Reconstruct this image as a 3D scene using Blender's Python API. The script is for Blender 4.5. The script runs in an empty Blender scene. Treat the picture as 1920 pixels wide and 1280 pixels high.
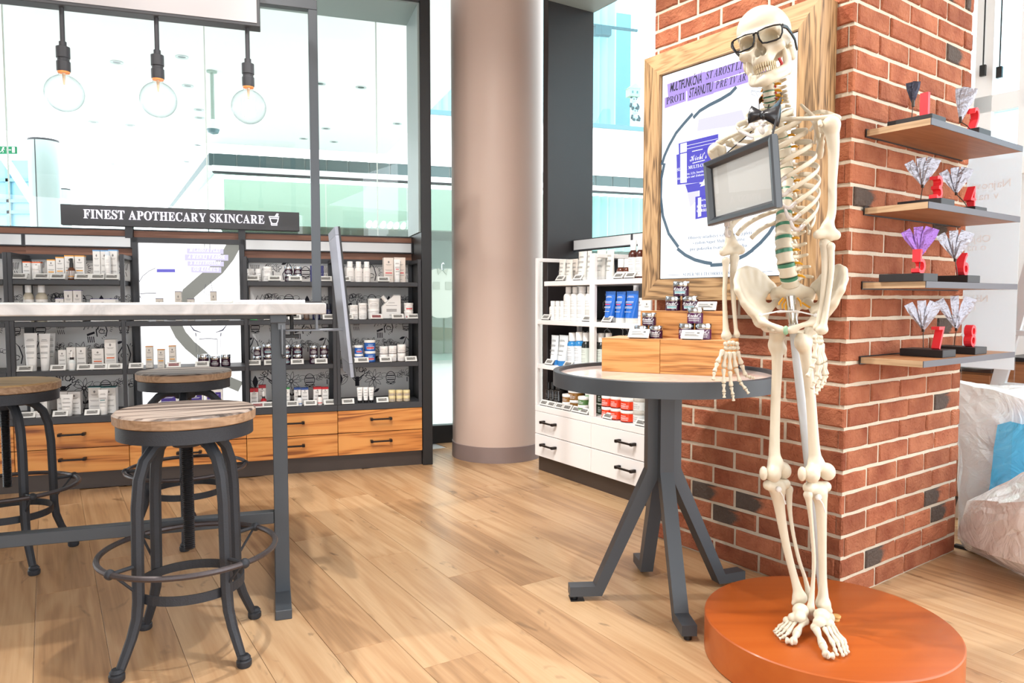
import bpy, bmesh, math, random
import numpy as np
from mathutils import Vector, Matrix
random.seed(7)
SC = bpy.context.scene
COL = SC.collection
PI = math.pi
def R(d): return math.radians(d)
# ------------------------------------------------------------------ camera
FPX = 1366.0; PITCH = R(3.27); CAMH = 1.04
cam_d = bpy.data.cameras.new('camera'); cam = bpy.data.objects.new('camera', cam_d); COL.objects.link(cam)
cam_d.sensor_width = 36.0; cam_d.lens = 36.0*FPX/1920.0; cam_d.clip_start = 0.05; cam_d.clip_end = 200
cam.location = (0, 0, CAMH); cam.rotation_euler = (PI/2-PITCH, 0, 0)
SC.camera = cam
# ------------------------------------------------------------------ world, lights, exposure
SC.view_settings.view_transform = 'Standard'; SC.view_settings.look = 'None'
SC.view_settings.gamma = 1.0; SC.view_settings.use_curve_mapping = False
SC.view_settings.exposure = 0.1
wd = bpy.data.worlds.new('sky'); SC.world = wd; wd.use_nodes = True
bg = wd.node_tree.nodes['Background']; bg.inputs[0].default_value = (0.93, 0.97, 1.0, 1); bg.inputs[1].default_value = 4.2
def spot(name, loc, target, power, size=75, blend=0.5, soft=0.035, col=(1, 0.965, 0.92)):
    l = bpy.data.lights.new(name, 'SPOT'); l.energy = power; l.spot_size = R(size); l.spot_blend = blend; l.shadow_soft_size = soft; l.color = col
    o = bpy.data.objects.new(name, l); COL.objects.link(o); o.location = loc
    o.rotation_euler = (Vector(target)-Vector(loc)).to_track_quat('-Z', 'Y').to_euler(); return o
def area(name, loc, target, power, sx, sy, col=(1, 0.97, 0.94)):
    l = bpy.data.lights.new(name, 'AREA'); l.energy = power; l.shape = 'RECTANGLE'; l.size = sx; l.size_y = sy; l.color = col
    o = bpy.data.objects.new(name, l); COL.objects.link(o); o.location = loc
    o.rotation_euler = (Vector(target)-Vector(loc)).to_track_quat('-Z', 'Y').to_euler(); return o
CEIL = 3.3
spot('track_spot', (-0.5, 2.3, 3.2), (0.5, 2.6, 0), 170, 95)
spot('track_spot', (-0.1, 1.9, 3.2), (0.6, 2.5, 0), 110, 95)
spot('track_spot', (-1.9, 2.5, 3.2), (-1.0, 2.6, 0), 165, 95)
spot('track_spot', (-1.7, 1.5, 3.2), (-1.7, 4.4, 0.7), 95, 70)
spot('track_spot', (-0.6, 1.7, 3.2), (-0.7, 4.6, 0.7), 80, 65)
spot('track_spot', (-0.7, 2.4, 3.2), (0.5, 3.9, 0.7), 18, 70)
spot('track_spot', (2.3, 1.2, 3.1), (1.0, 2.2, 0.2), 40, 70)
# ------------------------------------------------------------------ photo pixel -> place
_F = np.array([0, math.cos(PITCH), -math.sin(PITCH)]); _U = np.array([0, math.sin(PITCH), math.cos(PITCH)])
_C = np.array([0, 0, CAMH]); _R = np.array([1.0, 0, 0])
def ray(x, y): return _R*(x-960)/FPX+_U*(640-y)/FPX+_F
def gz(x, y, z=0.0):
    r = ray(x, y); t = (z-CAMH)/r[2]; return Vector(_C+r*t)
def dep(x, y, Y):
    r = ray(x, y); return Vector(_C+r*(Y/r[1]))
class Fr:                                  # an upright plane frame: x along the wall, y into the wall
    def __init__(s, o, deg):
        s.deg = deg; s.o = np.array([o[0], o[1], 0.0]); a = R(deg)
        s.x = np.array([math.cos(a), math.sin(a), 0]); s.y = np.array([-math.sin(a), math.cos(a), 0])
    def px(s, x, y, yl=0.0):               # pixel -> (x, z) on the plane y = yl
        r = ray(x, y); t = ((s.o+s.y*yl-_C)@s.y)/(r@s.y); p = _C+r*t-s.o; return float(p@s.x), float(p[2])
    def side(s, x, y, xl=0.0):
        r = ray(x, y); t = ((s.o+s.x*xl-_C)@s.x)/(r@s.x); p = _C+r*t-s.o; return float(p@s.y), float(p[2])
    def g(s, x, y, z=0.0):
        p = np.array(gz(x, y, z))-s.o; return float(p@s.x), float(p@s.y)
    def w(s, x, y, z=0.0): return Vector(s.o+s.x*x+s.y*y+np.array([0, 0, z]))
    def rot(s): return R(s.deg)
FB = Fr((-.561, 4.538), 18.3)              # dark apothecary wall
FW = Fr((.148, 4.396), -57.44)             # white shelving
FP = Fr((1.13, 2.459), -54.0)              # brick pillar
# ------------------------------------------------------------------ materials
MATS = {}
def srgb(h):
    h = h.lstrip('#'); c = [int(h[i:i+2], 16)/255 for i in (0, 2, 4)]
    return tuple(v/12.92 if v <= .04045 else ((v+.055)/1.055)**2.4 for v in c)
def mat(name, col='#808080', rough=0.5, metal=0.0, spec=0.5, emit=0.0, alpha=1.0, trans=0.0, coat=0.0, bump=0.0, bscale=60.0, vary=0.0):
    if name in MATS: return MATS[name]
    m = bpy.data.materials.new(name); m.use_nodes = True; nt = m.node_tree; b = nt.nodes['Principled BSDF']
    c = srgb(col) if isinstance(col, str) else col
    b.inputs['Base Color'].default_value = (*c, 1); b.inputs['Roughness'].default_value = rough; b.inputs['Metallic'].default_value = metal
    b.inputs['Specular IOR Level'].default_value = spec; b.inputs['Coat Weight'].default_value = coat; b.inputs['Coat Roughness'].default_value = .1
    if emit: b.inputs['Emission Color'].default_value = (*c, 1); b.inputs['Emission Strength'].default_value = emit
    if trans: b.inputs['Transmission Weight'].default_value = trans; b.inputs['IOR'].default_value = 1.45
    b.inputs['Alpha'].default_value = alpha
    if bump or vary:
        tc = nt.nodes.new('ShaderNodeTexCoord'); n = nt.nodes.new('ShaderNodeTexNoise'); n.inputs['Scale'].default_value = bscale; n.inputs['Detail'].default_value = 4
        nt.links.new(tc.outputs['Object'], n.inputs['Vector'])
        if bump:
            bp = nt.nodes.new('ShaderNodeBump'); bp.inputs['Strength'].default_value = bump; bp.inputs['Distance'].default_value = .004
            nt.links.new(n.outputs['Fac'], bp.inputs['Height']); nt.links.new(bp.outputs['Normal'], b.inputs['Normal'])
        if vary:
            mx = nt.nodes.new('ShaderNodeMix'); mx.data_type = 'RGBA'; mx.inputs['A'].default_value = (*[v*(1-vary) for v in c], 1); mx.inputs['B'].default_value = (*[min(1, v*(1+vary)) for v in c], 1)
            nt.links.new(n.outputs['Fac'], mx.inputs['Factor']); nt.links.new(mx.outputs['Result'], b.inputs['Base Color'])
    MATS[name] = m; return m
def emis(name, col, strength):
    """print on a backlit film: gives off its own light, dark when off"""
    if name in MATS: return MATS[name]
    m = mat(name, col, .35, spec=.3, emit=strength); m.node_tree.nodes['Principled BSDF'].inputs['Base Color'].default_value = (.02, .02, .02, 1); return m
def nodes_of(name):
    m = bpy.data.materials.new(name); m.use_nodes = True; MATS[name] = m
    return m, m.node_tree, m.node_tree.nodes['Principled BSDF']
def wood(name, cols, axis='X', scale=1.0, rough=0.4, rings=9.0, spec=0.5, contrast=1.0, objrand=True, coat=0.0, bump=0.15, knots=0.0, sharp=0.5, dist=2.2):
    """grain along the local axis; cols = dark, mid, light"""
    if name in MATS: return MATS[name]
    m, nt, b = nodes_of(name); N = nt.nodes.new; L = nt.links.new
    tc = N('ShaderNodeTexCoord'); oi = N('ShaderNodeObjectInfo')
    vm = N('ShaderNodeVectorMath'); vm.operation = 'SCALE'; cx = N('ShaderNodeCombineXYZ')
    for i in range(3): L(oi.outputs['Random'], cx.inputs[i])
    L(cx.outputs[0], vm.inputs[0]); vm.inputs['Scale'].default_value = 37.0 if objrand else 0.0
    ad = N('ShaderNodeVectorMath'); ad.operation = 'ADD'; L(tc.outputs['Object'], ad.inputs[0]); L(vm.outputs[0], ad.inputs[1])
    mp = N('ShaderNodeMapping'); s = [rings*scale]*3; s['XYZ'.index(axis)] = rings*scale*.09; mp.inputs['Scale'].default_value = s; L(ad.outputs[0], mp.inputs['Vector'])
    n1 = N('ShaderNodeTexNoise'); n1.inputs['Scale'].default_value = 1.0; n1.inputs['Detail'].default_value = 3; n1.inputs['Distortion'].default_value = .6; L(mp.outputs[0], n1.inputs['Vector'])
    mu = N('ShaderNodeMath'); mu.operation = 'MULTIPLY'; mu.inputs[1].default_value = dist*26; L(n1.outputs['Fac'], mu.inputs[0])
    si = N('ShaderNodeMath'); si.operation = 'SINE'; L(mu.outputs[0], si.inputs[0])
    mp2 = N('ShaderNodeMapping'); s2 = [rings*scale*14]*3; s2['XYZ'.index(axis)] = rings*scale*.5; mp2.inputs['Scale'].default_value = s2; L(ad.outputs[0], mp2.inputs['Vector'])
    n2 = N('ShaderNodeTexNoise'); n2.inputs['Scale'].default_value = 1.0; n2.inputs['Detail'].default_value = 5; L(mp2.outputs[0], n2.inputs['Vector'])
    a1 = N('ShaderNodeMath'); a1.operation = 'MULTIPLY_ADD'; a1.inputs[1].default_value = .16*contrast; a1.inputs[2].default_value = .5; L(si.outputs[0], a1.inputs[0])
    a2 = N('ShaderNodeMath'); a2.operation = 'MULTIPLY_ADD'; a2.inputs[1].default_value = .55*contrast; L(n2.outputs['Fac'], a2.inputs[0]); L(a1.outputs[0], a2.inputs[2])
    a3 = N('ShaderNodeMath'); a3.operation = 'SUBTRACT'; L(a2.outputs[0], a3.inputs[0]); a3.inputs[1].default_value = .275*contrast
    ra = N('ShaderNodeMath'); ra.operation = 'MULTIPLY_ADD'; ra.inputs[1].default_value = .28 if objrand else 0; L(oi.outputs['Random'], ra.inputs[0]); L(a3.outputs[0], ra.inputs[2])
    cr = N('ShaderNodeValToRGB'); e = cr.color_ramp.elements; cc = [srgb(c) for c in cols]
    e[0].position = .18; e[0].color = (*cc[0], 1); e[1].position = .95; e[1].color = (*cc[2], 1); k = e.new(sharp); k.color = (*cc[1], 1); L(ra.outputs[0], cr.inputs[0])
    out = cr.outputs[0]
    if knots:
        mp3 = N('ShaderNodeMapping'); s3 = [knots*1.6]*3; s3['XYZ'.index(axis)] = knots*.62; mp3.inputs['Scale'].default_value = s3; L(ad.outputs[0], mp3.inputs['Vector'])
        n3 = N('ShaderNodeTexNoise'); n3.inputs['Scale'].default_value = 1; n3.inputs['Detail'].default_value = 3.5; n3.inputs['Distortion'].default_value = 1.2; L(mp3.outputs[0], n3.inputs['Vector'])
        c3 = N('ShaderNodeValToRGB'); f = c3.color_ramp.elements; f[0].position = .635; f[0].color = (0, 0, 0, 1); f[1].position = .76; f[1].color = (.75, .75, .75, 1); L(n3.outputs['Fac'], c3.inputs[0])
        mx = N('ShaderNodeMix'); mx.data_type = 'RGBA'; L(c3.outputs[0], mx.inputs['Factor']); L(out, mx.inputs['A']); mx.inputs['B'].default_value = (*[v*.32 for v in cc[0]], 1); out = mx.outputs['Result']
    L(out, b.inputs['Base Color']); b.inputs['Roughness'].default_value = rough; b.inputs['Specular IOR Level'].default_value = spec
    b.inputs['Coat Weight'].default_value = coat; b.inputs['Coat Roughness'].default_value = .15
    if bump:
        bp = N('ShaderNodeBump'); bp.inputs['Strength'].default_value = bump; bp.inputs['Distance'].default_value = .002; L(a2.outputs[0], bp.inputs['Height']); L(bp.outputs[0], b.inputs['Normal'])
    return m
def glass(name, tint=(1, 1, 1), refl=1.0, rough=0.0, opaque=0.0, ocol=(1, 1, 1), rim=None):
    """thin pane: clear with a fresnel mirror"""
    if name in MATS: return MATS[name]
    m = bpy.data.materials.new(name); m.use_nodes = True; nt = m.node_tree; nt.nodes.clear(); MATS[name] = m
    o = nt.nodes.new('ShaderNodeOutputMaterial'); t = nt.nodes.new('ShaderNodeBsdfTransparent'); t.inputs[0].default_value = (*tint, 1)
    g = nt.nodes.new('ShaderNodeBsdfGlossy'); g.inputs['Roughness'].default_value = rough
    lw = nt.nodes.new('ShaderNodeLayerWeight'); pw = nt.nodes.new('ShaderNodeMath'); pw.operation = 'POWER'; pw.inputs[1].default_value = 5.0; nt.links.new(lw.outputs['Facing'], pw.inputs[0]); f = nt.nodes.new('ShaderNodeMath'); f.operation = 'MULTIPLY_ADD'; f.inputs[1].default_value = .94; f.inputs[2].default_value = .035; nt.links.new(pw.outputs[0], f.inputs[0]); mu = nt.nodes.new('ShaderNodeMath'); mu.operation = 'MULTIPLY'; mu.inputs[1].default_value = refl
    mx = nt.nodes.new('ShaderNodeMixShader'); nt.links.new(f.outputs[0], mu.inputs[0]); nt.links.new(mu.outputs[0], mx.inputs[0]); nt.links.new(g.outputs[0], mx.inputs[2])
    if rim:                                  # tint darkens towards the rim, standing in for refraction in curved glass
        p3 = nt.nodes.new('ShaderNodeMath'); p3.operation = 'POWER'; p3.inputs[1].default_value = 3.5; nt.links.new(lw.outputs['Facing'], p3.inputs[0]); rx = nt.nodes.new('ShaderNodeMix'); rx.data_type = 'RGBA'; rx.inputs['A'].default_value = (*tint, 1); rx.inputs['B'].default_value = (*rim, 1); nt.links.new(p3.outputs[0], rx.inputs['Factor']); nt.links.new(rx.outputs['Result'], t.inputs[0])
    if opaque:
        d = nt.nodes.new('ShaderNodeBsdfDiffuse'); d.inputs[0].default_value = (*ocol, 1); tl = nt.nodes.new('ShaderNodeBsdfTranslucent'); tl.inputs[0].default_value = (*ocol, 1)
        ms = nt.nodes.new('ShaderNodeMixShader'); nt.links.new(d.outputs[0], ms.inputs[1]); nt.links.new(tl.outputs[0], ms.inputs[2])
        m2 = nt.nodes.new('ShaderNodeMixShader'); m2.inputs[0].default_value = opaque; nt.links.new(t.outputs[0], m2.inputs[1]); nt.links.new(ms.outputs[0], m2.inputs[2]); nt.links.new(m2.outputs[0], mx.inputs[1])
    else: nt.links.new(t.outputs[0], mx.inputs[1])
    nt.links.new(mx.outputs[0], o.inputs[0]); return m
# ------------------------------------------------------------------ mesh building
class MB:
    def __init__(s): s.v = []; s.f = []; s.m = []; s.mats = []; s.cur = 0
    def use(s, material):
        if material not in s.mats: s.mats.append(material)
        s.cur = s.mats.index(material); return s
    def add(s, vs, fs):
        n = len(s.v); s.v += [tuple(v) for v in vs]; s.f += [tuple(i+n for i in f) for f in fs]; s.m += [s.cur]*len(fs); return s
    def box(s, x0, x1, y0, y1, z0, z1, c=0.0):
        if c <= 0:
            return s.add([(x0, y0, z0), (x1, y0, z0), (x1, y1, z0), (x0, y1, z0), (x0, y0, z1), (x1, y0, z1), (x1, y1, z1), (x0, y1, z1)],
                  [(0, 3, 2, 1), (4, 5, 6, 7), (0, 1, 5, 4), (1, 2, 6, 5), (2, 3, 7, 6), (3, 0, 4, 7)])
        c = min(c, (x1-x0)*.45, (y1-y0)*.45, (z1-z0)*.45); V = []; idx = {}
        X = (x0, x1); Y = (y0, y1); Z = (z0, z1)
        for i in (0, 1):
            for j in (0, 1):
                for k in (0, 1):
                    sx, sy, sz = (c, -c)[i], (c, -c)[j], (c, -c)[k]
                    for a in range(3):
                        idx[i, j, k, a] = len(V); V.append((X[i]+(sx if a != 0 else 0), Y[j]+(sy if a != 1 else 0), Z[k]+(sz if a != 2 else 0)))
        F = []
        for a in range(3):
            for side in (0, 1):
                q = []
                for (p, r) in ((0, 0), (1, 0), (1, 1), (0, 1)):
                    t = [0, 0, 0]; t[a] = side; o = [d for d in range(3) if d != a]; t[o[0]] = p; t[o[1]] = r; q.append(idx[t[0], t[1], t[2], a])
                F.append(tuple(q if (side == 1) != (a == 1) else q[::-1]))
        for a in range(3):      # edges parallel to axis a
            o = [d for d in range(3) if d != a]
            for p in (0, 1):
                for r in (0, 1):
                    t0 = [0, 0, 0]; t0[o[0]] = p; t0[o[1]] = r; t1 = t0[:]; t1[a] = 1
                    q = (idx[(*t0, o[0])], idx[(*t1, o[0])], idx[(*t1, o[1])], idx[(*t0, o[1])])
                    F.append(q)
        for i in (0, 1):
            for j in (0, 1):
                for k in (0, 1): F.append((idx[i, j, k, 0], idx[i, j, k, 1], idx[i, j, k, 2]))
        return s.add(V, F)
    def quad(s, a, b, c, d): return s.add([a, b, c, d], [(0, 1, 2, 3)])
    def lathe(s, prof, n=24, o=(0, 0, 0), cap=True, sx=1.0, sy=1.0, a0=0.0):
        V = []; F = []
        for r, z in prof:
            for i in range(n):
                a = a0+2*PI*i/n; V.append((o[0]+r*sx*math.cos(a), o[1]+r*sy*math.sin(a), o[2]+z))
        for k in range(len(prof)-1):
            for i in range(n):
                j = (i+1) % n; F.append((k*n+i, k*n+j, (k+1)*n+j, (k+1)*n+i))
        if cap:
            if prof[0][0] > 1e-6: F.append(tuple(range(n))[::-1])
            if prof[-1][0] > 1e-6: F.append(tuple((len(prof)-1)*n+i for i in range(n)))
        return s.add(V, F)
    def rings(s, secs, closed_ring=True, cap=True):
        n = len(secs[0]); V = [p for q in secs for p in q]; F = []
        for k in range(len(secs)-1):
            for i in range(n if closed_ring else n-1):
                j = (i+1) % n; F.append((k*n+i, k*n+j, (k+1)*n+j, (k+1)*n+i))
        if cap and closed_ring: F.append(tuple(range(n))[::-1]); F.append(tuple((len(secs)-1)*n+i for i in range(n)))
        return s.add(V, F)
    def tube(s, pts, rad, n=8, closed=False, sq=False, up=None, asp=1.0):
        pts = [Vector(p) for p in pts]; m = len(pts)
        rad = rad if isinstance(rad, (list, tuple)) else [rad]*m
        T = []
        for i in range(m):
            a = pts[(i-1) % m] if (closed or i > 0) else pts[i]; b = pts[(i+1) % m] if (closed or i < m-1) else pts[i]
            d = b-a; T.append(d.normalized() if d.length > 1e-9 else Vector((0, 0, 1)))
        u = Vector(up) if up else (Vector((0, 0, 1)) if abs(T[0].z) < .9 else Vector((1, 0, 0)))
        secs = []
        for i in range(m):
            u = (u-T[i]*u.dot(T[i])); u = u.normalized() if u.length > 1e-6 else T[i].orthogonal().normalized()
            w = T[i].cross(u)
            if sq:
                h = rad[i]; q = [pts[i]+u*h*a*asp+w*h*b for a, b in ((1, 1), (1, -1), (-1, -1), (-1, 1))]
            else: q = [pts[i]+u*rad[i]*asp*math.cos(2*PI*k/n)+w*rad[i]*math.sin(2*PI*k/n) for k in range(n)]
            secs.append(q)
        if closed: secs.append(secs[0]); return s.rings(secs, cap=False)
        return s.rings(secs)
    def prism(s, poly, y0, y1, axis='y'):
        """extrude a polygon given in (x, z) along y (or (x, y) along z)"""
        n = len(poly); V = []
        for t in (y0, y1):
            for p in poly: V.append((p[0], t, p[1]) if axis == 'y' else ((p[0], p[1], t) if axis == 'z' else (t, p[0], p[1])))
        F = [tuple(range(n)), tuple(range(n, 2*n))[::-1]]
        for i in range(n): j = (i+1) % n; F.append((i, i+n, j+n, j))
        return s.add(V, F)
    def sphere(s, c, r, n=12, m=8, sc=(1, 1, 1)):
        return s.add(*_sph(c, r, n, m, sc))
    def mesh(s, name, smooth=False, fix=True):
        me = bpy.data.meshes.new(name); me.from_pydata(s.v, [], s.f)
        for mm in s.mats: me.materials.append(mm)
        if len(s.mats) > 1: me.polygons.foreach_set('material_index', s.m)
        if fix:
            bm = bmesh.new(); bm.from_mesh(me); bmesh.ops.recalc_face_normals(bm, faces=bm.faces); bm.to_mesh(me); bm.free()
        if smooth:
            me.polygons.foreach_set('use_smooth', [True]*len(me.polygons))
            if smooth != 'full':
                try: me.set_sharp_from_angle(angle=R(40))
                except Exception: pass
        me.update(); return me
    def build(s, name, material=None, parent=None, smooth=False, fix=True, loc=None, rotz=None):
        if material is not None: s.mats = [material]; s.m = [0]*len(s.f)
        return put(name, s.mesh(name, smooth, fix), parent, loc, rotz)
def _sph(c, r, n, m, sc):
    V = [(c[0], c[1], c[2]-r*sc[2])]; F = []
    for k in range(1, m):
        a = PI*k/m
        for i in range(n):
            b = 2*PI*i/n; V.append((c[0]+r*sc[0]*math.sin(a)*math.cos(b), c[1]+r*sc[1]*math.sin(a)*math.sin(b), c[2]-r*sc[2]*math.cos(a)))
    V.append((c[0], c[1], c[2]+r*sc[2])); t = len(V)-1
    for i in range(n): F.append((0, 1+(i+1) % n, 1+i)); F.append((t, t-n+i, t-n+(i+1) % n))
    for k in range(m-2):
        for i in range(n): j = (i+1) % n; F.append((1+k*n+i, 1+k*n+j, 1+(k+1)*n+j, 1+(k+1)*n+i))
    return V, F
def put(name, mesh, parent=None, loc=None, rotz=None):
    o = bpy.data.objects.new(name, mesh); COL.objects.link(o)
    if parent: o.parent = parent
    if loc is not None: o.location = loc
    if rotz is not None: o.rotation_euler = (0, 0, rotz)
    return o
def tag(o, label, cat, group=None):
    o['label'] = label; o['category'] = cat
    if group: o['group'] = group
    return o
def thing(name, label, cat, loc=(0, 0, 0), rotz=0.0, group=None):
    o = bpy.data.objects.new(name, None); COL.objects.link(o); o.empty_display_size = .05; o.location = loc; o.rotation_euler = (0, 0, rotz)
    return tag(o, label, cat, group)
def struct(o): o['kind'] = 'structure'; return o
def stuff(o): o['kind'] = 'stuff'; return o
def sroot(name, loc=(0, 0, 0), rotz=0.0):
    o = bpy.data.objects.new(name, None); COL.objects.link(o); o.location = loc; o.rotation_euler = (0, 0, rotz); return struct(o)
def dup(o, loc=None, rotz=None, label=None, group=None, parent=None):
    c = o.copy(); COL.objects.link(c); c.parent = parent
    if loc is not None: c.location = loc
    if rotz is not None: c.rotation_euler = (0, 0, rotz)
    if label: c['label'] = label
    if group: c['group'] = group
    for ch in o.children: dup(ch, parent=c)
    return c
# ------------------------------------------------------------------ lettering (flat glyph meshes)
GLY = {}
def _textmesh(t, off=0.0):
    cu = bpy.data.curves.new('t', 'FONT'); cu.body = t; cu.size = 1.0; cu.resolution_u = 3; cu.fill_mode = 'BOTH'; cu.extrude = 0; cu.offset = off
    ob = bpy.data.objects.new('t', cu); COL.objects.link(ob); dg = bpy.context.evaluated_depsgraph_get(); dg.update()
    me = bpy.data.meshes.new_from_object(ob.evaluated_get(dg)); vs = [v.co.copy() for v in me.vertices]; fs = [tuple(p.vertices) for p in me.polygons]
    bpy.data.objects.remove(ob); bpy.data.meshes.remove(me); bpy.data.curves.remove(cu); return vs, fs
ACC = {'Á': ('A', 'a'), 'Č': ('C', 'c'), 'Š': ('S', 'c'), 'Ť': ('T', 'c'), 'Ú': ('U', 'a'), 'ž': ('z', 'c'), 'á': ('a', 'a'), 'š': ('s', 'c'), 'ý': ('y', 'a'), 'Í': ('I', 'a'), 'ť': ('t', 'a')}
def styl(c, st):
    if st == 'bold': return c
    if st and 'A' <= c <= 'Z': return chr({'serif': 0x1D400, 'serifi': 0x1D468, 'script': 0x1D4D0}[st]+ord(c)-65)
    if st and 'a' <= c <= 'z': return chr({'serif': 0x1D41A, 'serifi': 0x1D482, 'script': 0x1D4EA}[st]+ord(c)-97)
    return c
def glyph(c, st):
    k = (c, st)
    if k not in GLY:
        base, acc = ACC.get(c, (c, None)); g = styl(base, st)
        if c == ' ': GLY[k] = ([], [], .3)
        else:
            vs, fs = _textmesh(g, .018 if st == 'bold' else 0.0); x0 = min((v.x for v in vs), default=0); x1 = max((v.x for v in vs), default=.3)
            vs = [(v.x-x0, v.y) for v in vs]; w = x1-x0
            if acc:
                top = max(v[1] for v in vs); n = len(vs); m = w*.5
                if acc == 'a': vs += [(m-.04, top+.04), (m+.05, top+.04), (m+.14, top+.2), (m+.03, top+.2)]; fs = fs+[(n, n+1, n+2, n+3)]
                else: vs += [(m-.05, top+.04), (m+.05, top+.04), (m+.16, top+.18), (m+.08, top+.18), (m, top+.1), (m-.08, top+.18), (m-.16, top+.18)]; fs = fs+[(n, n+1, n+2, n+3, n+4), (n, n+4, n+5, n+6)]
            GLY[k] = (vs, fs, w)
    return GLY[k]
def lettering(mb, t, x, z, size, y=0.0, st=None, align='l', hs=1.0, shear=0.0, gap=.07, rot=0.0, thick=0.0, fn=None, width=None):
    """lay text in the x-z plane at depth y (facing -y); size = cap height; width forces the line width"""
    cap = .73; sc = size/cap; tot = 0
    for c in t: tot += glyph(c, st)[2]+(gap if c != ' ' else .02)
    if width: hs = width/(tot*sc)
    tot *= sc*hs; cx = {'l': 0, 'c': -tot/2, 'r': -tot}[align]; ca, sa = math.cos(rot), math.sin(rot)
    for c in t:
        vs, fs, w = glyph(c, st); V = []
        for a, b in vs:
            px = cx+a*sc*hs+b*sc*shear; pz = b*sc; qx, qz = x+px*ca-pz*sa, z+px*sa+pz*ca; V.append(fn(qx, qz) if fn else (qx, y, qz))
        if vs:
            mb.add(V, fs)
            if thick:
                n = len(V); mb.add([(p[0], p[1]-thick, p[2]) for p in V], fs)
                from collections import Counter
                e = Counter()
                for f in fs:
                    for i in range(len(f)):
                        a, b = f[i], f[(i+1) % len(f)]; e[(min(a, b), max(a, b))] += 1
                mb.add([p for p in V]+[(p[0], p[1]-thick, p[2]) for p in V], [(a, b, b+n, a+n) for (a, b), k in e.items() if k == 1])
        cx += (w+(gap if c != ' ' else .02))*sc*hs
    return tot
def ribbon(mb, pts, w, fn):
    """flat stroke in a plane; fn maps (x, z) to a point"""
    P = [Vector((p[0], p[1])) for p in pts]; m = len(P); L = []; Rr = []
    for i in range(m):
        a = P[max(0, i-1)]; b = P[min(m-1, i+1)]; d = (b-a); d = d.normalized() if d.length > 1e-9 else Vector((1, 0)); nn = Vector((-d.y, d.x))
        ww = w[i] if isinstance(w, (list, tuple)) else w
        L.append(P[i]+nn*ww/2); Rr.append(P[i]-nn*ww/2)
    V = [fn(p.x, p.y) for p in L]+[fn(p.x, p.y) for p in Rr]
    mb.add(V, [(i, i+1, m+i+1, m+i) for i in range(m-1)])
def arc(cx, cz, rx, rz, a0, a1, n=24): return [(cx+rx*math.cos(R(a0+(a1-a0)*i/n)), cz+rz*math.sin(R(a0+(a1-a0)*i/n))) for i in range(n+1)]
# ------------------------------------------------------------------ shared materials
M_DARK = mat('charcoal_metal', '#3a3b3f', .45, .0, .4, bump=.05, bscale=300)
M_DARK2 = mat('black_brown_panel', '#2a2526', .38, 0, .5)
M_BLACK = mat('black_satin', '#141416', .4)
M_WHITE = mat('white_lacquer', '#eeeceb', .35)
M_WHITE2 = mat('white_paint', '#f2f3f2', .6)
M_GLASS = glass('clear_glass', (.985, 1.0, .995))
M_STEEL = mat('chrome', '#d8dadc', .12, 1.0)
M_PLAIN = mat('plain_print_white', '#f4f4f2', .5)
M_OAK = wood('floor_oak', ('#83603f', '#b48d66', '#ccab84'), 'X', 1.0, .34, rings=7.0, contrast=.75, knots=6.5, bump=.06, sharp=.55, dist=1.2)
# ------------------------------------------------------------------ floor: base slab and single planks
fl = MB().box(-7, 7, -6, 6.2, -.05, -.006).build('floor', wood('floor_oak_far', ('#86603c', '#b78d62', '#cfab80'), 'X', 1.0, .4, rings=7, objrand=False))
fl.location = (0, 0, 0); struct(fl)
def build_planks():
    rng = random.Random(3); PW, PL, g = .186, 1.28, .0012
    me = MB().box(0, PL-g, 0, PW-g, -.006, 0, .0006).mesh('plank'); me.materials.append(M_OAK); n = 0
    rows = int(7.4/PW)
    for r in range(rows):
        y0 = -5.9+r*PW; off = rng.random()*PL
        for k in range(-3, 7):
            x0 = k*PL-off; p = FW.w(x0+PL/2, y0+PW/2); ok = False
            for t in (0, .25, .5, .75, 1):
                q = FW.w(x0+PL*t, y0+PW/2)
                if q.y > .75 and abs(q.x) < .74*q.y+.35 and q.y < 6: ok = True
            lb = (np.array(p)-FB.o); lw = (np.array(p)-FP.o)
            if not ok or lb@FB.y > .45 or float((np.array(p)-FW.o)@FW.y) > .9: continue
            o = put('plank', me, fl, FW.w(x0, y0), R(FW.deg)); n += 1
    return n
build_planks()
# ------------------------------------------------------------------ round column
cc = gz(931, 869); cr_ = .302
cx, cy = cc.x*1.0, cc.y+cr_
mc = mat('column_taupe', '#c6b0a4', .42, 0, .35, vary=.03, bscale=3)
cb = MB().lathe([(cr_, .1), (cr_, 3.3)], 64).build('wall_column', mc, None, True, loc=(cx, cy, 0)); struct(cb)
bb = MB().lathe([(cr_+.004, 0), (cr_+.004, .1), (cr_, .102)], 64).build('base_skirt', mat('column_skirt', '#857470', .5), cb, True)
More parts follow.
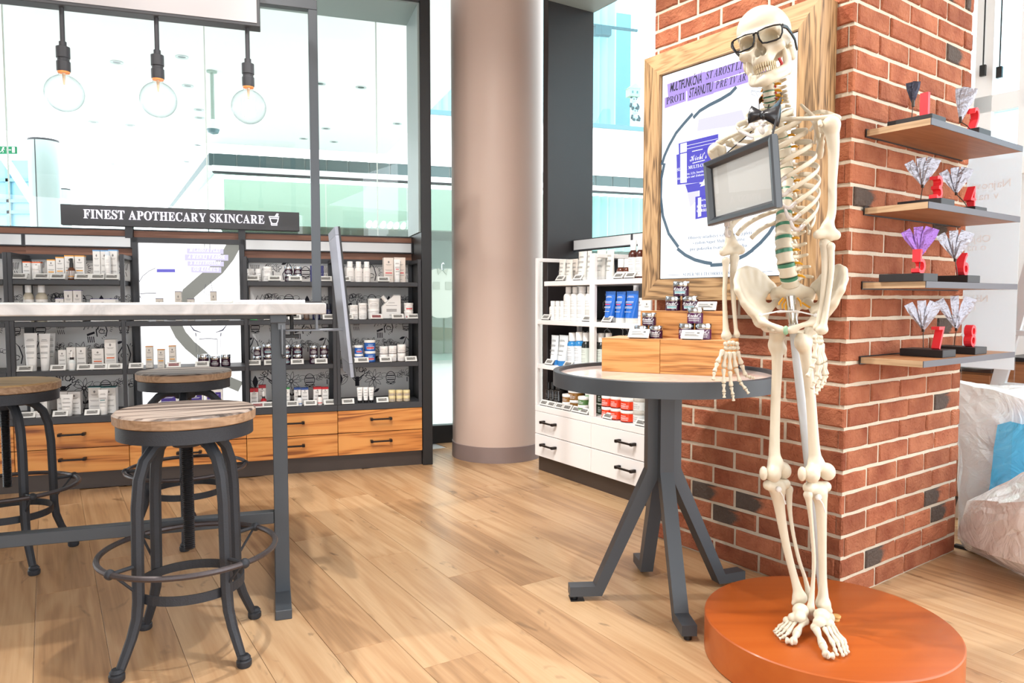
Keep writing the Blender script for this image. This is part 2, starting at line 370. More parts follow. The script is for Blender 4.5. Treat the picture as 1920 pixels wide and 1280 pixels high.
# ------------------------------------------------------------------ brick pillar
def build_pillar():
    L, D, T, H = .88, .868, .022, .0625; J = .0125; C = H+J
    core = MB().box(-L, -.0005, .0005, D, 0, 3.3).build('wall_pillar', mat('mortar', '#c8bba8', .95, bump=.9, bscale=90, vary=.08), None, False, loc=FP.w(0, 0), rotz=FP.rot()); struct(core)
    m, nt, b = nodes_of('brick_clay'); N = nt.nodes.new; K = nt.links.new
    tc = N('ShaderNodeTexCoord'); oi = N('ShaderNodeObjectInfo'); cx_ = N('ShaderNodeCombineXYZ'); sc_ = N('ShaderNodeVectorMath'); sc_.operation = 'SCALE'; sc_.inputs['Scale'].default_value = 53
    for i in range(3): K(oi.outputs['Random'], cx_.inputs[i])
    K(cx_.outputs[0], sc_.inputs[0]); ad = N('ShaderNodeVectorMath'); ad.operation = 'ADD'; K(tc.outputs['Object'], ad.inputs[0]); K(sc_.outputs[0], ad.inputs[1])
    n1 = N('ShaderNodeTexNoise'); n1.inputs['Scale'].default_value = 9; n1.inputs['Detail'].default_value = 4; K(ad.outputs[0], n1.inputs['Vector'])
    n2 = N('ShaderNodeTexNoise'); n2.inputs['Scale'].default_value = 75; n2.inputs['Detail'].default_value = 6; n2.inputs['Roughness'].default_value = .65; K(ad.outputs[0], n2.inputs['Vector'])
    n3 = N('ShaderNodeTexNoise'); n3.inputs['Scale'].default_value = 22; n3.inputs['Detail'].default_value = 5; n3.inputs['Distortion'].default_value = 2.5; K(ad.outputs[0], n3.inputs['Vector'])
    cr = N('ShaderNodeValToRGB'); e = cr.color_ramp.elements; e[0].position = .3; e[0].color = (*srgb('#95523a'), 1); e[1].position = .75; e[1].color = (*srgb('#c27c5b'), 1); K(n1.outputs['Fac'], cr.inputs[0])
    hs = N('ShaderNodeHueSaturation'); mr = N('ShaderNodeMapRange'); mr.inputs['To Min'].default_value = .78; mr.inputs['To Max'].default_value = 1.12; K(oi.outputs['Random'], mr.inputs['Value']); K(mr.outputs[0], hs.inputs['Value']); K(cr.outputs[0], hs.inputs['Color'])
    K(hs.outputs[0], b.inputs['Base Color']); b.inputs['Roughness'].default_value = .9; b.inputs['Specular IOR Level'].default_value = .25
    mx = N('ShaderNodeMath'); mx.operation = 'ADD'; K(n2.outputs['Fac'], mx.inputs[0]); K(n3.outputs['Fac'], mx.inputs[1])
    bp = N('ShaderNodeBump'); bp.inputs['Strength'].default_value = 1.0; bp.inputs['Distance'].default_value = .011; K(mx.outputs[0], bp.inputs['Height']); K(bp.outputs[0], b.inputs['Normal'])
    # charred bricks: a dark patch with its own shape
    md = m.copy(); md.name = 'brick_charred'; nt2 = md.node_tree; b2 = nt2.nodes['Principled BSDF']; src = b2.inputs['Base Color'].links[0].from_socket
    t2 = nt2.nodes.new('ShaderNodeTexCoord'); sp = nt2.nodes.new('ShaderNodeSeparateXYZ'); nt2.links.new(t2.outputs['Generated'], sp.inputs[0])
    nn = nt2.nodes.new('ShaderNodeTexNoise'); nn.inputs['Scale'].default_value = 3; nt2.links.new(t2.outputs['Generated'], nn.inputs['Vector'])
    aa = nt2.nodes.new('ShaderNodeMath'); aa.operation = 'MULTIPLY_ADD'; aa.inputs[1].default_value = .5; nt2.links.new(nn.outputs['Fac'], aa.inputs[0]); nt2.links.new(sp.outputs['X'], aa.inputs[2])
    rr = nt2.nodes.new('ShaderNodeValToRGB'); rr.color_ramp.elements[0].position = .72; rr.color_ramp.elements[1].position = .9; nt2.links.new(aa.outputs[0], rr.inputs[0])
    m2 = nt2.nodes.new('ShaderNodeMix'); m2.data_type = 'RGBA'; nt2.links.new(rr.outputs[0], m2.inputs['Factor']); m2.inputs['A'].default_value = (*srgb('#5c5049'), 1); nt2.links.new(src, m2.inputs['B']); nt2.links.new(m2.outputs['Result'], b2.inputs['Base Color'])
    rng = random.Random(11)
    def brick_mesh(l, mt, seed):
        r = random.Random(seed); b_ = MB(); nx = 5; V = []; F = []
        # front face grid slightly rough, chamfered rim; local x 0..l, y 0 (face) .. T, z 0..H
        c = .004
        xs = [0]+[l*i/(nx-1) for i in range(nx)][1:-1]+[l]
        def ring(y, ins, jit):
            P = []
            for x in xs: P.append((min(max(x, ins), l-ins)+0, y, ins+r.uniform(-jit, jit)))
            for x in xs[::-1]: P.append((min(max(x, ins), l-ins), y, H-ins+r.uniform(-jit, jit)))
            return P
        a = ring(T, 0, 0); d = ring(c, 0, .0015); e_ = ring(0, c, .0012); n = len(a); b_.rings([a, d, e_], cap=False)
        mid = [(x if 0 < i < nx-1 else (c if i == 0 else l-c), r.uniform(-.0015, .002), H*.5+r.uniform(-.008, .008)) for i, x in enumerate(xs)]
        base = len(b_.v); b_.v += mid; o = base-n
        for i in range(nx-1):
            b_.f.append((o+i, o+i+1, base+i+1, base+i)); b_.f.append((base+i, base+i+1, o+n-2-i, o+n-1-i))
        b_.f.append((o, base, o+n-1)); b_.f.append((o+nx-1, o+nx, base+nx-1)); b_.m = [0]*len(b_.f)
        me = b_.mesh('brick', False); me.materials.append(mt); return me
    cache = {}
    def get(l, dark):
        k = (round(l, 3), dark, rng.randrange(4))
        if k not in cache: cache[k] = brick_mesh(k[0], md if dark else m, hash(k) % 9999)
        return cache[k]
    VIS = 31; hi = MB()
    def place(face, a, l, z, row):
        dark = rng.random() < .085
        if row < VIS:
            me = get(l, dark); o = bpy.data.objects.new('brick', me); COL.objects.link(o); o.parent = core
            dy = rng.uniform(-.002, .0025)
            if face == 'f': o.location = (a, -dy-.0055, z)
            else: o.location = (.0055+dy, a, z); o.rotation_euler = (0, 0, PI/2)
            o.rotation_euler[1] = rng.uniform(-.006, .006) if face == 'f' else 0
        else:
            if face == 'f': hi.box(a, a+l, -.004, .01, z, z+H)
            else: hi.box(-.01, .004, a, a+l, z, z+H)
    row = 0; z = .006
    while z < 3.25:
        A = row % 2
        # front face, from the corner leftwards
        x = -.020 if A else 0.0; first = .10 if A else .2
        seq = [first if not A else .2]+[.2]*6
        if A == 0: seq[0] = .108
        for l in seq:
            l = min(l+rng.uniform(-.004, .004), x+L)
            if l < .03: break
            place('f', x-l, l, z, row); x -= l+J
        y = 0.0 if A else .020; seq = [.155 if A else .2]+[.2]*6
        if A == 1: y = -.004
        for l in seq:
            l = min(l+rng.uniform(-.004, .004), D-y)
            if l < .03: break
            place('r', y, l, z, row); y += l+J
        row += 1; z += C
    # the two faces turned away from the shop and the courses near the ceiling
    z = .006; row = 0
    while z < 3.25:
        a = -.1 if row % 2 else 0
        while a < L-.05:
            q0, q1 = max(a, 0), min(a+.2, L); hi.box(-q1, -q0, D-.01, D+.004, z, z+H); q1 = min(q1, D); hi.box(-L-.004, -L+.01, q0, q1, z, z+H); a += .2+J
        z += C; row += 1
    stuff(hi.build('brick_courses', m, core))
build_pillar()
# ------------------------------------------------------------------ unseen shop ceiling and outer walls; edges and back opening cut to steer daylight
wb_ = MB().box(-5.5, 2.7, -3.1, -3.0, 2.5, CEIL).box(-5.5, -3.4, -3.1, -3.0, 0, 2.5).box(1.6, 2.7, -3.1, -3.0, 0, 2.5).build('wall_back', mat('shop_wall', '#c9c6c2', .8)); struct(wb_)
wl_ = MB().box(-5.6, -5.5, -3.0, 2.2, 0, CEIL).build('wall_left', MATS['shop_wall']); struct(wl_)
c_ = MB().box(-5.5, 2.7, -3.0, 4.75, CEIL, CEIL+.1).build('ceiling', mat('shop_ceiling', '#d9d6d2', .9)); struct(c_)
# ------------------------------------------------------------------ portals and shop windows
M_REV = mat('portal_reveal', '#8d9a98', .4)
JX0, JX1, JD, BZ = .0, .064, .40, 2.85
pt = sroot('trim_1', FB.w(0, 0), FB.rot())
MB().box(JX0, JX1, 0, JD, 0, BZ+.12, .003).build('jamb', M_BLACK, pt)
MB().box(-4.6, JX0, 0, JD, BZ, BZ+.12, .003).build('lintel', M_DARK, pt)
MB().box(-.012, 0, .02, JD-.01, 1.46, BZ).build('reveal_panel', M_REV, pt)
MB().box(-4.6, -.012, .02, JD-.01, BZ-.01, BZ).build('reveal_panel', M_REV, pt)
w1 = sroot('window_1', FB.w(0, JD), FB.rot())
joints = [-4.6]+[FB.px(x, 300, JD)[0] for x in (15, 388, 707)]+[-.012]
M_EDGE = mat('glass_edge', '#dfeeea', .2, 0, .6)
for a, b in zip(joints[:-1], joints[1:]):
    MB().box(a+.003, b-.003, -.005, .005, .02, BZ-.005).build('pane', M_GLASS, w1)
for j in joints[1:-1]: MB().box(j-.003, j+.003, -.006, .006, .02, BZ-.005).build('pane_joint', M_EDGE, w1)
w2 = sroot('window_2', FB.w(0, .70), FB.rot())
MB().box(.064, 1.1, -.01, 0, .13, 3.2).build('pane', M_GLASS, w2)
MB().box(.064, 1.1, -.04, .03, 0, .13, .002).build('bottom_rail', M_BLACK, w2)
MB().box(.064, .09, -.30, .0, 0, 3.2).build('side_rail', M_BLACK, w2)
pw = sroot('trim_2', FW.w(0, 0), FW.rot())
MB().box(-.082, -.028, .10, .45, 0, BZ+.15, .003).build('jamb', M_DARK2, pw)
MB().box(-.028, 2.2, .10, .45, BZ-.02, BZ+.15).build('lintel', mat('lintel_grey', '#9aa3a0', .5), pw)
w3 = sroot('window_3', FW.w(0, .45), FW.rot())
for a, b in ((-.028, .62), (.626, 1.9)): MB().box(a, b, -.005, .005, 1.3, BZ-.02).build('pane', M_GLASS, w3)
MB().box(-.028, 2.0, .0, .03, 0, 1.3).build('apron_panel', M_BLACK, w3)
# ------------------------------------------------------------------ wall print: doodles for the dark wall, molecules for the white one
def doodle_mesh(w, z0, z1, seed=5):
    rng = random.Random(seed); mb = MB(); fn = lambda x, z: (x, 0, z)
    def st(p, wd=.0022): ribbon(mb, p, wd*1.3, fn)
    def flower(x, z, s):
        for k in range(9):
            a = 2*PI*k/9; c, d = math.cos(a), math.sin(a)
            st([(x+c*s*t-d*s*.16*math.sin(PI*t)*g, z+d*s*t+c*s*.16*math.sin(PI*t)*g) for g in (1,) for t in (.15, .4, .65, .85, 1)], .0018)
            st([(x+c*s*t+d*s*.16*math.sin(PI*t), z+d*s*t-c*s*.16*math.sin(PI*t)) for t in (.15, .4, .65, .85, 1)], .0018)
        st(arc(x, z, s*.16, s*.16, 0, 360, 10), .004); st([(x, z-s*.2), (x+s*.1, z-s*1.2), (x-s*.05, z-s*2.1)], .002)
        for q in (-1, 1): leaf(x+s*.05, z-s*1.5, s*.7, PI/2-q*.9, True)
    def leaf(x, z, s, a, fill=False):
        c, d = math.cos(a), math.sin(a); up = [(x+c*s*t-d*s*.2*math.sin(PI*t), z+d*s*t+c*s*.2*math.sin(PI*t)) for t in (0, .2, .4, .6, .8, 1)]; dn = [(x+c*s*t+d*s*.2*math.sin(PI*t), z+d*s*t-c*s*.2*math.sin(PI*t)) for t in (0, .2, .4, .6, .8, 1)]
        if fill: n = len(up); mb.add([fn(*p) for p in up+dn], [(i, i+1, n+i+1, n+i) for i in range(n-1)])
        else: st(up, .0018); st(dn, .0018); st([(x, z), (x+c*s, z+d*s)], .0014)
    def burst(x, z, s, a0, a1, n):
        for k in range(n):
            a = R(a0+(a1-a0)*k/(n-1)); st([(x+math.cos(a)*s, z+math.sin(a)*s), (x+math.cos(a)*s*1.4, z+math.sin(a)*s*1.4)], .0024)
    def coral(x, z, s):
        for k in range(26):
            a = R(rng.uniform(5, 175)); r = s*rng.uniform(.35, 1); px, pz = x+math.cos(a)*r, z+math.sin(a)*r*.75; st(arc(px, pz, s*.2, s*.18, rng.uniform(0, 180), rng.uniform(200, 400), 7), .0015)
        st([(x, z), (x, z-s*.5)], .004)
    def zig(x, z, s):
        p = [(x+s*(k*.22), z+(s*.45 if k % 2 else 0)+k*s*.05) for k in range(7)]; st(p, .0035); mb.add([fn(x+s*.3, z-s*.5), fn(x+s*1.1, z-s*.2), fn(x+s*1.15, z-s*.45), fn(x+s*.35, z-s*.75)], [(0, 1, 2, 3)])
        for k in range(4): st([(x+s*(.4+.2*k), z-s*.8), (x+s*(.45+.2*k), z-s*1.5)], .004)
        burst(x+s*1.6, z-s*.5, s*.5, -60, 120, 9)
    def bee(x, z, s):
        st(arc(x, z, s*.5, s*.65, 0, 360, 16), .003)
        for k in range(-2, 3): st([(x-s*.4, z+k*s*.22), (x+s*.4, z+k*s*.22)], .005 if k % 2 else .002)
        for q in (-1, 1): st(arc(x+q*s*.7, z+s*.3, s*.35, s*.22, 0, 360, 10), .0016); leaf(x+q*s*.5, z-s*.5, s*.6, PI/2+q*1.9)
    def pear(x, z, s):
        st([(x-s*.5, z-s), (x-s*.6, z-s*.3), (x-s*.2, z+s*.4), (x, z+s), (x+s*.3, z+s*.6), (x+s*.55, z-s*.3), (x+s*.4, z-s)], .0045); leaf(x-s*.1, z+s, s*.7, R(200), True); burst(x+s*.3, z, s*.6, -30, 70, 7); st(arc(x, z-s*.4, s*.3, s*.25, 0, 330, 12), .003)
    def hand(x, z, s):
        for k in range(5): st([(x+k*s*.16-s*.3, z), (x+k*s*.22-s*.45, z+s*.7), (x+k*s*.22-s*.36, z+s*.75), (x+k*s*.16-s*.2, z+s*.1)], .0018)
        for k in range(4): st([(x-s*.3+k*s*.2, z-s*.1), (x-s*.2+k*s*.2, z-s*.6)], .0022)
    def nyork(x, z, s):
        t = 'NEWYORK'
        for i, c in enumerate(t):
            a = R(150-20*i); lettering(mb, c, x+math.cos(a)*s, z+math.sin(a)*s*.8, s*.62, 0, None, 'c', .8, rot=a-PI/2, fn=lambda X, Z: (X, 0, Z))
        st([(x, z-s*.7), (x, z+s*.3)], .02)
        for q in (-1, 1): st([(x+q*.004, z), (x+q*s*.7, z+s*.5)], .006); st([(x+q*.004, z-s*.3), (x+q*s*.5, z+s*.2)], .004)
    cells = [[hand, coral, pear, bee, hand], [zig, coral, bee, leaf, coral], [bee, hand, zig, pear, bee], [pear, coral, flower, coral, pear], [leaf, nyork, flower, bee, coral]]
    bands = [(1.17, 1.25), (.95, 1.10), (.86, .90), (.69, .86), (.42, .63)]
    for r, ((b0, b1), row) in enumerate(zip([(1.16, 1.27), (.94, 1.12), (.82, .92), (.68, .80), (.42, .63)], cells)):
        if b1 > z1: b1 = z1
        h = b1-b0; s = min(.062, h*.5)
        for i, f in enumerate(row):
            x = w*(i+.5)/len(row)+rng.uniform(-.01, .01); z = b0+h*.5+rng.uniform(-.006, .006)
            if f is leaf:
                for k in range(3): leaf(x, z-s*.6, s*1.3, R(50+40*k), k == 1)
            elif f is nyork: nyork(x, z, .062)
            else: f(x, z, s)
    return mb.mesh('wall_print')
def molecule_mesh(w, z0, z1, seed=4):
    rng = random.Random(seed); mb = MB(); fn = lambda x, z: (x, 0, z)
    for r in range(5):
        for i in range(3):
            x = w*(i+.5)/3+rng.uniform(-.03, .03); z = z0+(z1-z0)*(r+.5)/5+rng.uniform(-.02, .02); s = rng.uniform(.026, .036); a0 = rng.choice((0, 30))
            if rng.random() < .72:
                p = arc(x, z, s, s, a0, a0+360, 6); ribbon(mb, p, .0028, fn)
                for k in (0, 2, 4): ribbon(mb, [(x+(p[k][0]-x)*.75, z+(p[k][1]-z)*.75), (x+(p[k+1][0]-x)*.75, z+(p[k+1][1]-z)*.75)], .002, fn)
                q = p[rng.randrange(6)]; e = (x+(q[0]-x)*1.9, z+(q[1]-z)*1.9); ribbon(mb, [q, e], .0028, fn)
                lettering(mb, rng.choice(('HO', 'CH', 'N', 'O', 'OH')), e[0], e[1]-.006, .014, 0, None, 'c')
            else:
                ribbon(mb, [(x-.05+k*.022, z+(.013 if k % 2 else 0)) for k in range(6)], .0026, fn); lettering(mb, 'CH3', x+.06, z, .012, 0)
    return mb.mesh('wall_print')
M_INK = mat('doodle_ink', '#2a2730', .8); M_PAPER = mat('wall_paper_grey', '#e8e6e4', .6, vary=.03, bscale=5)
M_BPAPER = mat('wall_paper_black', '#1b191c', .55); M_CHALK = mat('chalk_white', '#e4e6ea', .8)
M_TEAK = wood('drawer_teak', ('#7a3f12', '#c47c3a', '#d69550'), 'X', 1.0, .38, rings=6.5, contrast=1.9, sharp=.5, dist=1.8, bump=.05)
M_WALN = wood('header_walnut', ('#5e3826', '#8a5a43', '#a0705a'), 'X', 1.0, .5, rings=8, contrast=.8, bump=.05)
M_STRIP = mat('sign_strip_opal', '#d9dbdd', .25, 0, .6)
M_HANDLE = mat('handle_bronze', '#2c2523', .4, .6)
SHZ = [1.148, .92, .655, .405]
def handle(parent, x, z, L=.13):
    mb = MB(); y = -.03
    mb.box(x-L/2, x+L/2, y-.005, y+.005, z-.005, z+.005, .0015)
    for q in (-1, 1): mb.box(x+q*(L/2-.007)-.008, x+q*(L/2-.007)+.008, y-.005, .0, z-.008, z+.008, .0015)
    return mb.build('handle', M_HANDLE, parent)
def make_unit(label, F, x0, x1, style, lightbox=False, hx=None, print_mesh=None, sh1x=0.0, cat='display unit'):
    w = x1-x0; dk = style == 'dark'
    body = M_DARK if dk else M_WHITE; front = M_TEAK if dk else M_WHITE
    t = thing('display_unit', label, cat, F.w(x0, 0), F.rot(), 'wall display units')
    MB().box(0, w, .03, .355, 0, .094).build('plinth', mat('plinth_bronze', '#3c322d', .4), t)
    MB().box(.002, w-.002, .0215, .36, .095, .372).build('carcass', M_DARK if dk else mat('drawer_gap', '#777575', .6), t)
    for a, b in ((.0965, .2285), (.2325, .366)):
        d = MB().box(.0015, w-.0015, 0, .021, a, b, .0015).build('drawer', front, t); handle(d, (hx if hx else w/2), (a+b)/2+.012)
    MB().box(0, w, 0, .36, .368, .405, .002).build('deck', body, t)
    pw = .021
    if lightbox:
        MB().box(0, w, .345, .36, .405, 1.447).build('back_panel', M_DARK, t)
    else:
        bp = MB().box(0, w, .345, .36, .405, 1.30).build('back_panel', M_PAPER if dk else M_BPAPER, t)
        o = stuff(put('wall_print', print_mesh, bp, (0, .3444, 0)))
    for z in SHZ[:3]:
        if lightbox and z > 1: continue
        a = sh1x if z > 1 else 0
        MB().box(a+(pw if not lightbox else 0), w-(pw if not lightbox else 0), .001, .335, z-.027, z, .002).build('shelf', body, t)
    if not lightbox:
        for q in (0, w-pw):
            MB().box(q, q+pw, 0, pw, .405, 1.29, .002).build('upright', body, t)
            MB().box(q, q+pw, pw, .34, 1.268, 1.29, .002).build('top_arm', body, t)
            MB().box(q, q+pw, .318, .344, .405, 1.268).build('rear_upright', body, t)
        MB().box(0, w, .315, .345, 1.272, 1.30).build('rear_rail', body if dk else M_DARK, t)
    else:
        for q in (0, w-.03): MB().box(q, q+.03, .27, .345, .405, 1.405).build('lightbox_frame', M_DARK, t)
        MB().box(0, w, .27, .345, 1.375, 1.405).build('lightbox_frame', M_DARK, t)
    if dk:
        MB().box(0, w, .325, .345, 1.405 if lightbox else 1.30, 1.447).build('header_board', M_WALN, t)
        MB().box(-.001, w+.001, .32, .36, 1.447, 1.455).build('header_cap', M_BLACK, t)
    if not lightbox:
        MB().box(.0, w, .285, .33, 1.342, 1.412, .001).build('sign_box', M_DARK, t)
        MB().box(.01, w-.01, .283, .286, 1.349, 1.406).build('sign_strip', M_STRIP, t)
    return t
B_X = [-2.76, -2.205, -1.655, -1.04, -.52, -.002]
pm_d = doodle_mesh(.53, .41, 1.27); pm_d.materials.append(M_INK)
pm_m = molecule_mesh(.527, .41, 1.27); pm_m.materials.append(M_CHALK)
U = {}
U['b0'] = make_unit('dark doodle wallpaper unit at the far end of the apothecary wall', FB, B_X[0], B_X[1], 'dark', print_mesh=pm_d)
U['b1'] = make_unit('dark shelving unit with doodle wallpaper holding vitamin cartons, left of the lit poster bay', FB, B_X[1], B_X[2], 'dark', print_mesh=pm_d)
U['lb'] = make_unit('dark unit with a glowing white poster between two doodle wallpaper bays', FB, B_X[2], B_X[3], 'dark', True)
U['b3'] = make_unit('dark shelving unit with stacks of purple jars and red and blue serum cartons', FB, B_X[3], B_X[4], 'dark', print_mesh=pm_d)
U['b4'] = make_unit('dark shelving unit beside the black jamb with blue tubs and a white refill pouch', FB, B_X[4], B_X[5], 'dark', print_mesh=pm_d)
U['w0'] = make_unit('white shelving unit with molecule wallpaper beside the round column', FW, -.015, .527, 'white', print_mesh=pm_m, hx=.16, sh1x=.07)
U['w1'] = make_unit('white shelving unit with blue tubes and orange-red jars next to the brick pillar', FW, .527, 1.07, 'white', print_mesh=pm_m, hx=.30)
# ------------------------------------------------------------------ lit poster inside the middle bay
M_LBOX = emis('backlit_panel', '#ffffff', 1.5)
def lb_print():
    w = B_X[3]-B_X[2]; t = U['lb']
    p = MB().box(.03, w-.03, .298, .343, .41, 1.378).build('lightbox_panel', M_LBOX, t)
    K = lambda x, y: (lambda q: (q[0]-B_X[2], q[1]))(FB.px(x, y, .297))
    fn = lambda x, z: (x, .2972, z); fn2 = lambda x, z: (x, .2965, z)
    g = MB()
    def px(zx, zy, sc=8.348, ox=240, oy=430): return K(ox+zx/sc, oy+zy/sc)
    def poly(mb, pts, f):
        mb.add([f(*q) for q in pts], [tuple(range(len(pts)))])
    top = [px(1655, 185), px(1715, 188), px(1722, 350), px(1640, 470), px(1440, 680), px(1230, 680), px(1500, 440)]
    A = [px(1680, 200), px(1560, 420), px(1400, 620), px(1180, 800), px(950, 1000), px(900, 1150)]
    ribbon(g, A, .078, fn)
    pb = lambda zx, zy: K(240+zx/8, 600+zy/8)
    Bp = [px(900, 1150), pb(660, 0), pb(720, 80), pb(790, 220), pb(930, 380), pb(1100, 520), pb(1300, 700), pb(1450, 900), pb(1690, 1000)]
    ribbon(g, Bp, .066, fn); g.build('print_band', emis('lightbox_grey', '#9a9a92', .75), p)
    k = MB()
    ribbon(k, [px(*q) for q in ((430, 605), (330, 650), (230, 730), (165, 840), (150, 930), (180, 1030), (205, 1085))], .003, fn2)
    ribbon(k, [px(190, 1005), px(300, 1000), px(440, 998)], .004, fn2)
    for q in ((1195, 1275)): ribbon(k, [px(q, 170), px(q+8, 300)], .0028, fn2)
    ribbon(k, [px(1215, 860), px(1185, 1000), px(1290, 1030)], .0022, fn2); ribbon(k, [px(1290, 800), px(1325, 960)], .0022, fn2)
    for s in (-1, 1):
        c0 = 1205; ribbon(k, [pb(c0+s*270, 80), pb(c0+s*215, 150), pb(c0+s*110, 185)], [.004, .008, .003], fn2); ribbon(k, [pb(c0+s*190, 190), pb(c0+s*185, 240)], .005, fn2); ribbon(k, [pb(c0+s*185, 240), pb(c0+s*180, 480)], .0016, fn2)
    ribbon(k, [pb(1068, 285), pb(1205, 275), pb(1340, 285)], .004, fn2); ribbon(k, [pb(1340, 285), pb(1340, 520)], .0022, fn2); ribbon(k, [pb(1068, 285), pb(1068, 480)], .001, fn2)
    k.build('print_flask', emis('lightbox_line', '#4c4c66', .6), p)
    v = MB(); poly(v, [px(452, 622), px(735, 622), px(740, 672), px(450, 672)], fn2); v.build('print_bottle_collar', emis('lightbox_violet', '#6a65d8', .9), p)
    o = MB(); oc = [px(425, 255), px(745, 258), px(750, 620), px(440, 620), px(425, 255)]
    ribbon(o, oc, .003, fn2); ribbon(o, [px(450, 680), px(445, 1000)], .002, fn2); ribbon(o, [px(742, 680), px(752, 1000)], .002, fn2); lettering(o, 'KIEHL\u2019S', *px(600, 790), .009, .2963, 'serif', 'c'); 
    o.build('print_bottle', emis('lightbox_pale', '#d8d6ec', 1.0), p)
    lv = MB(); tx = MB()
    for (xa, xb, ya, yb, s) in ((920, 1495, 295, 380, 'MLADŠIA PLEŤ'), (890, 1570, 390, 485, 'A MENEJ VRÁSOK'), (930, 1500, 495, 575, 'S RETINOLOM'), (990, 1460, 585, 675, 'OD KIEHL\u2019S')):
        a = px(xa, ya); b = px(xb, yb); poly(lv, [px(xa, ya), px(xb, ya+8), px(xb, yb+4), px(xa, yb)], lambda x, z: (x, .2955, z))
        lettering(tx, s, (a[0]+b[0])/2, b[1]+.009, .024, .2948, 'serifi', 'c', width=(b[0]-a[0])*.86)
    lv.build('print_text_block', emis('lightbox_lavender', '#dcd6f2', .98), p); tx.build('print_text', emis('lightbox_text', '#ffffff', 1.5), p)
lb_print()
# ------------------------------------------------------------------ shop sign on top of the wall
def shop_sign():
    y = .26; x0, z0 = FB.px(114, 420, y); x1, z1 = FB.px(561, 400, y); zt = FB.px(114, 380, y)[1]; zb = .5*(z0+FB.px(561, 434, y)[1]); zt = .5*(zt+z1)
    t = thing('shop_sign', 'black sign board with glowing white lettering FINEST APOTHECARY SKINCARE above the shelves', 'sign', FB.w(x0, y), FB.rot()); w = x1-x0
    MB().box(0, w, 0, .05, zb, zt, .002).build('board', mat('sign_black', '#47484c', .5), t)
    for q in (240, 453): xx = FB.px(q, 430, y)[0]-x0; MB().box(xx-.02, xx+.02, .02, .07, 1.40, zb+.01).build('bracket', M_DARK, t)
    h = zt-zb; ME = emis('sign_light', '#fbf4ff', 1.5); lx0 = FB.px(157, 405, y)[0]-x0; lx1 = FB.px(497, 415, y)[0]-x0
    mb = MB(); lettering(mb, 'FINEST APOTHECARY SKINCARE', lx0, zb+h*.34, h*.46, -.001, 'serif', width=lx1-lx0, thick=.008); mb.build('lettering', ME, t)
    k = MB(); c = FB.px(514, 415, y)[0]-x0; z = zb+h*.33; s = h*.5; fn = lambda x, q: (x, -.009, q); wd = .006
    ribbon(k, [(c-s*.5, z+s*.78), (c+s*.5, z+s*.78), (c+s*.45, z+s*.6), (c-s*.45, z+s*.6), (c-s*.5, z+s*.8)], wd, fn)
    ribbon(k, [(c-s*.42, z+s*.6), (c-s*.34, z+s*.25), (c-s*.2, z+s*.05)], wd, fn); ribbon(k, [(c+s*.42, z+s*.6), (c+s*.34, z+s*.25), (c+s*.2, z+s*.05)], wd, fn)
    ribbon(k, [(c-s*.3, z+s*.05), (c+s*.3, z+s*.05), (c+s*.3, z-s*.1), (c-s*.3, z-s*.1), (c-s*.3, z+s*.08)], wd, fn)
    ribbon(k, [(c+s*.1, z+s*.78), (c+s*.3, z+s*1.1), (c+s*.42, z+s*1.08), (c+s*.38, z+s*.95), (c+s*.25, z+s*.78)], wd, fn)
    k.build('mortar_emblem', ME, t)
shop_sign()
# ------------------------------------------------------------------ marble
def marble(name, base, vein, sc=3.0, rough=.18, amt=.5):
    m, nt, b = nodes_of(name); N = nt.nodes.new; L = nt.links.new
    tc = N('ShaderNodeTexCoord'); n = N('ShaderNodeTexNoise'); n.inputs['Scale'].default_value = sc; n.inputs['Detail'].default_value = 7; n.inputs['Distortion'].default_value = 1.6; L(tc.outputs['Object'], n.inputs['Vector'])
    cr = N('ShaderNodeValToRGB'); e = cr.color_ramp.elements; e[0].position = .3; e[0].color = (*srgb(base), 1); e[1].position = .72; e[1].color = (*srgb(base), 1)
    k = e.new(.5); k.color = (*[a*(1-amt)+c*amt for a, c in zip(srgb(base), srgb(vein))], 1); L(n.outputs['Fac'], cr.inputs[0]); L(cr.outputs[0], b.inputs['Base Color']); b.inputs['Roughness'].default_value = rough; return m
M_MARB = marble('marble_white', '#cfccca', '#8d8a8a', 5.0, .25, .6); M_PINK = marble('marble_pink', '#e6d9d3', '#c9ada2', 6.0, .08, .5)
M_TBL = mat('table_graphite', '#3f444a', .42, 0, .45, bump=.04, bscale=400)
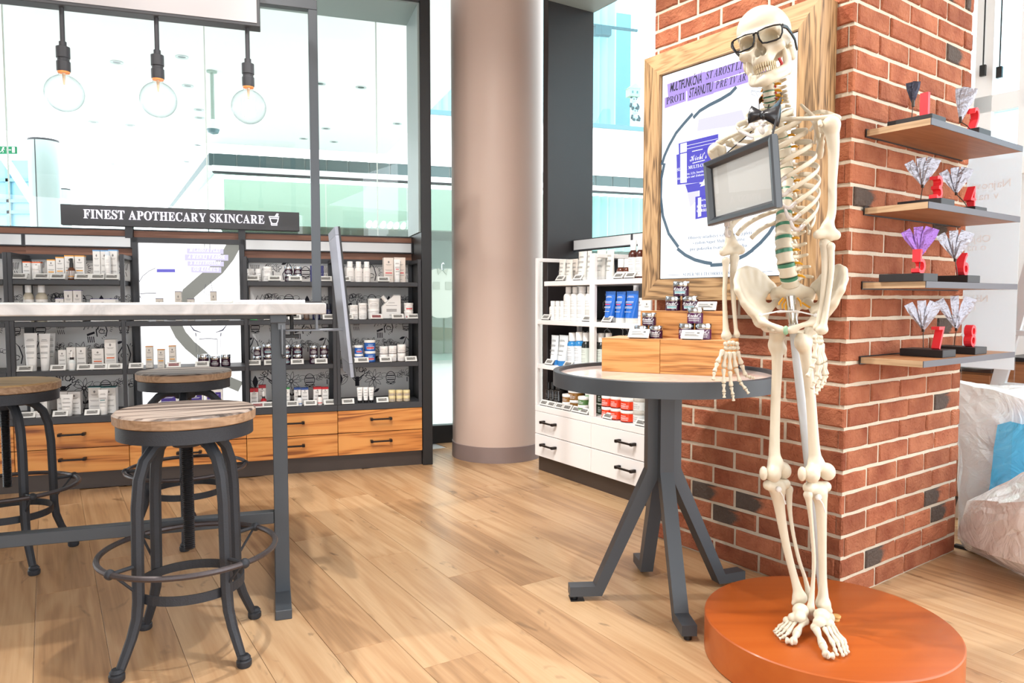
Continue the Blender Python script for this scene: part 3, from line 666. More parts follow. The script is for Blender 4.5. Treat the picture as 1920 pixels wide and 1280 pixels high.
# ------------------------------------------------------------------ bar table with gantry (frame like the wall: x along, y away)
lp = gz(537, 1104, .03); TW = .66
FT = Fr((lp.x, lp.y), 18.3)
def bar_table():
    t = thing('bar_table', 'long bar table with white marble slab, graphite legs and an overhead gantry', 'table', FT.w(0, 0), FT.rot())
    XE = FT.px(611, 576, -.16)[0]; XS = -2.9; y0, y1 = -.18, TW+.16
    MB().box(XS, XE, y0, y1, .993, 1.03, .004).build('marble_slab', M_MARB, t, True)
    for xx in (-.012, -2.6):
        for yy in (0, TW):
            MB().box(xx-.024, xx+.024, yy-.024, yy+.024, .03, .992, .002).build('leg', M_TBL, t)
        MB().box(xx-.026, xx+.026, -.185, TW+.185, 0, .032, .002).build('foot_bar', M_TBL, t)
        MB().box(xx-.026, xx+.026, -.15, TW+.15, .965, .993, .002).build('top_crossbar', M_TBL, t)
    for yy in (0, TW):
        MB().box(-2.6, -.036, yy-.02, yy+.02, .975, .992, .002).build('top_rail', M_TBL, t)
    MB().box(-2.576, -.036, -.02, .02, .272, .312, .002).build('foot_rail', M_TBL, t)
    h = MB(); h.tube([(.0, -.03, .955), (.0, -.03, .885)], .006, 8).tube([(0, -.03, .888), (0, -.03, .855), (.004, -.034, .845), (.01, -.036, .85)], .0045, 8); h.box(-.012, .012, -.034, -.024, .94, .962); h.build('bag_hook', mat('hook_steel', '#5b5c5e', .3, .9), t)
    # gantry: post at the far right corner, beam, sign box on arms
    yp = TW+.10; xp = FT.px(590, 300, yp)[0]; zt = FT.px(597, 4, yp)[1]
    MB().box(xp-.019, xp+.019, yp-.02, yp+.02, 1.03, zt-.042, .002).build('gantry_post', M_TBL, t)
    MB().box(-2.8, -2.76, yp-.02, yp+.02, 1.03, zt-.042, .002).build('gantry_post', M_TBL, t)
    MB().box(-2.8, xp+.019, yp-.02, yp+.02, zt-.042, zt, .002).build('gantry_beam', M_TBL, t)
    ys = .31; xs, zs = FT.px(488, 46, ys); xs2, zs2 = FT.px(0, 1, ys)
    zs = .5*(zs+zs2)
    for q in (-2.2, -1.3, xs-.03): MB().box(q-.02, q+.02, ys+.02, yp-.02, zt-.03, zt-.005).build('gantry_arm', M_TBL, t)
    b = MB().box(-2.7, xs, ys, ys+.06, zs, zs+.34, .002).build('gantry_sign', mat('gantry_sign_edge', '#3b3c40', .45), t)
    MB().box(-2.69, xs-.012, ys-.002, ys+.01, zs+.012, zs+.33).build('sign_face', mat('gantry_sign_face', '#aaa7a9', .35), b)
    return t, ys, zs
TBL, SG_Y, SG_Z = bar_table()
# ------------------------------------------------------------------ pendant bulbs under the gantry sign
M_BULB = glass('bulb_glass', (.985, .995, .995), .5, rim=(.42, .50, .50)); M_FIL = mat('filament', '#ffd9a0', .5, emit=9.0); M_COP = mat('socket_copper_glow', '#e0884a', .4, .3, emit=.5)  # glow put into the copper ring's colour, as if lit by the filament
def pendant(px, py_b, wh):
    x = FT.px(px, py_b, SG_Y+.03)[0]; zb = FT.px(px, py_b, SG_Y+.03)[1]
    t = thing('pendant_lamp', 'clear globe filament bulb on a black rod, '+wh, 'lamp', FT.w(x, SG_Y+.03, 0), FT.rot(), 'globe bulbs under the gantry sign')
    R_ = .0625; cz = zb+R_; top = cz+.058
    MB().tube([(0, 0, top+.09), (0, 0, SG_Z)], .008, 10).build('rod', M_DARK, t, True)
    MB().lathe([(.012, .118), (.012, .104), (.022, .1), (.022, .063), (.019, .062), (.019, .052), (.022, .05), (.022, .02), (.0205, .016)], 24, (0, 0, top)).build('socket', M_DARK, t, True)
    MB().lathe([(.0, .021), (.0205, .02), (.019, .012), (.0, .012)], 24, (0, 0, top)).build('socket_ring', M_COP, t, True)
    prof = [(.017, .018), (.017, .006)]+[(R_*math.sin(a), cz-top+R_*math.cos(a)) for a in [R(18+i*9) for i in range(18)]]+[(0, cz-top-R_)]
    MB().lathe(prof, 36, (0, 0, top), False).build('bulb', M_BULB, t, 'full')
    f = MB()
    for k in range(6):
        a = 2*PI*k/6; f.tube([(.02*math.cos(a), .02*math.sin(a), cz+.034), (.02*math.cos(a+.12), .02*math.sin(a+.12), cz-.036)], .0014, 6)
    f.build('filament', M_FIL, t)
    MB().tube([(0, 0, top+.016), (0, 0, cz+.045), (0, 0, cz+.03)], [.006, .004, .002], 8).build('stem', mat('bulb_stem', '#c9b49a', .3), t, True)
    return t
for a, b, c in ((122, 209, 'hanging farthest from the gantry post'), (298, 220, 'hanging between the two other globe bulbs'), (467, 232, 'hanging nearest the gantry post')): pendant(a, b, c)
# ------------------------------------------------------------------ stools
M_IRON = mat('stool_iron', '#33353a', .55, .3, .4, bump=.25, bscale=220, vary=.1)
W_GREY = wood('seat_grey_wood', ('#2f241d', '#7b6c63', '#a5978c'), 'X', 1.0, .5, rings=8, contrast=2.6, bump=.5, dist=1.2)
W_TAN = wood('seat_tan_wood', ('#7e5a35', '#b08b5c', '#c9a878'), 'X', 1.2, .55, rings=9, contrast=.9, bump=.3, dist=1.2)
W_RIM = wood('seat_rim_wood', ('#5b4632', '#917256', '#b29274'), 'X', 1.2, .6, rings=9, contrast=.9, bump=.3)
def stool(c, zs, rot, label, seatm, grain):
    t = thing('bar_stool', label, 'stool', (c[0], c[1], 0), R(rot), 'adjustable iron bar stools')
    r = .193; rng = random.Random(int(c[0]*100)); n = 48
    def rr(i, b): return r+rng.uniform(-.0012, .0012)+b
    secs = []
    for z, b in ((zs-.034, -.004), (zs-.031, 0), (zs-.006, .001), (zs, -.005)):
        secs.append([(rr(i, b)*math.cos(2*PI*i/n), rr(i, b)*math.sin(2*PI*i/n), z) for i in range(n)])
    s = MB().use(W_RIM).rings(secs[:3], cap=False).use(seatm).rings(secs[2:], cap=False); k = len(s.v)-n
    s.add([(0, 0, zs)]+s.v[k:], [(0, 1+i, 1+(i+1) % n) for i in range(n)]); o = s.build('seat', None, t); o.rotation_euler = (0, 0, R(grain-rot))
    MB().lathe([(.150, zs-.036), (.186, zs-.036), (.186, zs-.075), (.18, zs-.075), (.178, zs-.05), (.02, zs-.048)], 48, cap=False).build('seat_band', M_IRON, t, True)
    zl = .622
    MB().lathe([(.038, zl-.012), (.044, zl-.004), (.044, zl+.022), (.024, zl+.03)], 24).build('hub', M_IRON, t, True)
    scw = MB(); prof = []; z = .30
    while z < zs-.05: prof += [(.0135, z), (.0165, z+.003)]; z += .006
    scw.lathe(prof, 16); scw.build('screw', mat('screw_steel', '#3c3b3d', .35, .8), t, True)
    for k in range(4):
        a = PI/2*k; c0, s0 = math.cos(a), math.sin(a); P = []; rd = []
        prof = [(.030, zl+.012, 1), (.075, zl+.012, 1), (.105, zl-.002, 1), (.135, zl-.035, 1), (.152, zl-.085, 1), (.160, zl-.16, 1), (.163, .30, 1), (.164, .20, .98), (.170, .15, .92), (.187, .10, .85), (.213, .045, .78), (.226, .018, .74)]
        for rad, zz, f in prof: P.append((rad*c0, rad*s0, zz)); rd.append(.0165*f)
        leg = MB().tube(P, rd, 8, up=(-s0, c0, 0), asp=1.05).build('leg', M_IRON, t, True)
        MB().lathe([(.018, 0), (.021, .005), (.021, .018), (.016, .022), (.019, .026), (.013, .034)], 16, (.232*c0, .232*s0, 0)).build('foot_cap', M_IRON, leg, True)
        MB().tube([(.166*c0, .166*s0, .30), (.243*c0, .243*s0, .30)], .006, 8).sphere((.243*c0, .243*s0, .30), .0145, 12, 8).tube([(.238*c0, .238*s0, .30), (.17*c0, .17*s0, .225)], .004, 6).build('ring_clamp', M_IRON, t, True)
    MB().tube([(.243*math.cos(2*PI*i/64), .243*math.sin(2*PI*i/64), .30) for i in range(64)], .0085, 8, True).build('foot_ring', mat('ring_iron', '#4d4647', .4, .6, bump=.2, bscale=150), t, True)
    secs = [[(q*math.cos(2*PI*i/48), q*math.sin(2*PI*i/48), zz) for q, zz in ((.147, .187), (.152, .187), (.152, .214), (.147, .214))] for i in range(49)]
    MB().rings(secs, cap=False).build('brace_hoop', M_IRON, t, False)
    return t
stool((-.962, 2.135), .72, 59.5, 'iron bar stool with weathered grey wooden seat in front of the marble table', W_GREY, 28)
stool((-1.44, 3.19), .73, 20.4, 'iron bar stool with grey wooden seat standing before the lit poster bay', W_GREY, 20)
stool((-1.998, 2.849), .72, 53, 'iron bar stool with tan wooden seat behind the table foot rail', W_TAN, 0)
# ------------------------------------------------------------------ booklets on the slab
def booklet(px0, px1, yl, z0, th, label, cat='booklet', tint='#f2eef0', d=.2):
    x0 = FT.px(px0, 562, yl)[0]; x1 = FT.px(px1, 562, yl)[0]; t = thing('brochure', label, cat, FT.w(x0, yl, z0), FT.rot()); w = x1-x0
    MB().box(0, w, 0, d, 0, th, .0005).build('pages', mat('paper_'+tint[1:], tint, .7), t)
    MB().box(.002, w-.002, .002, d-.002, th, th+.0006).build('cover', mat('cover_'+tint[1:], '#dcd2e8' if tint == '#f2eef0' else tint, .35), t)
    return t
booklet(437, 572, -.05, 1.0303, .009, 'thick white booklet lying near the end of the marble slab', d=.2)
booklet(382, 434, .02, 1.0303, .006, 'thin folded grey-green leaflet beside the thick booklet on the marble slab', tint='#c9cfc9', d=.16)
booklet(575, 603, .0, 1.0303, .004, 'black pad lying at the very end of the marble slab', 'pad', '#26262a', d=.16)
# ------------------------------------------------------------------ tilted screen on a clamp at the slab's end
def clamp_screen():
    xe = FT.px(611, 576, -.16)[0]; yb = .16
    t = thing('tilted_screen', 'tall thin grey screen tilted on a clamp arm at the marble table end', 'screen', FT.w(xe, yb, 0), FT.rot())
    Kx = lambda x, y: (FT.px(x, y, yb)[0]-xe, FT.px(x, y, yb)[1])
    tp = Kx(621, 432); bt = Kx(650, 700); d = Vector((bt[0]-tp[0], bt[1]-tp[1])).normalized(); nrm = Vector((-d.y, d.x)); th = .012; hw = .15
    def slab(mb, a, b, y0, y1, t0, t1):
        P = []
        for y in (y0, y1):
            for q, s in ((a, t0), (b, t0), (b, t1), (a, t1)): P.append((tp[0]+d.x*q+nrm.x*s, y, tp[1]+d.y*q+nrm.y*s))
        mb.add(P, [(0, 1, 2, 3), (7, 6, 5, 4), (0, 4, 5, 1), (1, 5, 6, 2), (2, 6, 7, 3), (3, 7, 4, 0)])
    Ln = (Vector(bt)-Vector(tp)).length
    a = MB(); slab(a, .03, Ln-.05, -hw, hw, 0, th); a.build('panel', mat('screen_grey', '#9a9eaa', .3, .3), t)
    for c0, c1 in ((0, .029), (Ln-.049, Ln)): a = MB(); slab(a, c0, c1, -hw, hw, 0, th); a.build('end_cap', mat('screen_cap', '#8b8f9a', .35, .3), t)
    a = MB(); slab(a, .0, Ln, -hw-.002, hw+.002, th, th+.006); a.build('dark_face', M_BLACK, t)
    zc = Kx(600, 617)[1]; xb = Kx(642, 620)[0]
    c = MB(); c.box(-.14, xb+.005, -.03, .03, zc-.006, zc+.002, .001); c.box(-.016, -.008, -.025, .025, zc, .993); c.build('clamp_arm', mat('clamp_grey', '#74777d', .35, .5), t)
    s = MB(); s.tube([(-.10, 0, zc-.02), (-.10, 0, .985)], .007, 10).lathe([(.018, .98), (.018, .992)], 16, (-.10, 0, 0)).box(-.125, -.075, -.006, .006, zc-.03, zc-.018, .002); s.build('clamp_screw', M_BLACK, t, True)
clamp_screen()
# ------------------------------------------------------------------ round table
RTC = (.525, 2.51); RTR = .382; RTZ = .797
def round_table():
    t = thing('round_table', 'round high table with pink marble top, graphite rim and four splayed legs', 'table', (RTC[0], RTC[1], 0), 0)
    n = 96; r = RTR
    MB().lathe([(r-.022, RTZ-.05), (r, RTZ-.05), (r, RTZ-.001), (r-.001, RTZ), (r-.02, RTZ), (r-.02, RTZ-.012), (r-.022, RTZ-.014)], n, cap=False).build('rim', M_TBL, t, True)
    MB().lathe([(0, RTZ-.03), (r-.019, RTZ-.03), (r-.019, RTZ-.0125), (0, RTZ-.0125)], n, cap=False).build('marble_top', M_PINK, t)
    MB().box(-.16, .16, -.03, .03, RTZ-.045, RTZ-.03).build('top_plate', M_TBL, t)
    feet = [gz(1075, 1122), gz(1290, 1198), gz(1200, 1062), gz(1383, 1092)]
    for f in feet:
        a = math.atan2(f.y-RTC[1], f.x-RTC[0]); L = math.hypot(f.x-RTC[0], f.y-RTC[1])-.015; hw = .0235; mb = MB()
        prof = [(.035, RTZ-.03), (.035, .455), (L-.085, .036), (L+.03, .036)]
        inn = [(.012, RTZ-.03), (.012, .44), (L-.098, .012), (L+.03, .012)]
        # outline in (radius, z): thick strip
        out = [(.060, RTZ-.03), (.060, .455), (L-.058, .05), (L+.03, .05), (L+.03, .016), (L-.082, .016), (.014, .445), (.014, RTZ-.03)]
        mb.prism(out, -hw, hw); lg = mb.build('leg', M_TBL, t); lg.rotation_euler = (0, 0, a)
        MB().lathe([(.012, 0), (.012, .016)], 16, (L+.012, 0, 0)).build('leveller', M_BLACK, lg, True)
        if f == feet[0]: MB().box(L-.02, L+.028, -.026, .026, 0.0005, .004).build('felt_pad', M_BLACK, lg)
    MB().box(-.02, .02, -.02, .02, .47, .51).build('hub', M_TBL, t)
round_table()
# ------------------------------------------------------------------ wooden risers on the round table
M_RISER = wood('riser_oak', ('#7d4a1f', '#bd8145', '#d09a5e'), 'X', 1.0, .42, rings=16, contrast=1.7, bump=.08, dist=1.4)
rz = RTZ-.0125; q0 = gz(1128, 695.5, rz); q1 = gz(1360, 706, rz)
FX = Fr((q0.x, q0.y), math.degrees(math.atan2(q1.y-q0.y, q1.x-q0.x)))
RL = .5*(FX.px(1128, 634.5)[1]+FX.px(1237, 636)[1]); RX1 = FX.px(1237, 690)[0]; UY = .115
def risers():
    global RU, UX0
    def riser(x0, x1, y0, y1, z0, z1, label):
        t = thing('wooden_riser', label, 'display block', FX.w(x0, y0, z0), FX.rot())
        MB().box(0, x1-x0, 0, y1-y0, 0, z1-z0, .0015).build('block_body', M_RISER, t)
        MB().box(.0, x1-x0, .0, y1-y0, z1-z0, z1-z0+.0012).build('block_top', mat('riser_edge', '#d39a66', .5), t); return t
    riser(0, RX1-.0006, 0, .20, rz, RL, 'low oak riser block on the round table, at the end towards the round column')
    x1 = FX.px(1366, 690)[0]
    riser(RX1+.0006, x1, 0, .20, rz, RL, 'low oak riser block on the round table, at the end beside the bony hand')
    UX0, RU = FX.px(1201, 583, UY); x2 = FX.px(1357, 600, UY)[0]
    riser(UX0, x2, UY, UY+.08, RL+.0013, RU, 'upper oak riser block standing on the two low blocks')
risers()
# ------------------------------------------------------------------ backlit poster in an oak frame on the pillar
M_FRAME = wood('poster_oak_v', ('#4a3419', '#a07d55', '#b8976c'), 'Z', 1.0, .5, rings=20, contrast=1.5, bump=.12, dist=1.6)
M_FRAMEH = wood('poster_oak_h', ('#4a3419', '#a07d55', '#b8976c'), 'X', 1.0, .5, rings=13, contrast=1.5, bump=.12, dist=2.4)
def poster():
    X0, X1, Z0, Z1, D = -.848, -.057, 1.039, 2.036, -.102; w = .084; by = -.0065
    t = thing('lightbox_poster', 'oak framed glowing advertising poster with purple headline on the brick pillar', 'poster', FP.w(0, 0), FP.rot())
    for k, (a, b, c, d) in enumerate((((X0, Z0), (X0, Z1), (X0+w, Z1-w), (X0+w, Z0+w)), ((X1, Z0), (X1-w, Z0+w), (X1-w, Z1-w), (X1, Z1)), ((X0, Z1), (X1, Z1), (X1-w, Z1-w), (X0+w, Z1-w)), ((X0, Z0), (X0+w, Z0+w), (X1-w, Z0+w), (X1, Z0)))):
        MB().prism([a, b, c, d], D, by).build('frame_stile' if k < 2 else 'frame_rail', M_FRAME if k < 2 else M_FRAMEH, t)
    py = -.086
    MB().box(X0+w, X1-w, py+.002, by, Z0+w, Z1-w).build('frame_lining', M_BLACK, t)
    p = MB().box(X0+w+.004, X1-w-.004, py, py+.02, Z0+w+.004, Z1-w-.004).build('poster_panel', emis('poster_white', '#fdfdff', 1.25), t)
    K = lambda x, y: FP.px(x, y, py); lay = lambda k: (lambda x, z: (x, py-.0004*k, z))
    def poly(mb, pts, k): mb.add([lay(k)(*K(*q)) for q in pts], [tuple(range(len(pts)))])
    E = lambda n, c, e=.6: emis('poster_'+n, c, e)
    Zm = lambda u, v: (1220+u/9.145, 100+v/9.145)
    a = MB(); poly(a, [Zm(285, 530), Zm(930, 312), Zm(1000, 520), Zm(300, 748)], 1); poly(a, [Zm(930, 325), Zm(2120, -60), Zm(2120, 150), Zm(940, 540)], 1)
    poly(a, [Zm(242, 765), Zm(610, 640), Zm(605, 820), Zm(242, 945)], 1); poly(a, [Zm(625, 640), Zm(1100, 490), Zm(1080, 690), Zm(632, 825)], 1); poly(a, [Zm(1075, 505), Zm(2000, 220), Zm(2000, 395), Zm(1078, 680)], 1)
    a.build('print_headline_block', E('lilac', '#b89cf6', 1.0), p)
    tx = MB()
    def line(mb, s, p0, p1, cap, st=None, k=2, shear=0.0, gap=.07):
        x0, z0 = K(*p0); x1, z1 = K(*p1); lettering(mb, s, x0, (z0+z1)/2, cap, py-.0004*k, st, width=x1-x0, shear=shear, gap=gap)
    line(tx, 'MULTIFUNKČNÁ', Zm(335, 675), Zm(880, 490), .036, 'bold', shear=.12, gap=.03)
    line(tx, 'STAROSTLIVOSŤ', Zm(950, 460), Zm(1900, 150), .031, 'serifi')
    line(tx, 'PROTI', Zm(270, 880), Zm(590, 785), .029, 'serif'); line(tx, 'STARNUTIU', Zm(660, 765), Zm(1060, 640), .036, 'bold', shear=.12, gap=.03); line(tx, 'PRE TVÁR', Zm(1115, 610), Zm(1640, 455), .029, 'serifi')
    tx.build('print_headline', E('navy', '#160f38', .5), p)
    bd = MB()
    for seg in ([(1381, 163), (1370, 175), (1352, 186), (1330, 197), (1312, 208), (1300, 221)], [(1299, 213), (1283, 231), (1268, 249), (1255, 272), (1246, 292), (1241, 309)], [(1246, 306), (1240, 335), (1239, 370), (1243, 405), (1254, 438), (1272, 463)], [(1270, 466), (1285, 478), (1303, 487), (1322, 492), (1335, 494)], [(1332, 497), (1352, 496), (1375, 489), (1398, 478), (1412, 468)], [(1411, 468), (1426, 455), (1442, 437), (1456, 415), (1466, 390)]):
        ribbon(bd, [K(*q) for q in seg], .0135, lay(1))
    bd.build('print_circle', E('slate', '#4d6a7e', .9), p)
    lv = MB(); poly(lv, [(1310, 224), (1391, 206), (1401, 232), (1307, 246)], 1); lv.build('print_pale_shape', E('pale', '#e4e1f6', 1.0), p); lv = MB(); poly(lv, [(1286, 346), (1310, 342), (1310, 372), (1294, 389)], 1); lv.build('print_pale_shape', E('pale', '#e4e1f6', 1.0), p)
    j = MB(); poly(j, [(1272.6, 269), (1347, 251), (1347, 277), (1273, 289)], 2); poly(j, [(1268.5, 290), (1356, 271), (1356, 337), (1270, 346.5)], 2); poly(j, [(1285, 346), (1312, 342), (1312, 357), (1290, 361)], 2)
    poly(j, [(1312, 345), (1345, 338), (1345, 366), (1312, 371)], 2); poly(j, [(1304, 369), (1352, 360), (1352, 402), (1304, 411)], 2); j.build('print_jar', E('violet', '#4740cf', .95), p)
    jl = MB(); poly(jl, [(1276, 289), (1288, 286.5), (1288, 342), (1276, 343)], 3); poly(jl, [(1276, 270), (1288, 267), (1288, 284), (1276, 287)], 3); poly(jl, [(1309, 371), (1315, 370), (1315, 405), (1309, 407)], 3)
    for yy in (262, 268): ribbon(jl, [K(1276, yy+14), K(1346, yy-2)], .0016, lay(3))
    ribbon(jl, [K(1298, 284), K(1318, 279.5)], .003, lay(3)); ribbon(jl, [K(1299, 306), K(1322, 300)], .003, lay(4)); poly(jl, [(1313, 350), (1322, 333), (1340, 330), (1345, 340)], 3)
    line(jl, 'Kiehl\u2019s', (1294, 303), (1326, 296), .026, 'script', 4); line(jl, 'SUPER MULTI-CORRECTIVE', (1270, 321.5), (1356, 305), .013, 'serif', 4); line(jl, 'Firms, Lifts, Smoothes,', (1284, 329), (1322, 322), .009, 'serifi', 4); line(jl, 'Skin Texture and Enhances', (1270, 338), (1324, 327.5), .009, 'serifi', 4)
    line(jl, 'SUPER MULTI', (1307, 391), (1345, 384), .011, 'serif', 4); line(jl, 'SINCE 1851', (1313, 378), (1345, 372), .006, 'serif', 4); line(jl, 'CORRECTIVE', (1307, 399), (1345, 392), .011, 'serif', 4)
    jl.build('print_jar_lettering', E('bright', '#ffffff', 1.2), p)
    bt = MB(); line(bt, 'Obnovte mladistvý vzhľad svojej pleti'.replace('ľ', 'l'), (1291, 449), (1410, 438.5), .0125, 'serif'); line(bt, 's radom Super Multi-Corrective', (1299.6, 458), (1397, 451), .0125, 'serif'); line(bt, 'pre pokožku tváre a jej okolia.', (1293.7, 470), (1402.7, 462), .0125, 'serif')
    line(bt, 'SUPER MULTI-CORRECTIVE FORMULAS', (1281, 518), (1419, 512), .0125, 'serif'); ribbon(bt, [K(1250, 516), K(1276, 515)], .0015, lay(2)); ribbon(bt, [K(1424, 510), K(1450, 508)], .0015, lay(2))
    for q in ([(1408, 175), (1413, 163), (1428, 165), (1426, 172), (1408, 170)], [(1409, 176), (1416, 180), (1417, 172), (1422, 182), (1425, 173)]): ribbon(bt, [K(*r) for r in q], .0014, lay(2))
    stuff(bt.build('print_small_text', E('steel', '#5d7d9d', .9), p))
poster()
# ------------------------------------------------------------------ wall shelves on the pillar's lit face, with number stands
M_SHB = wood('shelf_walnut', ('#6b4327', '#94623c', '#a8774e'), 'Y', 1.0, .45, rings=8, contrast=.8, bump=.05); M_SHE = wood('shelf_end', ('#8a6a4a', '#b39674', '#c7ad8c'), 'X', 1.0, .5, rings=12, contrast=.7, bump=.05)
SHF = [1.612, 1.351, 1.099, .843]
names = ('topmost of four', 'second from the top', 'third from the top', 'lowest of four')
for z, nm in zip(SHF, names):
    t = thing('wall_shelf', 'walnut wall shelf on the brick pillar, '+nm, 'shelf', FP.w(0, 0), FP.rot(), 'brick pillar wall shelves')
    MB().box(.0085, .214, .081, .8, z-.02, z).build('board', M_SHB, t); MB().box(.214, .217, .0785, .8025, z-.0205, z+.0003).build('front_edge', mat('shelf_edge_grey', '#4f4e55', .45), t)
    MB().box(.0085, .214, .0785, .081, z-.0205, z+.0003).build('end_edge', M_SHE, t); MB().box(.0065, .0095, .074, .806, z-.024, z+.004).build('wall_rail', M_BLACK, t)
M_RED = mat('number_red', '#e8323c', .45); M_BASE = mat('stand_black', '#1e1d20', .5)
M_FOIL = mat('sachet_silver', '#a2a2ac', .28, .75, bump=.8, bscale=70); M_FOILP = mat('sachet_purple', '#8a62a8', .28, .7, bump=.8, bscale=70); M_FOILD = mat('sachet_dark', '#3a3c4a', .3, .6, bump=.8, bscale=70)
M_WIRE = mat('stand_wire', '#4a443e', .4, .8)
def number_stand(n, si, pn, pw, ps, foil, desc):
    zs = SHF[si]; bh = .026; t0 = zs
    nx, ny = FP.g(pn[0], pn[1], zs+bh); wx, wy = FP.g(pw[0], pw[1], zs+bh)
    nx = min(max(nx, .13), .187); 
    t = thing('number_stand', 'red number %s on a black block with %s' % (('one two three four five six seven eight'.split())[n-1], desc), 'number stand', FP.w(nx, ny, zs), FP.rot(), 'numbered sachet stands')
    bx0, bx1 = -.118, .026; by0, by1 = -.048, .05
    MB().box(bx0, bx1, by0, by1, 0, bh, .0015).build('base', M_BASE, t)
    mb = MB(); vs, fs, w = glyph(str(n), None); H_ = .083; sc = H_/.73; sy = min(.042/w, 1.25*sc)
    ymin = min(v[1] for v in vs)
    V = [(-.0, v[0]*sy-.021, bh+(v[1]-ymin)*sc) for v in vs]; th = .026
    from collections import Counter
    e = Counter()
    for f in fs:
        for i in range(len(f)): a, b = f[i], f[(i+1) % len(f)]; e[(min(a, b), max(a, b))] += 1
    k = len(V); mb.add(V+[(v[0]-th, v[1], v[2]) for v in V], list(fs)+[tuple(i+k for i in f[::-1]) for f in fs]+[(a, b, b+k, a+k) for (a, b), c in e.items() if c == 1])
    mb.build('number', M_RED, t)
    # wire and clip, rising from the back of the block
    lx, ly = min(max(wx-nx, bx0+.012), bx1-.012), min(max(wy-ny, by0+.01), by1-.01)
    p = np.array([FP.o[0], FP.o[1], 0]); yv = ny+ly
    cx_, cz_ = FP.px(ps[0], ps[1], yv); cz_ -= zs; cxl = cx_-nx
    wr = MB(); wr.tube([(lx, ly, bh), (lx+.3*(cxl-lx), ly, bh+.4*(cz_-bh)), (cxl, ly, cz_)], .0016, 6); wr.build('wire', M_WIRE, t)
    MB().box(cxl-.004, cxl+.004, ly-.004, ly+.004, cz_-.004, cz_+.018, .001).build('clip', M_WIRE, t)
    rng = random.Random(n); top = FP.px(ps[2], ps[3], yv)[1]-zs; Ls = max(.05, top-cz_); nsa = 2 if n in (1, 2) else 3
    for k in range(nsa):
        an = (-.50, -.08, .36)[k] if nsa == 3 else (-.16, .12)[k]
        if n == 2: an += .12
        ww = (.015, .014, .021)[k] if nsa == 3 else (.014, .024)[k]
        if n == 1: ww = .012
        q = MB(); secs = []
        ca, sa = math.cos(an), math.sin(an); nv = Vector((.55, -.83, 0)); av = Vector((.83, .55, 0))
        for tt, hw in ((0, .22), (.35, .62), (.7, 1), (.985, 1), (1, .98)):
            c0 = Vector((cxl, ly, cz_+.006))+nv*(.006*(k-1)); m_ = c0+av*(sa*Ls*tt)+Vector((0, 0, ca*Ls*tt)); b_ = av*ca-Vector((0, 0, sa)); pf = .0016*math.sin(PI*min(.95, max(.05, tt)))+.0006
            secs.append([m_-b_*ww*hw, m_-b_*ww*hw*.4+nv*(pf+rng.uniform(-.001, .001)), m_+b_*ww*hw*.4+nv*(pf+rng.uniform(-.001, .001)), m_+b_*ww*hw, m_-nv*pf*.6])
        q.rings(secs); q.build('sachet', foil, t)
number_stand(1, 0, (1745, 219), (1709, 226), (1712, 198, 1709, 157), M_FOILD, 'dark narrow sachets')
number_stand(2, 0, (1832, 244), (1800, 236), (1801, 228, 1803, 167), M_FOIL, 'tall silver sachets')
number_stand(3, 1, (1762, 374), (1726, 378), (1730, 350, 1735, 298), M_FOIL, 'a fan of three silver sachets')
number_stand(4, 1, (1825, 389), (1791, 384), (1793, 364, 1797, 316), M_FOIL, 'a fan of three silver sachets')
number_stand(5, 2, (1759, 512), (1723, 513), (1725, 482, 1727, 428), M_FOILP, 'a fan of three purple sachets')
number_stand(6, 2, (1828, 516), (1791, 516), (1791, 488, 1790, 435), M_FOIL, 'a fan of three silver sachets')
number_stand(7, 3, (1765, 655), (1731, 652), (1731, 620, 1732, 566), M_FOIL, 'a fan of three silver sachets')
number_stand(8, 3, (1825, 650), (1791, 647), (1793, 618, 1792, 557), M_FOIL, 'a fan of three silver sachets')
# ------------------------------------------------------------------ round plinth
PLC = (.912, 2.059); PLR = .343; PLZ = .115
M_PLIN = wood('plinth_cherry', ('#83390f', '#a85018', '#b86125'), 'X', 1.0, .36, rings=3, contrast=.55, bump=.02, coat=.08, dist=1.0)
t = thing('round_plinth', 'low round orange-brown wooden plinth in front of the brick pillar', 'plinth', (PLC[0], PLC[1], 0), 0)
MB().lathe([(PLR-.004, 0), (PLR, .004), (PLR, PLZ-.004), (PLR-.003, PLZ-.001)], 128, cap=False).build('plinth_side', M_PLIN, t, True)
MB().lathe([(PLR-.003, PLZ-.001), (PLR-.006, PLZ), (0, PLZ)], 128, cap=False).build('plinth_top', M_PLIN, t, True)
q = gz(1566, 1163, PLZ)
for k in range(2): tag(MB().lathe([(.011, 0), (.0125, .002), (.0125, .006), (.011, .008)], 24).build('wooden_disc', mat('disc_tan', '#c79a58', .6), None, True, loc=(q.x+.003*k, q.y, PLZ+.0082*k)), 'small tan wooden disc lying on the plinth behind the heel', 'disc', 'discs by the heel')
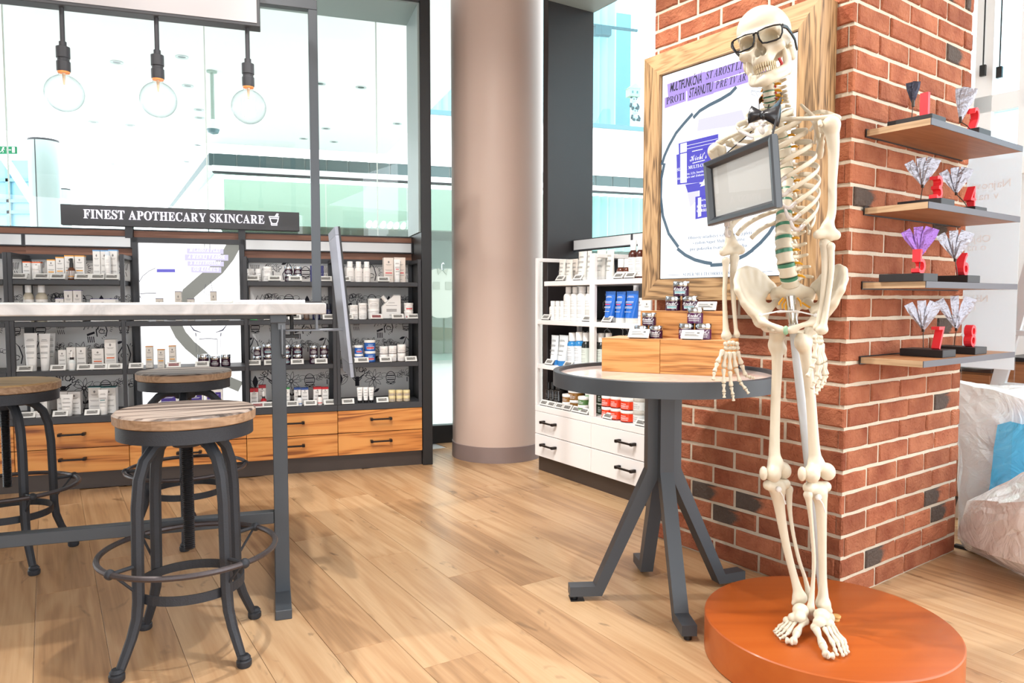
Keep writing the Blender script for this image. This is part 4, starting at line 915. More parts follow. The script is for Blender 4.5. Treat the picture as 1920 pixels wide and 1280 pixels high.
# ------------------------------------------------------------------ signed distance modelling
def catmull(P, n):
    P = [np.array(p) for p in P]; P = [2*P[0]-P[1]]+P+[2*P[-1]-P[-2]]; out = []
    m = len(P)-3
    for i in range(n):
        t = m*i/(n-1); k = min(int(t), m-1); u = t-k; a, b, c, d = P[k:k+4]; out.append(.5*((2*b)+(c-a)*u+(2*a-5*b+4*c-d)*u*u+(3*b-a-3*c+d)*u**3))
    return out
class SDF:
    def __init__(s): s.ops = []
    def cap(s, a, b, ra, rb=None, k=.01, sub=False): s.ops.append(('c', np.array(a, float), np.array(b, float), ra, ra if rb is None else rb, k, sub)); return s
    def chain(s, pts, rad, k=.01):
        if len(pts) > 2: n = (len(pts)-1)*4+1; Q = catmull([np.append(np.array(p, float), r) for p, r in zip(pts, rad)], n); pts = [q[:3] for q in Q]; rad = [q[3] for q in Q]
        s.ops.append(('h', [np.array(p, float) for p in pts], list(rad), None, None, k, False)); return s
    def tri(s, a, b, c, th, k=.006): s.ops.append(('t', np.array([a, b, c], float), th, None, None, k, False)); return s
    def ell(s, c, r, k=.01, sub=False, rot=None): s.ops.append(('e', np.array(c, float), np.array(r, float), None if rot is None else np.array(rot), None, k, sub)); return s
    def val(s, P):
        d = None
        for o in s.ops:
            if o[0] == 'c':
                a, b, ra, rb, k, sub = o[1:]; ab = b-a; t = np.clip(((P-a)@ab)/max(1e-12, ab@ab), 0, 1); e = np.linalg.norm(P-(a+t[..., None]*ab), axis=-1)-(ra+(rb-ra)*t)
            elif o[0] == 'h':
                e = None; k, sub = o[5], o[6]
                for i in range(len(o[1])-1):
                    a, b = o[1][i], o[1][i+1]; ab = b-a; t = np.clip(((P-a)@ab)/max(1e-12, ab@ab), 0, 1); q = np.linalg.norm(P-(a+t[..., None]*ab), axis=-1)-(o[2][i]+(o[2][i+1]-o[2][i])*t); e = q if e is None else np.minimum(e, q)
            elif o[0] == 't':
                (a, b, c), th, k, sub = o[1], o[2], o[5], o[6]; nn = np.cross(b-a, c-a); nn /= np.linalg.norm(nn); pl_ = np.abs((P-a)@nn); ins = np.ones(P.shape[:-1], bool); e = np.full(P.shape[:-1], 1e9)
                for u, v, w in ((a, b, c), (b, c, a), (c, a, b)):
                    eg = v-u; ins &= ((P-u)@np.cross(nn, eg)) >= 0; t = np.clip(((P-u)@eg)/(eg@eg), 0, 1); e = np.minimum(e, np.linalg.norm(P-(u+t[..., None]*eg), axis=-1))
                e = np.where(ins, pl_, e)-th
            else:
                c, r, rot, _, k, sub = o[1:]; q = P-c
                if rot is not None: q = q@rot
                k0 = np.linalg.norm(q/r, axis=-1); k1 = np.linalg.norm(q/(r*r), axis=-1); e = k0*(k0-1)/np.maximum(k1, 1e-9)
            if d is None: d = e
            elif sub: h = np.clip(.5-.5*(d+e)/k, 0, 1); d = d*(1-h)-e*h+k*h*(1-h)
            else: h = np.clip(.5+.5*(d-e)/k, 0, 1); d = d*h+e*(1-h) if False else (d*(1-h)+e*h)-k*h*(1-h)
        return d
    def mesh(s, name, h, pad=.012, xf=None, smooth=True):
        lo = np.full(3, 1e9); hi = -lo
        for o in s.ops:
            if o[6]: continue
            if o[0] == 'h': A_ = np.array(o[1]); r = max(o[2]); lo = np.minimum(lo, A_.min(0)-r); hi = np.maximum(hi, A_.max(0)+r); continue
            if o[0] == 't': lo = np.minimum(lo, o[1].min(0)-o[2]); hi = np.maximum(hi, o[1].max(0)+o[2]); continue
            if o[0] == 'c': r = max(o[3], o[4]); lo = np.minimum(lo, np.minimum(o[1], o[2])-r); hi = np.maximum(hi, np.maximum(o[1], o[2])+r)
            else: r = max(o[2]) if o[3] is not None else o[2]; lo = np.minimum(lo, o[1]-r); hi = np.maximum(hi, o[1]+r)
        lo -= pad; hi += pad; n = np.maximum(3, np.ceil((hi-lo)/h).astype(int)+1)
        ax = [lo[i]+h*np.arange(n[i]) for i in range(3)]; G = np.stack(np.meshgrid(*ax, indexing='ij'), -1); V = s.val(G).astype(np.float64)
        return surfnet(name, V, lo, h, xf)
def surfnet(name, V, lo, h, xf=None):
    n = np.array(V.shape); c = [(i, j, k) for i in (0, 1) for j in (0, 1) for k in (0, 1)]
    sl = lambda o: V[o[0]:n[0]-1+o[0], o[1]:n[1]-1+o[1], o[2]:n[2]-1+o[2]]
    acc = np.zeros((*(n-1), 3)); cnt = np.zeros(n-1)
    for a in c:
        for ax in range(3):
            if a[ax]: continue
            b = list(a); b[ax] = 1; va, vb = sl(a), sl(b); m = (va < 0) != (vb < 0); t = np.where(m, va/np.where(m, va-vb, 1), 0)
            p = np.zeros_like(acc); p[...] = a; p[..., ax] += t; acc += np.where(m[..., None], p, 0); cnt += m
    mask = cnt > 0; idx = -np.ones(mask.shape, int); idx[mask] = np.arange(mask.sum())
    base = np.stack(np.meshgrid(*[np.arange(k-1) for k in n], indexing='ij'), -1)
    P = (base+acc/np.maximum(cnt, 1)[..., None])[mask]*h+lo; F = []
    for ax in range(3):
        o = [d for d in range(3) if d != ax]; s0 = [slice(1, n[d]-1) for d in range(3)]; s0[ax] = slice(0, n[ax]-1); s1 = list(s0); s1[ax] = slice(1, n[ax])
        A = V[tuple(s0)]; B = V[tuple(s1)]; m = (A < 0) != (B < 0); I = np.argwhere(m)
        if not len(I): continue
        off = np.array([0 if d == ax else 1 for d in range(3)]); I = I+off; neg = A[m] < 0
        def g(du, dv):
            J = I.copy(); J[:, o[0]] -= du; J[:, o[1]] -= dv; return idx[J[:, 0], J[:, 1], J[:, 2]]
        q = np.stack([g(1, 1), g(0, 1), g(0, 0), g(1, 0)], 1); flip = neg if ax != 1 else ~neg; q[~flip] = q[~flip][:, ::-1]; F.append(q)
    F = np.concatenate(F); F = F[(F >= 0).all(1)]
    if xf is not None: P = P@np.array(xf[0]).T+np.array(xf[1])
    me = bpy.data.meshes.new(name); me.from_pydata(P.tolist(), [], F.tolist()); me.polygons.foreach_set('use_smooth', [True]*len(me.polygons)); me.update(); return me
# ------------------------------------------------------------------ the skeleton
M_BONE = mat('bone_ivory', '#d2c8b4', .38, 0, .45, vary=.05, bscale=14, bump=.05)
M_CART = mat('cartilage_clear', '#d9d2d0', .15, 0, .6, alpha=.62); M_DISC = mat('disc_green', '#3f7d63', .3); M_NERVE = mat('nerve_yellow', '#e0a020', .4); M_ART = mat('artery_red', '#a8201c', .4); M_TOOTH = mat('tooth', '#c9b794', .3)
SK0 = Vector((.90, 2.06, PLZ))
SK = thing('anatomical_skeleton', 'life-size ivory anatomy skeleton standing on the round plinth', 'skeleton', SK0, 0)
def sk(name, mesh, m=M_BONE, parent=None):
    mesh.materials.clear(); mesh.materials.append(m); o = put(name, mesh, parent or SK)
    if parent is None: mesh.transform(Matrix.Translation(-SK0))
    else: mesh.transform(Matrix.Translation(-SK0))
    return o
def J(x, y, Y): return np.array(dep(x, y, Y))
sV = np.array([-.58, .815, 0]); sV /= np.linalg.norm(sV); fV = np.array([-.815, -.58, 0]); fV /= np.linalg.norm(fV); uV = np.array([0, 0, 1.0])
def relax(me, n):
    bm = bmesh.new(); bm.from_mesh(me)
    for _ in range(n): bmesh.ops.smooth_vert(bm, verts=bm.verts, factor=.5, use_axis_x=True, use_axis_y=True, use_axis_z=True)
    bm.to_mesh(me); bm.free(); return me
def sdfbone(name, S, h=.0035, m=M_BONE): return sk(name, S.mesh(name, h), m)
def small(name, a, b, r, m=M_BONE, fl=1.35, mid=.72, parent=None, n=8):
    a, b = Vector(a), Vector(b); d = b-a; P = [a+d*t for t in (-.02, .05, .16, .5, .82, .94, 1.02)]; rr = [r*fl*.55, r*fl, r*fl*.95, r*mid, r*fl*.9, r*fl, r*fl*.5]
    return sk(name, MB().tube(P, rr, n).mesh(name, 'full'), m, parent)
# ---- skull (local: x its right, y forward, z up; origin between the ears)
def build_skull():
    S = SDF(); S.ell((0, -.018, .055), (.070, .090, .066), .02).ell((0, .030, .052), (.060, .056, .056), .03).ell((0, -.02, .015), (.052, .065, .045), .03)
    S.chain([(-.040, .076, .028), (-.012, .086, .026), (.012, .086, .026), (.040, .076, .028)], [.011, .010, .010, .011], .014)
    S.ell((0, .060, -.012), (.046, .026, .034), .02).ell((0, .070, -.042), (.028, .024, .022), .016)
    for q in (-1, 1):
        S.ell((q*.047, .060, -.014), (.016, .018, .014), .012); S.chain([(q*.054, .058, -.012), (q*.066, .030, -.008), (q*.066, .0, -.003)], [.008, .0055, .006], .008)
        S.chain([(q*.052, .062, .024), (q*.056, .058, .004), (q*.052, .058, -.010)], [.007, .006, .008], .008)
        S.ell((q*.062, -.02, -.022), (.012, .016, .022), .012)
    S.chain([(0, .084, .024), (0, .092, .006)], [.008, .006], .008)
    for q in (-1, 1):
        S.ell((q*.030, .084, .010), (.0200, .044, .0170), .004, True); S.ell((q*.0066, .092, -.0215), (.0095, .045, .0135), .003, True)
        S.ell((q*.074, .040, .012), (.017, .030, .030), .016, True); S.ell((q*.055, .028, -.034), (.015, .026, .022), .006, True)
        S.ell((q*.038, .086, -.036), (.013, .012, .012), .01, True)
    S.ell((0, .092, -.004), (.0075, .04, .017), .003, True)
    me = S.mesh('cranium', .0026)
    G = SDF(); U_ = [(-.049, .004, -.070), (-.046, .026, -.082), (-.037, .052, -.092), (-.020, .072, -.099), (0, .078, -.101), (.020, .072, -.099), (.037, .052, -.092), (.046, .026, -.082), (.049, .004, -.070)]
    G.chain(U_, [.009, .0095, .0095, .0105, .0115, .0105, .0095, .0095, .009], .008)
    G.chain([(x*.93, y*.97, z+.017) for x, y, z in U_[1:-1]], [.0075, .008, .0085, .009, .0085, .008, .0075], .012); G.ell((0, .080, -.100), (.015, .010, .012), .012)
    for q in (-1, 1): G.ell((q*.051, .004, -.050), (.0065, .018, .034), .012); G.cap((q*.053, -.008, -.016), (q*.052, -.004, -.04), .007, .009, .01); G.cap((q*.051, .022, -.014), (q*.051, .016, -.045), .004, .008, .012)
    gm = G.mesh('mandible', .0026)
    def teeth(zc, r0, hgt, tilt):
        mb = MB()
        for k in range(14):
            a = (k-6.5)/6.5; x = .029*math.sin(a*1.35); y = .030+.055*math.cos(a*1.22)**.8+tilt; ww = .0046 if abs(a) < .35 else .0042
            th = math.atan2(x, y-.02); ca, sa = math.cos(-th), math.sin(-th); P = []
            for dz, f in ((-hgt/2, .8), (-hgt*.1, 1.05), (hgt/2, .95)):
                P.append([(x+(u*ca-v*sa)*f, y+(u*sa+v*ca)*f, zc+dz) for u, v in ((ww*.5, -.004), (ww*.5, .002), (0, .0038), (-ww*.5, .002), (-ww*.5, -.004))])
            mb.rings(P)
        return mb.mesh('teeth', False)
    um = teeth(-.0575, 0, .013, .0035); lm = teeth(-.0705, 0, .012, .001)
    yaw = R(33); f0 = np.array([-math.sin(yaw), -math.cos(yaw), 0]); r0 = np.array([-math.cos(yaw), math.sin(yaw), 0]); u0 = np.array([0, 0, 1.0])
    roll = R(9); pit = R(4)
    u1 = u0*math.cos(roll)+r0*(-math.sin(roll))*-1; u1 /= np.linalg.norm(u1); r1 = r0-u1*(r0@u1); r1 /= np.linalg.norm(r1)
    f1 = f0*math.cos(pit)-u1*math.sin(pit); f1 -= r1*(f1@r1); f1 /= np.linalg.norm(f1); u1 = np.cross(r1, f1); u1 = u1 if u1[2] > 0 else -u1
    Rm = np.stack([r1, f1, u1], 1)*.985; T = J(1437, 95, 2.075)
    xf = Matrix.Translation(Vector(T)) @ Matrix(Rm.tolist()).to_4x4()
    for m in (me, gm, um, lm): m.transform(xf)
    if xf.to_3x3().determinant() < 0:
        for m in (me, gm, um, lm): m.flip_normals()
    cr = sk('cranium', me); sk('upper_teeth', um, M_TOOTH, cr); mn = sk('mandible', gm); sk('lower_teeth', lm, M_TOOTH, mn)
    b = MB(); pts = [xf @ Vector(p) for p in ((-.036, .036, -.040), (-.04, .03, -.055), (-.037, .03, -.068))]; b.tube(pts, .004, 8); sk('jaw_artery', b.mesh('jaw_artery', True), M_ART, cr)
    return xf
SKX = build_skull()
# ---- spine
spine_px = [(1440, 146, 2.10), (1441, 172, 2.095), (1443, 190, 2.10), (1446, 204, 2.11), (1452, 220, 2.125), (1459, 238, 2.14), (1465, 258, 2.15), (1470, 278, 2.155), (1473, 298, 2.155), (1474, 318, 2.15), (1474, 338, 2.14), (1472, 358, 2.125), (1471, 378, 2.11), (1470, 402, 2.09), (1469, 424, 2.075), (1469, 447, 2.06), (1470, 471, 2.05), (1474, 497, 2.045), (1479, 521, 2.05), (1483, 537, 2.06)]
SP = [J(*p) for p in spine_px]
def build_spine():
    C7 = J(1446, 204, 2.11); NE = SP[0]
    cerv = catmull([NE, SP[1], SP[2], SP[3]], 7); nodes = cerv[:-1]+SP[3:]
    N = len(nodes); nv = Matrix
    tot = 0
    for i in range(N-1):
        a, b = nodes[i], nodes[i+1]; d = b-a; L = np.linalg.norm(d); d = d/L; t = i/(N-2); r = .0155+.0085*t
        f = fV-d*(fV@d); f /= np.linalg.norm(f); s = np.cross(d, f)
        lum = i >= N-8; gap = .24 if lum else .14
        a2 = a+d*L*gap*.5; b2 = b-d*L*gap*.5; mb = MB(); secs = []
        for tt, k in ((0, 1.0), (.12, 1.04), (.5, .88), (.88, 1.05), (1, 1.0)):
            c = a2+(b2-a2)*tt; secs.append([tuple(c+f*r*k*.82*math.cos(2*PI*j/16)+s*r*k*1.08*math.sin(2*PI*j/16)) for j in range(16)])
        mb.rings(secs); v = sk('vertebra', mb.mesh('vertebra', 'full'))
        S = SDF(); c = (a+b)/2; tl = .022+.016*t if lum else .026+.006*(1-t)
        for q in (-1, 1): S.chain([tuple(c-f*r*.7+s*q*r*.6), tuple(c-f*(r+.012)+s*q*(tl*.62)), tuple(c-f*(r+.012)+s*q*(r*.4+tl))], [.006, .0055, .0045], .006)
        S.chain([tuple(c-f*r*.8), tuple(c-f*(r+.014)), tuple(c-f*(r+.034)-d*-.012)], [.006, .006, .0045], .008)
        sk('vertebral_process', S.mesh('process', .003), M_BONE, v)
        if i > 0:
            dm = MB(); e = a; g = (gap*L*.5)+.0006; rr = r*.99
            dm.rings([[tuple(e+d*z+f*rr*.82*math.cos(2*PI*j/16)+s*rr*1.08*math.sin(2*PI*j/16)) for j in range(16)] for z in (-g, g)]); sk('spinal_disc', dm.mesh('disc', True), M_DISC)
            for q in (-1, 1):
                nm = MB(); p0 = e-f*r*.75+s*q*r*.7; nm.tube([tuple(p0), tuple(p0+s*q*.012-d*-.001), tuple(p0+s*q*.022+d*.006)], [.0035, .004, .002], 8); sk('nerve_root', nm.mesh('nerve', True), M_NERVE)
        if i < 5:
            for q in (-1, 1): am = MB(); p0 = c+s*q*(r+.003)-f*.004; am.tube([tuple(p0-d*.002), tuple(p0+d*.003+s*q*.002)], .0026, 8); sk('neck_artery', am.mesh('artery', True), M_ART)
    NODE0[0] = len(cerv)-2
    return nodes
NODE0 = [5]
NODES = build_spine()
# ---- ribs, cartilage, sternum
manu = J(1431, 240, 2.035); ster_lo = np.array(manu)+np.array([0, 0, -.165])+fV*.035
def sternum():
    S = SDF(); d = (ster_lo-manu)
    P = [manu+d*t for t in (0, .12, .25, .38, .55, .72, .88, 1.0)]; wd = [.030, .028, .017, .014, .017, .019, .017, .006]
    for i in range(len(P)-1):
        for q in (-1, -.5, 0, .5, 1): S.cap(P[i]+sV*q*wd[i]*.7, P[i+1]+sV*q*wd[i+1]*.7, .0065, .0065, .008)
    sdfbone('sternum', S, .0032)
sternum()
def rib(i, side):
    k = NODE0[0]+i-1                      # node index of the vertebra
    base = .5*(NODES[k]+NODES[k+1]); t = (i-1)/11
    a = [.050, .078, .097, .110, .119, .126, .131, .134, .134, .130, .118, .098][i-1]; b = [.046, .062, .072, .080, .086, .090, .092, .092, .090, .086, .078, .068][i-1]
    end = [158, 154, 150, 146, 142, 138, 134, 128, 122, 114, 92, 70][i-1]; drop = [.045, .055, .065, .075, .085, .095, .100, .104, .104, .100, .070, .045][i-1]
    back = base-fV*.014; cen = back+fV*(b*.86); n = 15; P = []
    for j in range(n):
        ph = R(10+(end-10)*j/(n-1)); P.append(cen+sV*side*a*math.sin(ph)**.9-fV*b*math.cos(ph)+uV*(-drop*(j/(n-1))**1.15+.008*math.sin(PI*j/(n-1))))
    mb = MB(); secs = []
    for j in range(n):
        T = P[min(n-1, j+1)]-P[max(0, j-1)]; T /= np.linalg.norm(T); r = P[j]-cen; r = r-T*(r@T); r /= np.linalg.norm(r); w = np.cross(T, r)
        hh = (.0080 if j else .0055)*(1.0 if i < 11 else .8); th = .0038
        secs.append([tuple(P[j]+w*hh*math.cos(2*PI*q/10)+r*th*math.sin(2*PI*q/10)) for q in range(10)])
    mb.rings(secs); ro = sk('rib', mb.mesh('rib', 'full'))
    if i <= 10:
        e = P[-1]; e0 = P[-2]
        if i <= 7: tgt = manu+(ster_lo-manu)*(.02+.14*(i-1))+sV*side*.016
        else: tgt = RIBEND.get((i-1, side), ster_lo)
        m1 = e+(e-e0)*(.9 if i > 5 else .6); P2 = [e-(e-e0)*.3, e, m1+uV*(-.002 if i > 5 else 0), .5*m1+.5*np.array(tgt)+uV*(-.010 if i > 5 else 0)+fV*.006, np.array(tgt)]
        Q = catmull(P2, 9); cm = MB().tube([tuple(p) for p in Q], [.0078]*7+[.0066, .005], 10, asp=.7); sk('costal_cartilage', cm.mesh('cartilage', 'full'), M_CART, ro)
        RIBEND[(i, side)] = Q[5]
RIBEND = {}
for i in range(1, 13):
    for sd in (1, -1): rib(i, sd)
# ---- shoulder girdle
def girdle(side, sh, acr, clav):
    S = SDF(); S.chain([J(*p) for p in clav], [.009, .0062, .006, .0075], .006); sdfbone('clavicle', S, .003)
    c = np.array(J(*sh)); S = SDF()
    top = NODES[NODE0[0]+1]-fV*.03+sV*side*.075; low = NODES[NODE0[0]+6]-fV*.035+sV*side*.085; gl = c-sV*side*.022
    for u in (0, .25, .5, .75, 1): S.cap(gl*.75+top*.25, top+(low-top)*u, .007, .0042, .012)
    for u in (.2, .5, .8): S.cap(gl+(low-gl)*u, low, .0055, .005, .012)
    ac = np.array(J(*acr)); S.chain([top+(low-top)*.2-fV*.006, .5*(top+ac)-fV*.02, ac-fV*.012, ac], [.005, .006, .007, .0085], .01); S.chain([gl+fV*.0, gl+fV*.02+uV*.012, gl+fV*.034+sV*side*.01], [.008, .006, .0065], .008); S.ell(tuple(gl), (.014, .014, .018), .01)
    sdfbone('scapula', S, .0035)
girdle(1, (1342, 286, 2.21), (1347, 268, 2.215), [(1424, 238, 2.05), (1400, 243, 2.08), (1372, 254, 2.15), (1346, 267, 2.21)])
girdle(-1, (1560, 236, 1.925), (1566, 219, 1.925), [(1449, 226, 2.03), (1480, 223, 2.01), (1520, 222, 1.96), (1562, 219, 1.925)])
# ---- arms
def longbone(name, P, rad, ends, h=.0034, k=.012):
    S = SDF(); S.chain(P, rad, k)
    for c, r, kk in ends: S.ell(tuple(c), r if hasattr(r, '__len__') else (r, r, r), kk)
    return sdfbone(name, S, h)
def hum(pts, dist_l, dist_r, hr):
    P = [J(*p) for p in pts]; a, b = J(*dist_l), J(*dist_r); m = .5*(a+b)
    S = SDF(); S.chain(P, [.019, .0145, .0112, .0108, .0125], .014); S.ell(tuple(P[0]+(P[0]-P[1])*.08), (hr, hr, hr), .01)
    S.cap(a, b, .0095, .0105, .010); S.cap(P[-1], a, .0105, .008, .012); S.cap(P[-1], b, .0105, .009, .012); S.ell(tuple(.6*m+.4*b+uV*-.004), (.012, .012, .012), .006); sdfbone('humerus', S, .0034)
hum([(1342, 285, 2.21), (1349, 318, 2.205), (1358, 370, 2.195), (1366, 425, 2.18), (1370, 450, 2.175)], (1356, 473, 2.165), (1389, 469, 2.175), .0225)
hum([(1559, 237, 1.925), (1563, 280, 1.925), (1561, 340, 1.92), (1560, 395, 1.91), (1552, 424, 1.905)], (1533, 440, 1.90), (1567, 441, 1.90), .0225)
def fore(r, u, rw):
    P = [J(*p) for p in r]; longbone('radius', P, [.0105, .0072, .0068, .0078, .0115], [(P[0], .0105, .006), (P[-1], (.0145, .0125, .010), .01)], .003)
    P = [J(*p) for p in u]; longbone('ulna', P, [.0125, .0085, .0068, .0058, .0072], [(P[0]+uV*.006, (.013, .012, .014), .008), (P[-1], .0085, .006)], .003)
fore([(1361, 489, 2.160), (1360, 520, 2.155), (1358.5, 553, 2.145), (1360, 600, 2.13), (1362, 630, 2.12)], [(1377, 485, 2.17), (1374, 522, 2.16), (1376, 570, 2.14), (1379, 610, 2.125), (1381.5, 627, 2.12)], 0)
fore([(1557, 462, 1.895), (1559, 505, 1.89), (1553, 555, 1.88), (1546, 600, 1.865), (1541, 618, 1.86)], [(1547, 459, 1.905), (1547, 500, 1.90), (1542, 560, 1.89), (1534, 600, 1.875), (1531, 614, 1.87)], 0)
def hand(carp, fingers, Y):
    S = SDF(); rng = random.Random(int(carp[0]))
    c = np.array(J(*carp))
    for k in range(8):
        cx_, rw = k % 4, k//4; p = J(carp[0]+(cx_-1.5)*7.2*HWX+(1.2 if rw else 0), carp[1]+(6.0 if rw else -4.5)+(1.8*abs(cx_-1.5) if not rw else 0), carp[2]+.003*(cx_ % 2)+(.004*(cx_-1.5) if HWX < 1 else 0)); S.ell(tuple(p), (.0066*(.6+.4*HWX), .0075, .0068), .0014)
    sdfbone('carpal_bones', S, .0019)
    for f in fingers:
        P = [J(*p) for p in f]
        for k in range(len(P)-1):
            r = (.0059, .0052, .0043, .0038)[k]; small('metacarpal' if k == 0 else 'phalanx', P[k]+(P[k+1]-P[k])*.05, P[k+1]-(P[k+1]-P[k])*.03, r)
HWX = 1.0
hand((1371, 646, 2.105), [[(1356, 655, 2.095), (1345, 680, 2.08), (1339.5, 697, 2.07), (1337.5, 713, 2.065)], [(1360.5, 658, 2.095), (1357, 690, 2.085), (1357, 719, 2.075), (1357.5, 736, 2.07), (1358, 746, 2.068)], [(1368, 658, 2.095), (1368.5, 694, 2.085), (1371, 725, 2.075), (1374, 740, 2.07), (1375.5, 752, 2.068)], [(1375, 658, 2.10), (1379.5, 689, 2.09), (1387.5, 716, 2.08), (1398, 729, 2.075), (1404, 738, 2.07)], [(1382, 657, 2.105), (1390.5, 683, 2.10), (1398, 704, 2.10), (1407, 706.5, 2.10), (1414.5, 709, 2.10)]], 0)
HWX = .55
hand((1533, 634, 1.862), [[(1529, 642, 1.86), (1527, 672, 1.852), (1522, 690, 1.845), (1513, 706, 1.84)], [(1532, 645, 1.865), (1534, 684, 1.86), (1532, 706, 1.852), (1526, 719, 1.845), (1522, 729, 1.84)], [(1535, 645, 1.868), (1538, 682, 1.866), (1536, 712, 1.862), (1533, 728, 1.856), (1530.5, 740, 1.85)], [(1538, 644, 1.872), (1543, 680, 1.872), (1546, 704, 1.87), (1539, 722, 1.865), (1534.5, 733, 1.86)], [(1540, 642, 1.876), (1546, 678, 1.878), (1550, 703, 1.876), (1545, 717, 1.872), (1539, 727, 1.868)]], 0)
# ---- pelvis
def pelvis():
    yaw = R(27); f = np.array([-math.sin(yaw), -math.cos(yaw), 0]); s = np.array([-math.cos(yaw), math.sin(yaw), 0]); O = J(1483, 541, 2.06); M = np.stack([s, f, uV], 1)
    def w(p): return M@np.array(p)+O
    for q in (1, -1):
        S = SDF(); A = (q*.078, .045, -.088)
        crest = [(q*.058, -.058, .008), (q*.078, -.052, .036), (q*.100, -.032, .054), (q*.122, -.004, .060), (q*.138, .026, .050), (q*.142, .052, .024), (q*.134, .070, -.004)]
        mids = [tuple(.52*np.array(A)+.48*np.array(c)+np.array((q*.010, -.006, 0))) for c in crest]
        for i in range(6): S.tri(crest[i], crest[i+1], mids[i], .0048, .008); S.tri(mids[i], mids[i+1], crest[i+1], .0052, .008); S.tri(A, mids[i], mids[i+1], .0085, .010)
        S.chain(crest, [.0075]*7, .008); S.cap(crest[-1], (q*.116, .068, -.040), .0075, .008, .014); S.cap((q*.116, .068, -.04), A, .008, .018, .014)
        S.cap(crest[0], (q*.04, -.055, -.03), .011, .012, .014); S.cap((q*.04, -.055, -.03), A, .010, .014, .016)
        S.chain([A, (q*.045, .085, -.098), (q*.010, .098, -.112)], [.015, .0088, .0105], .012); S.chain([(q*.010, .098, -.115), (q*.036, .060, -.120), (q*.062, -.006, -.110)], [.0085, .0075, .013], .01)
        S.chain([(q*.062, -.006, -.110), (q*.072, .012, -.100), A], [.014, .015, .019], .014)
        S.ell((q*.098, .058, -.098), (.020, .021, .021), .006, True)
        sk('hip_bone', relax(S.mesh('hip_bone', .0036, xf=(M, O)), 14))
    S = SDF(); S.chain([(0, -.012, -.004), (0, -.040, -.030), (0, -.058, -.065), (0, -.050, -.105)], [.027, .024, .017, .009], .02)
    for q in (1, -1): S.chain([(q*.02, -.02, -.006), (q*.048, -.042, -.014), (q*.036, -.055, -.05)], [.016, .014, .010], .02)
    sk('sacrum', S.mesh('sacrum', .0036, xf=(M, O)))
    g = SDF(); g.ell((0, .100, -.114), (.008, .009, .013), .004); sk('pubic_cartilage', g.mesh('pc', .002, xf=(M, O)), mat('pubic_green', '#8fb596', .3))
    nm = MB()
    for a, b, c in (((.014, -.004, -.03), (.022, .004, -.045), (.02, .008, -.056)), ((.008, .0, -.034), (.012, .008, -.05), (.01, .01, -.062)), ((-.014, -.006, -.022), (-.026, .0, -.036), (-.028, .004, -.05)), ((-.03, -.01, -.04), (-.045, -.004, -.05), (-.055, .0, -.054)), ((.02, -.002, -.026), (.03, .006, -.04), (.03, .01, -.046))): nm.tube([tuple(w(a)), tuple(w(b)), tuple(w(c))], [.003, .003, .0018], 8)
    sk('sacral_nerve', nm.mesh('nerve', True), M_NERVE)
    for q in (1, -1):
        wm = MB(); a, b, c = w((q*.072, .062, -.074)), w((q*.02, .05, -.062)), w((-q*.03, .04, -.066)); wm.tube([tuple(a), tuple(b), tuple(c)], .0022, 8); wm.sphere(tuple(a), .0065, 10, 8); sk('hip_spring', wm.mesh('spring', True), mat('spring_white', '#e6e6e6', .3))
    return w
PW = pelvis()
# ---- legs
def femur(P, head, troch, less, cl, cr_, pat):
    P = [J(*p) for p in P]; S = SDF(); S.chain(P, [.0165, .0145, .0135, .0138, .0155, .019], .014)
    S.ell(tuple(J(*head)), (.0228,)*3, .006); S.cap(J(*head), P[0], .014, .016, .012); S.ell(tuple(J(*troch)), (.018, .018, .024), .014); S.ell(tuple(J(*less)), (.010, .010, .013), .01)
    for c in (cl, cr_): S.ell(tuple(J(*c)), (.0195, .026, .0235), .010); S.cap(P[-1], J(*c), .015, .016, .014)
    S.ell(tuple(.5*(J(*cl)+J(*cr_))+uV*-.02), (.007, .03, .014), .006, True)
    sdfbone('femur', S, .0036)
    q = SDF(); q.ell(tuple(J(*pat)), (.011, .015, .0205), .005); sdfbone('patella', q, .003)
femur([(1457, 645, 2.085), (1457, 690, 2.08), (1454.5, 745, 2.075), (1453, 800, 2.07), (1452, 845, 2.065), (1454, 868, 2.06)], (1458, 625, 2.075), (1453, 646, 2.09), (1469, 655, 2.085), (1450, 888, 2.045), (1469, 882, 2.085), (1431.5, 887, 2.04))
femur([(1508, 648, 1.985), (1514, 690, 1.985), (1520, 745, 1.985), (1524, 800, 1.985), (1527, 845, 1.985), (1530, 868, 1.985)], (1524, 621, 1.995), (1502, 640, 1.975), (1512, 662, 1.985), (1522, 889, 1.965), (1551, 884, 2.005), (1504, 888, 1.965))
def shank(tp, pl, pr, di, fb, ankle_w):
    P = [J(*p) for p in tp]; a, b = J(*pl), J(*pr); S = SDF(); S.chain(P, [.024, .0165, .0128, .0112, .0112, .0165], .014); S.cap(a, b, .0155, .0155, .012); S.ell(tuple(P[-1]), (.019, .018, .015), .012); S.cap(P[-1], J(*di), .011, .008, .01); sdfbone('tibia', S, .0036)
    Q = [J(*p) for p in fb]; longbone('fibula', Q, [.0105, .0066, .0056, .0056, .0058, .0095], [(Q[0], (.0115, .011, .012), .006), (Q[-1], (.0085, .0095, .014), .008)], .003)
shank([(1457, 916, 2.055), (1460, 940, 2.06), (1467, 985, 2.06), (1477, 1035, 2.055), (1490, 1085, 2.045), (1500, 1120, 2.035)], (1441, 909, 2.045), (1472, 907, 2.08), (1489, 1131, 2.03), [(1479, 917, 2.085), (1481, 958, 2.085), (1488, 1005, 2.08), (1499, 1052, 2.07), (1510, 1085, 2.06), (1517, 1118, 2.05)], 0)
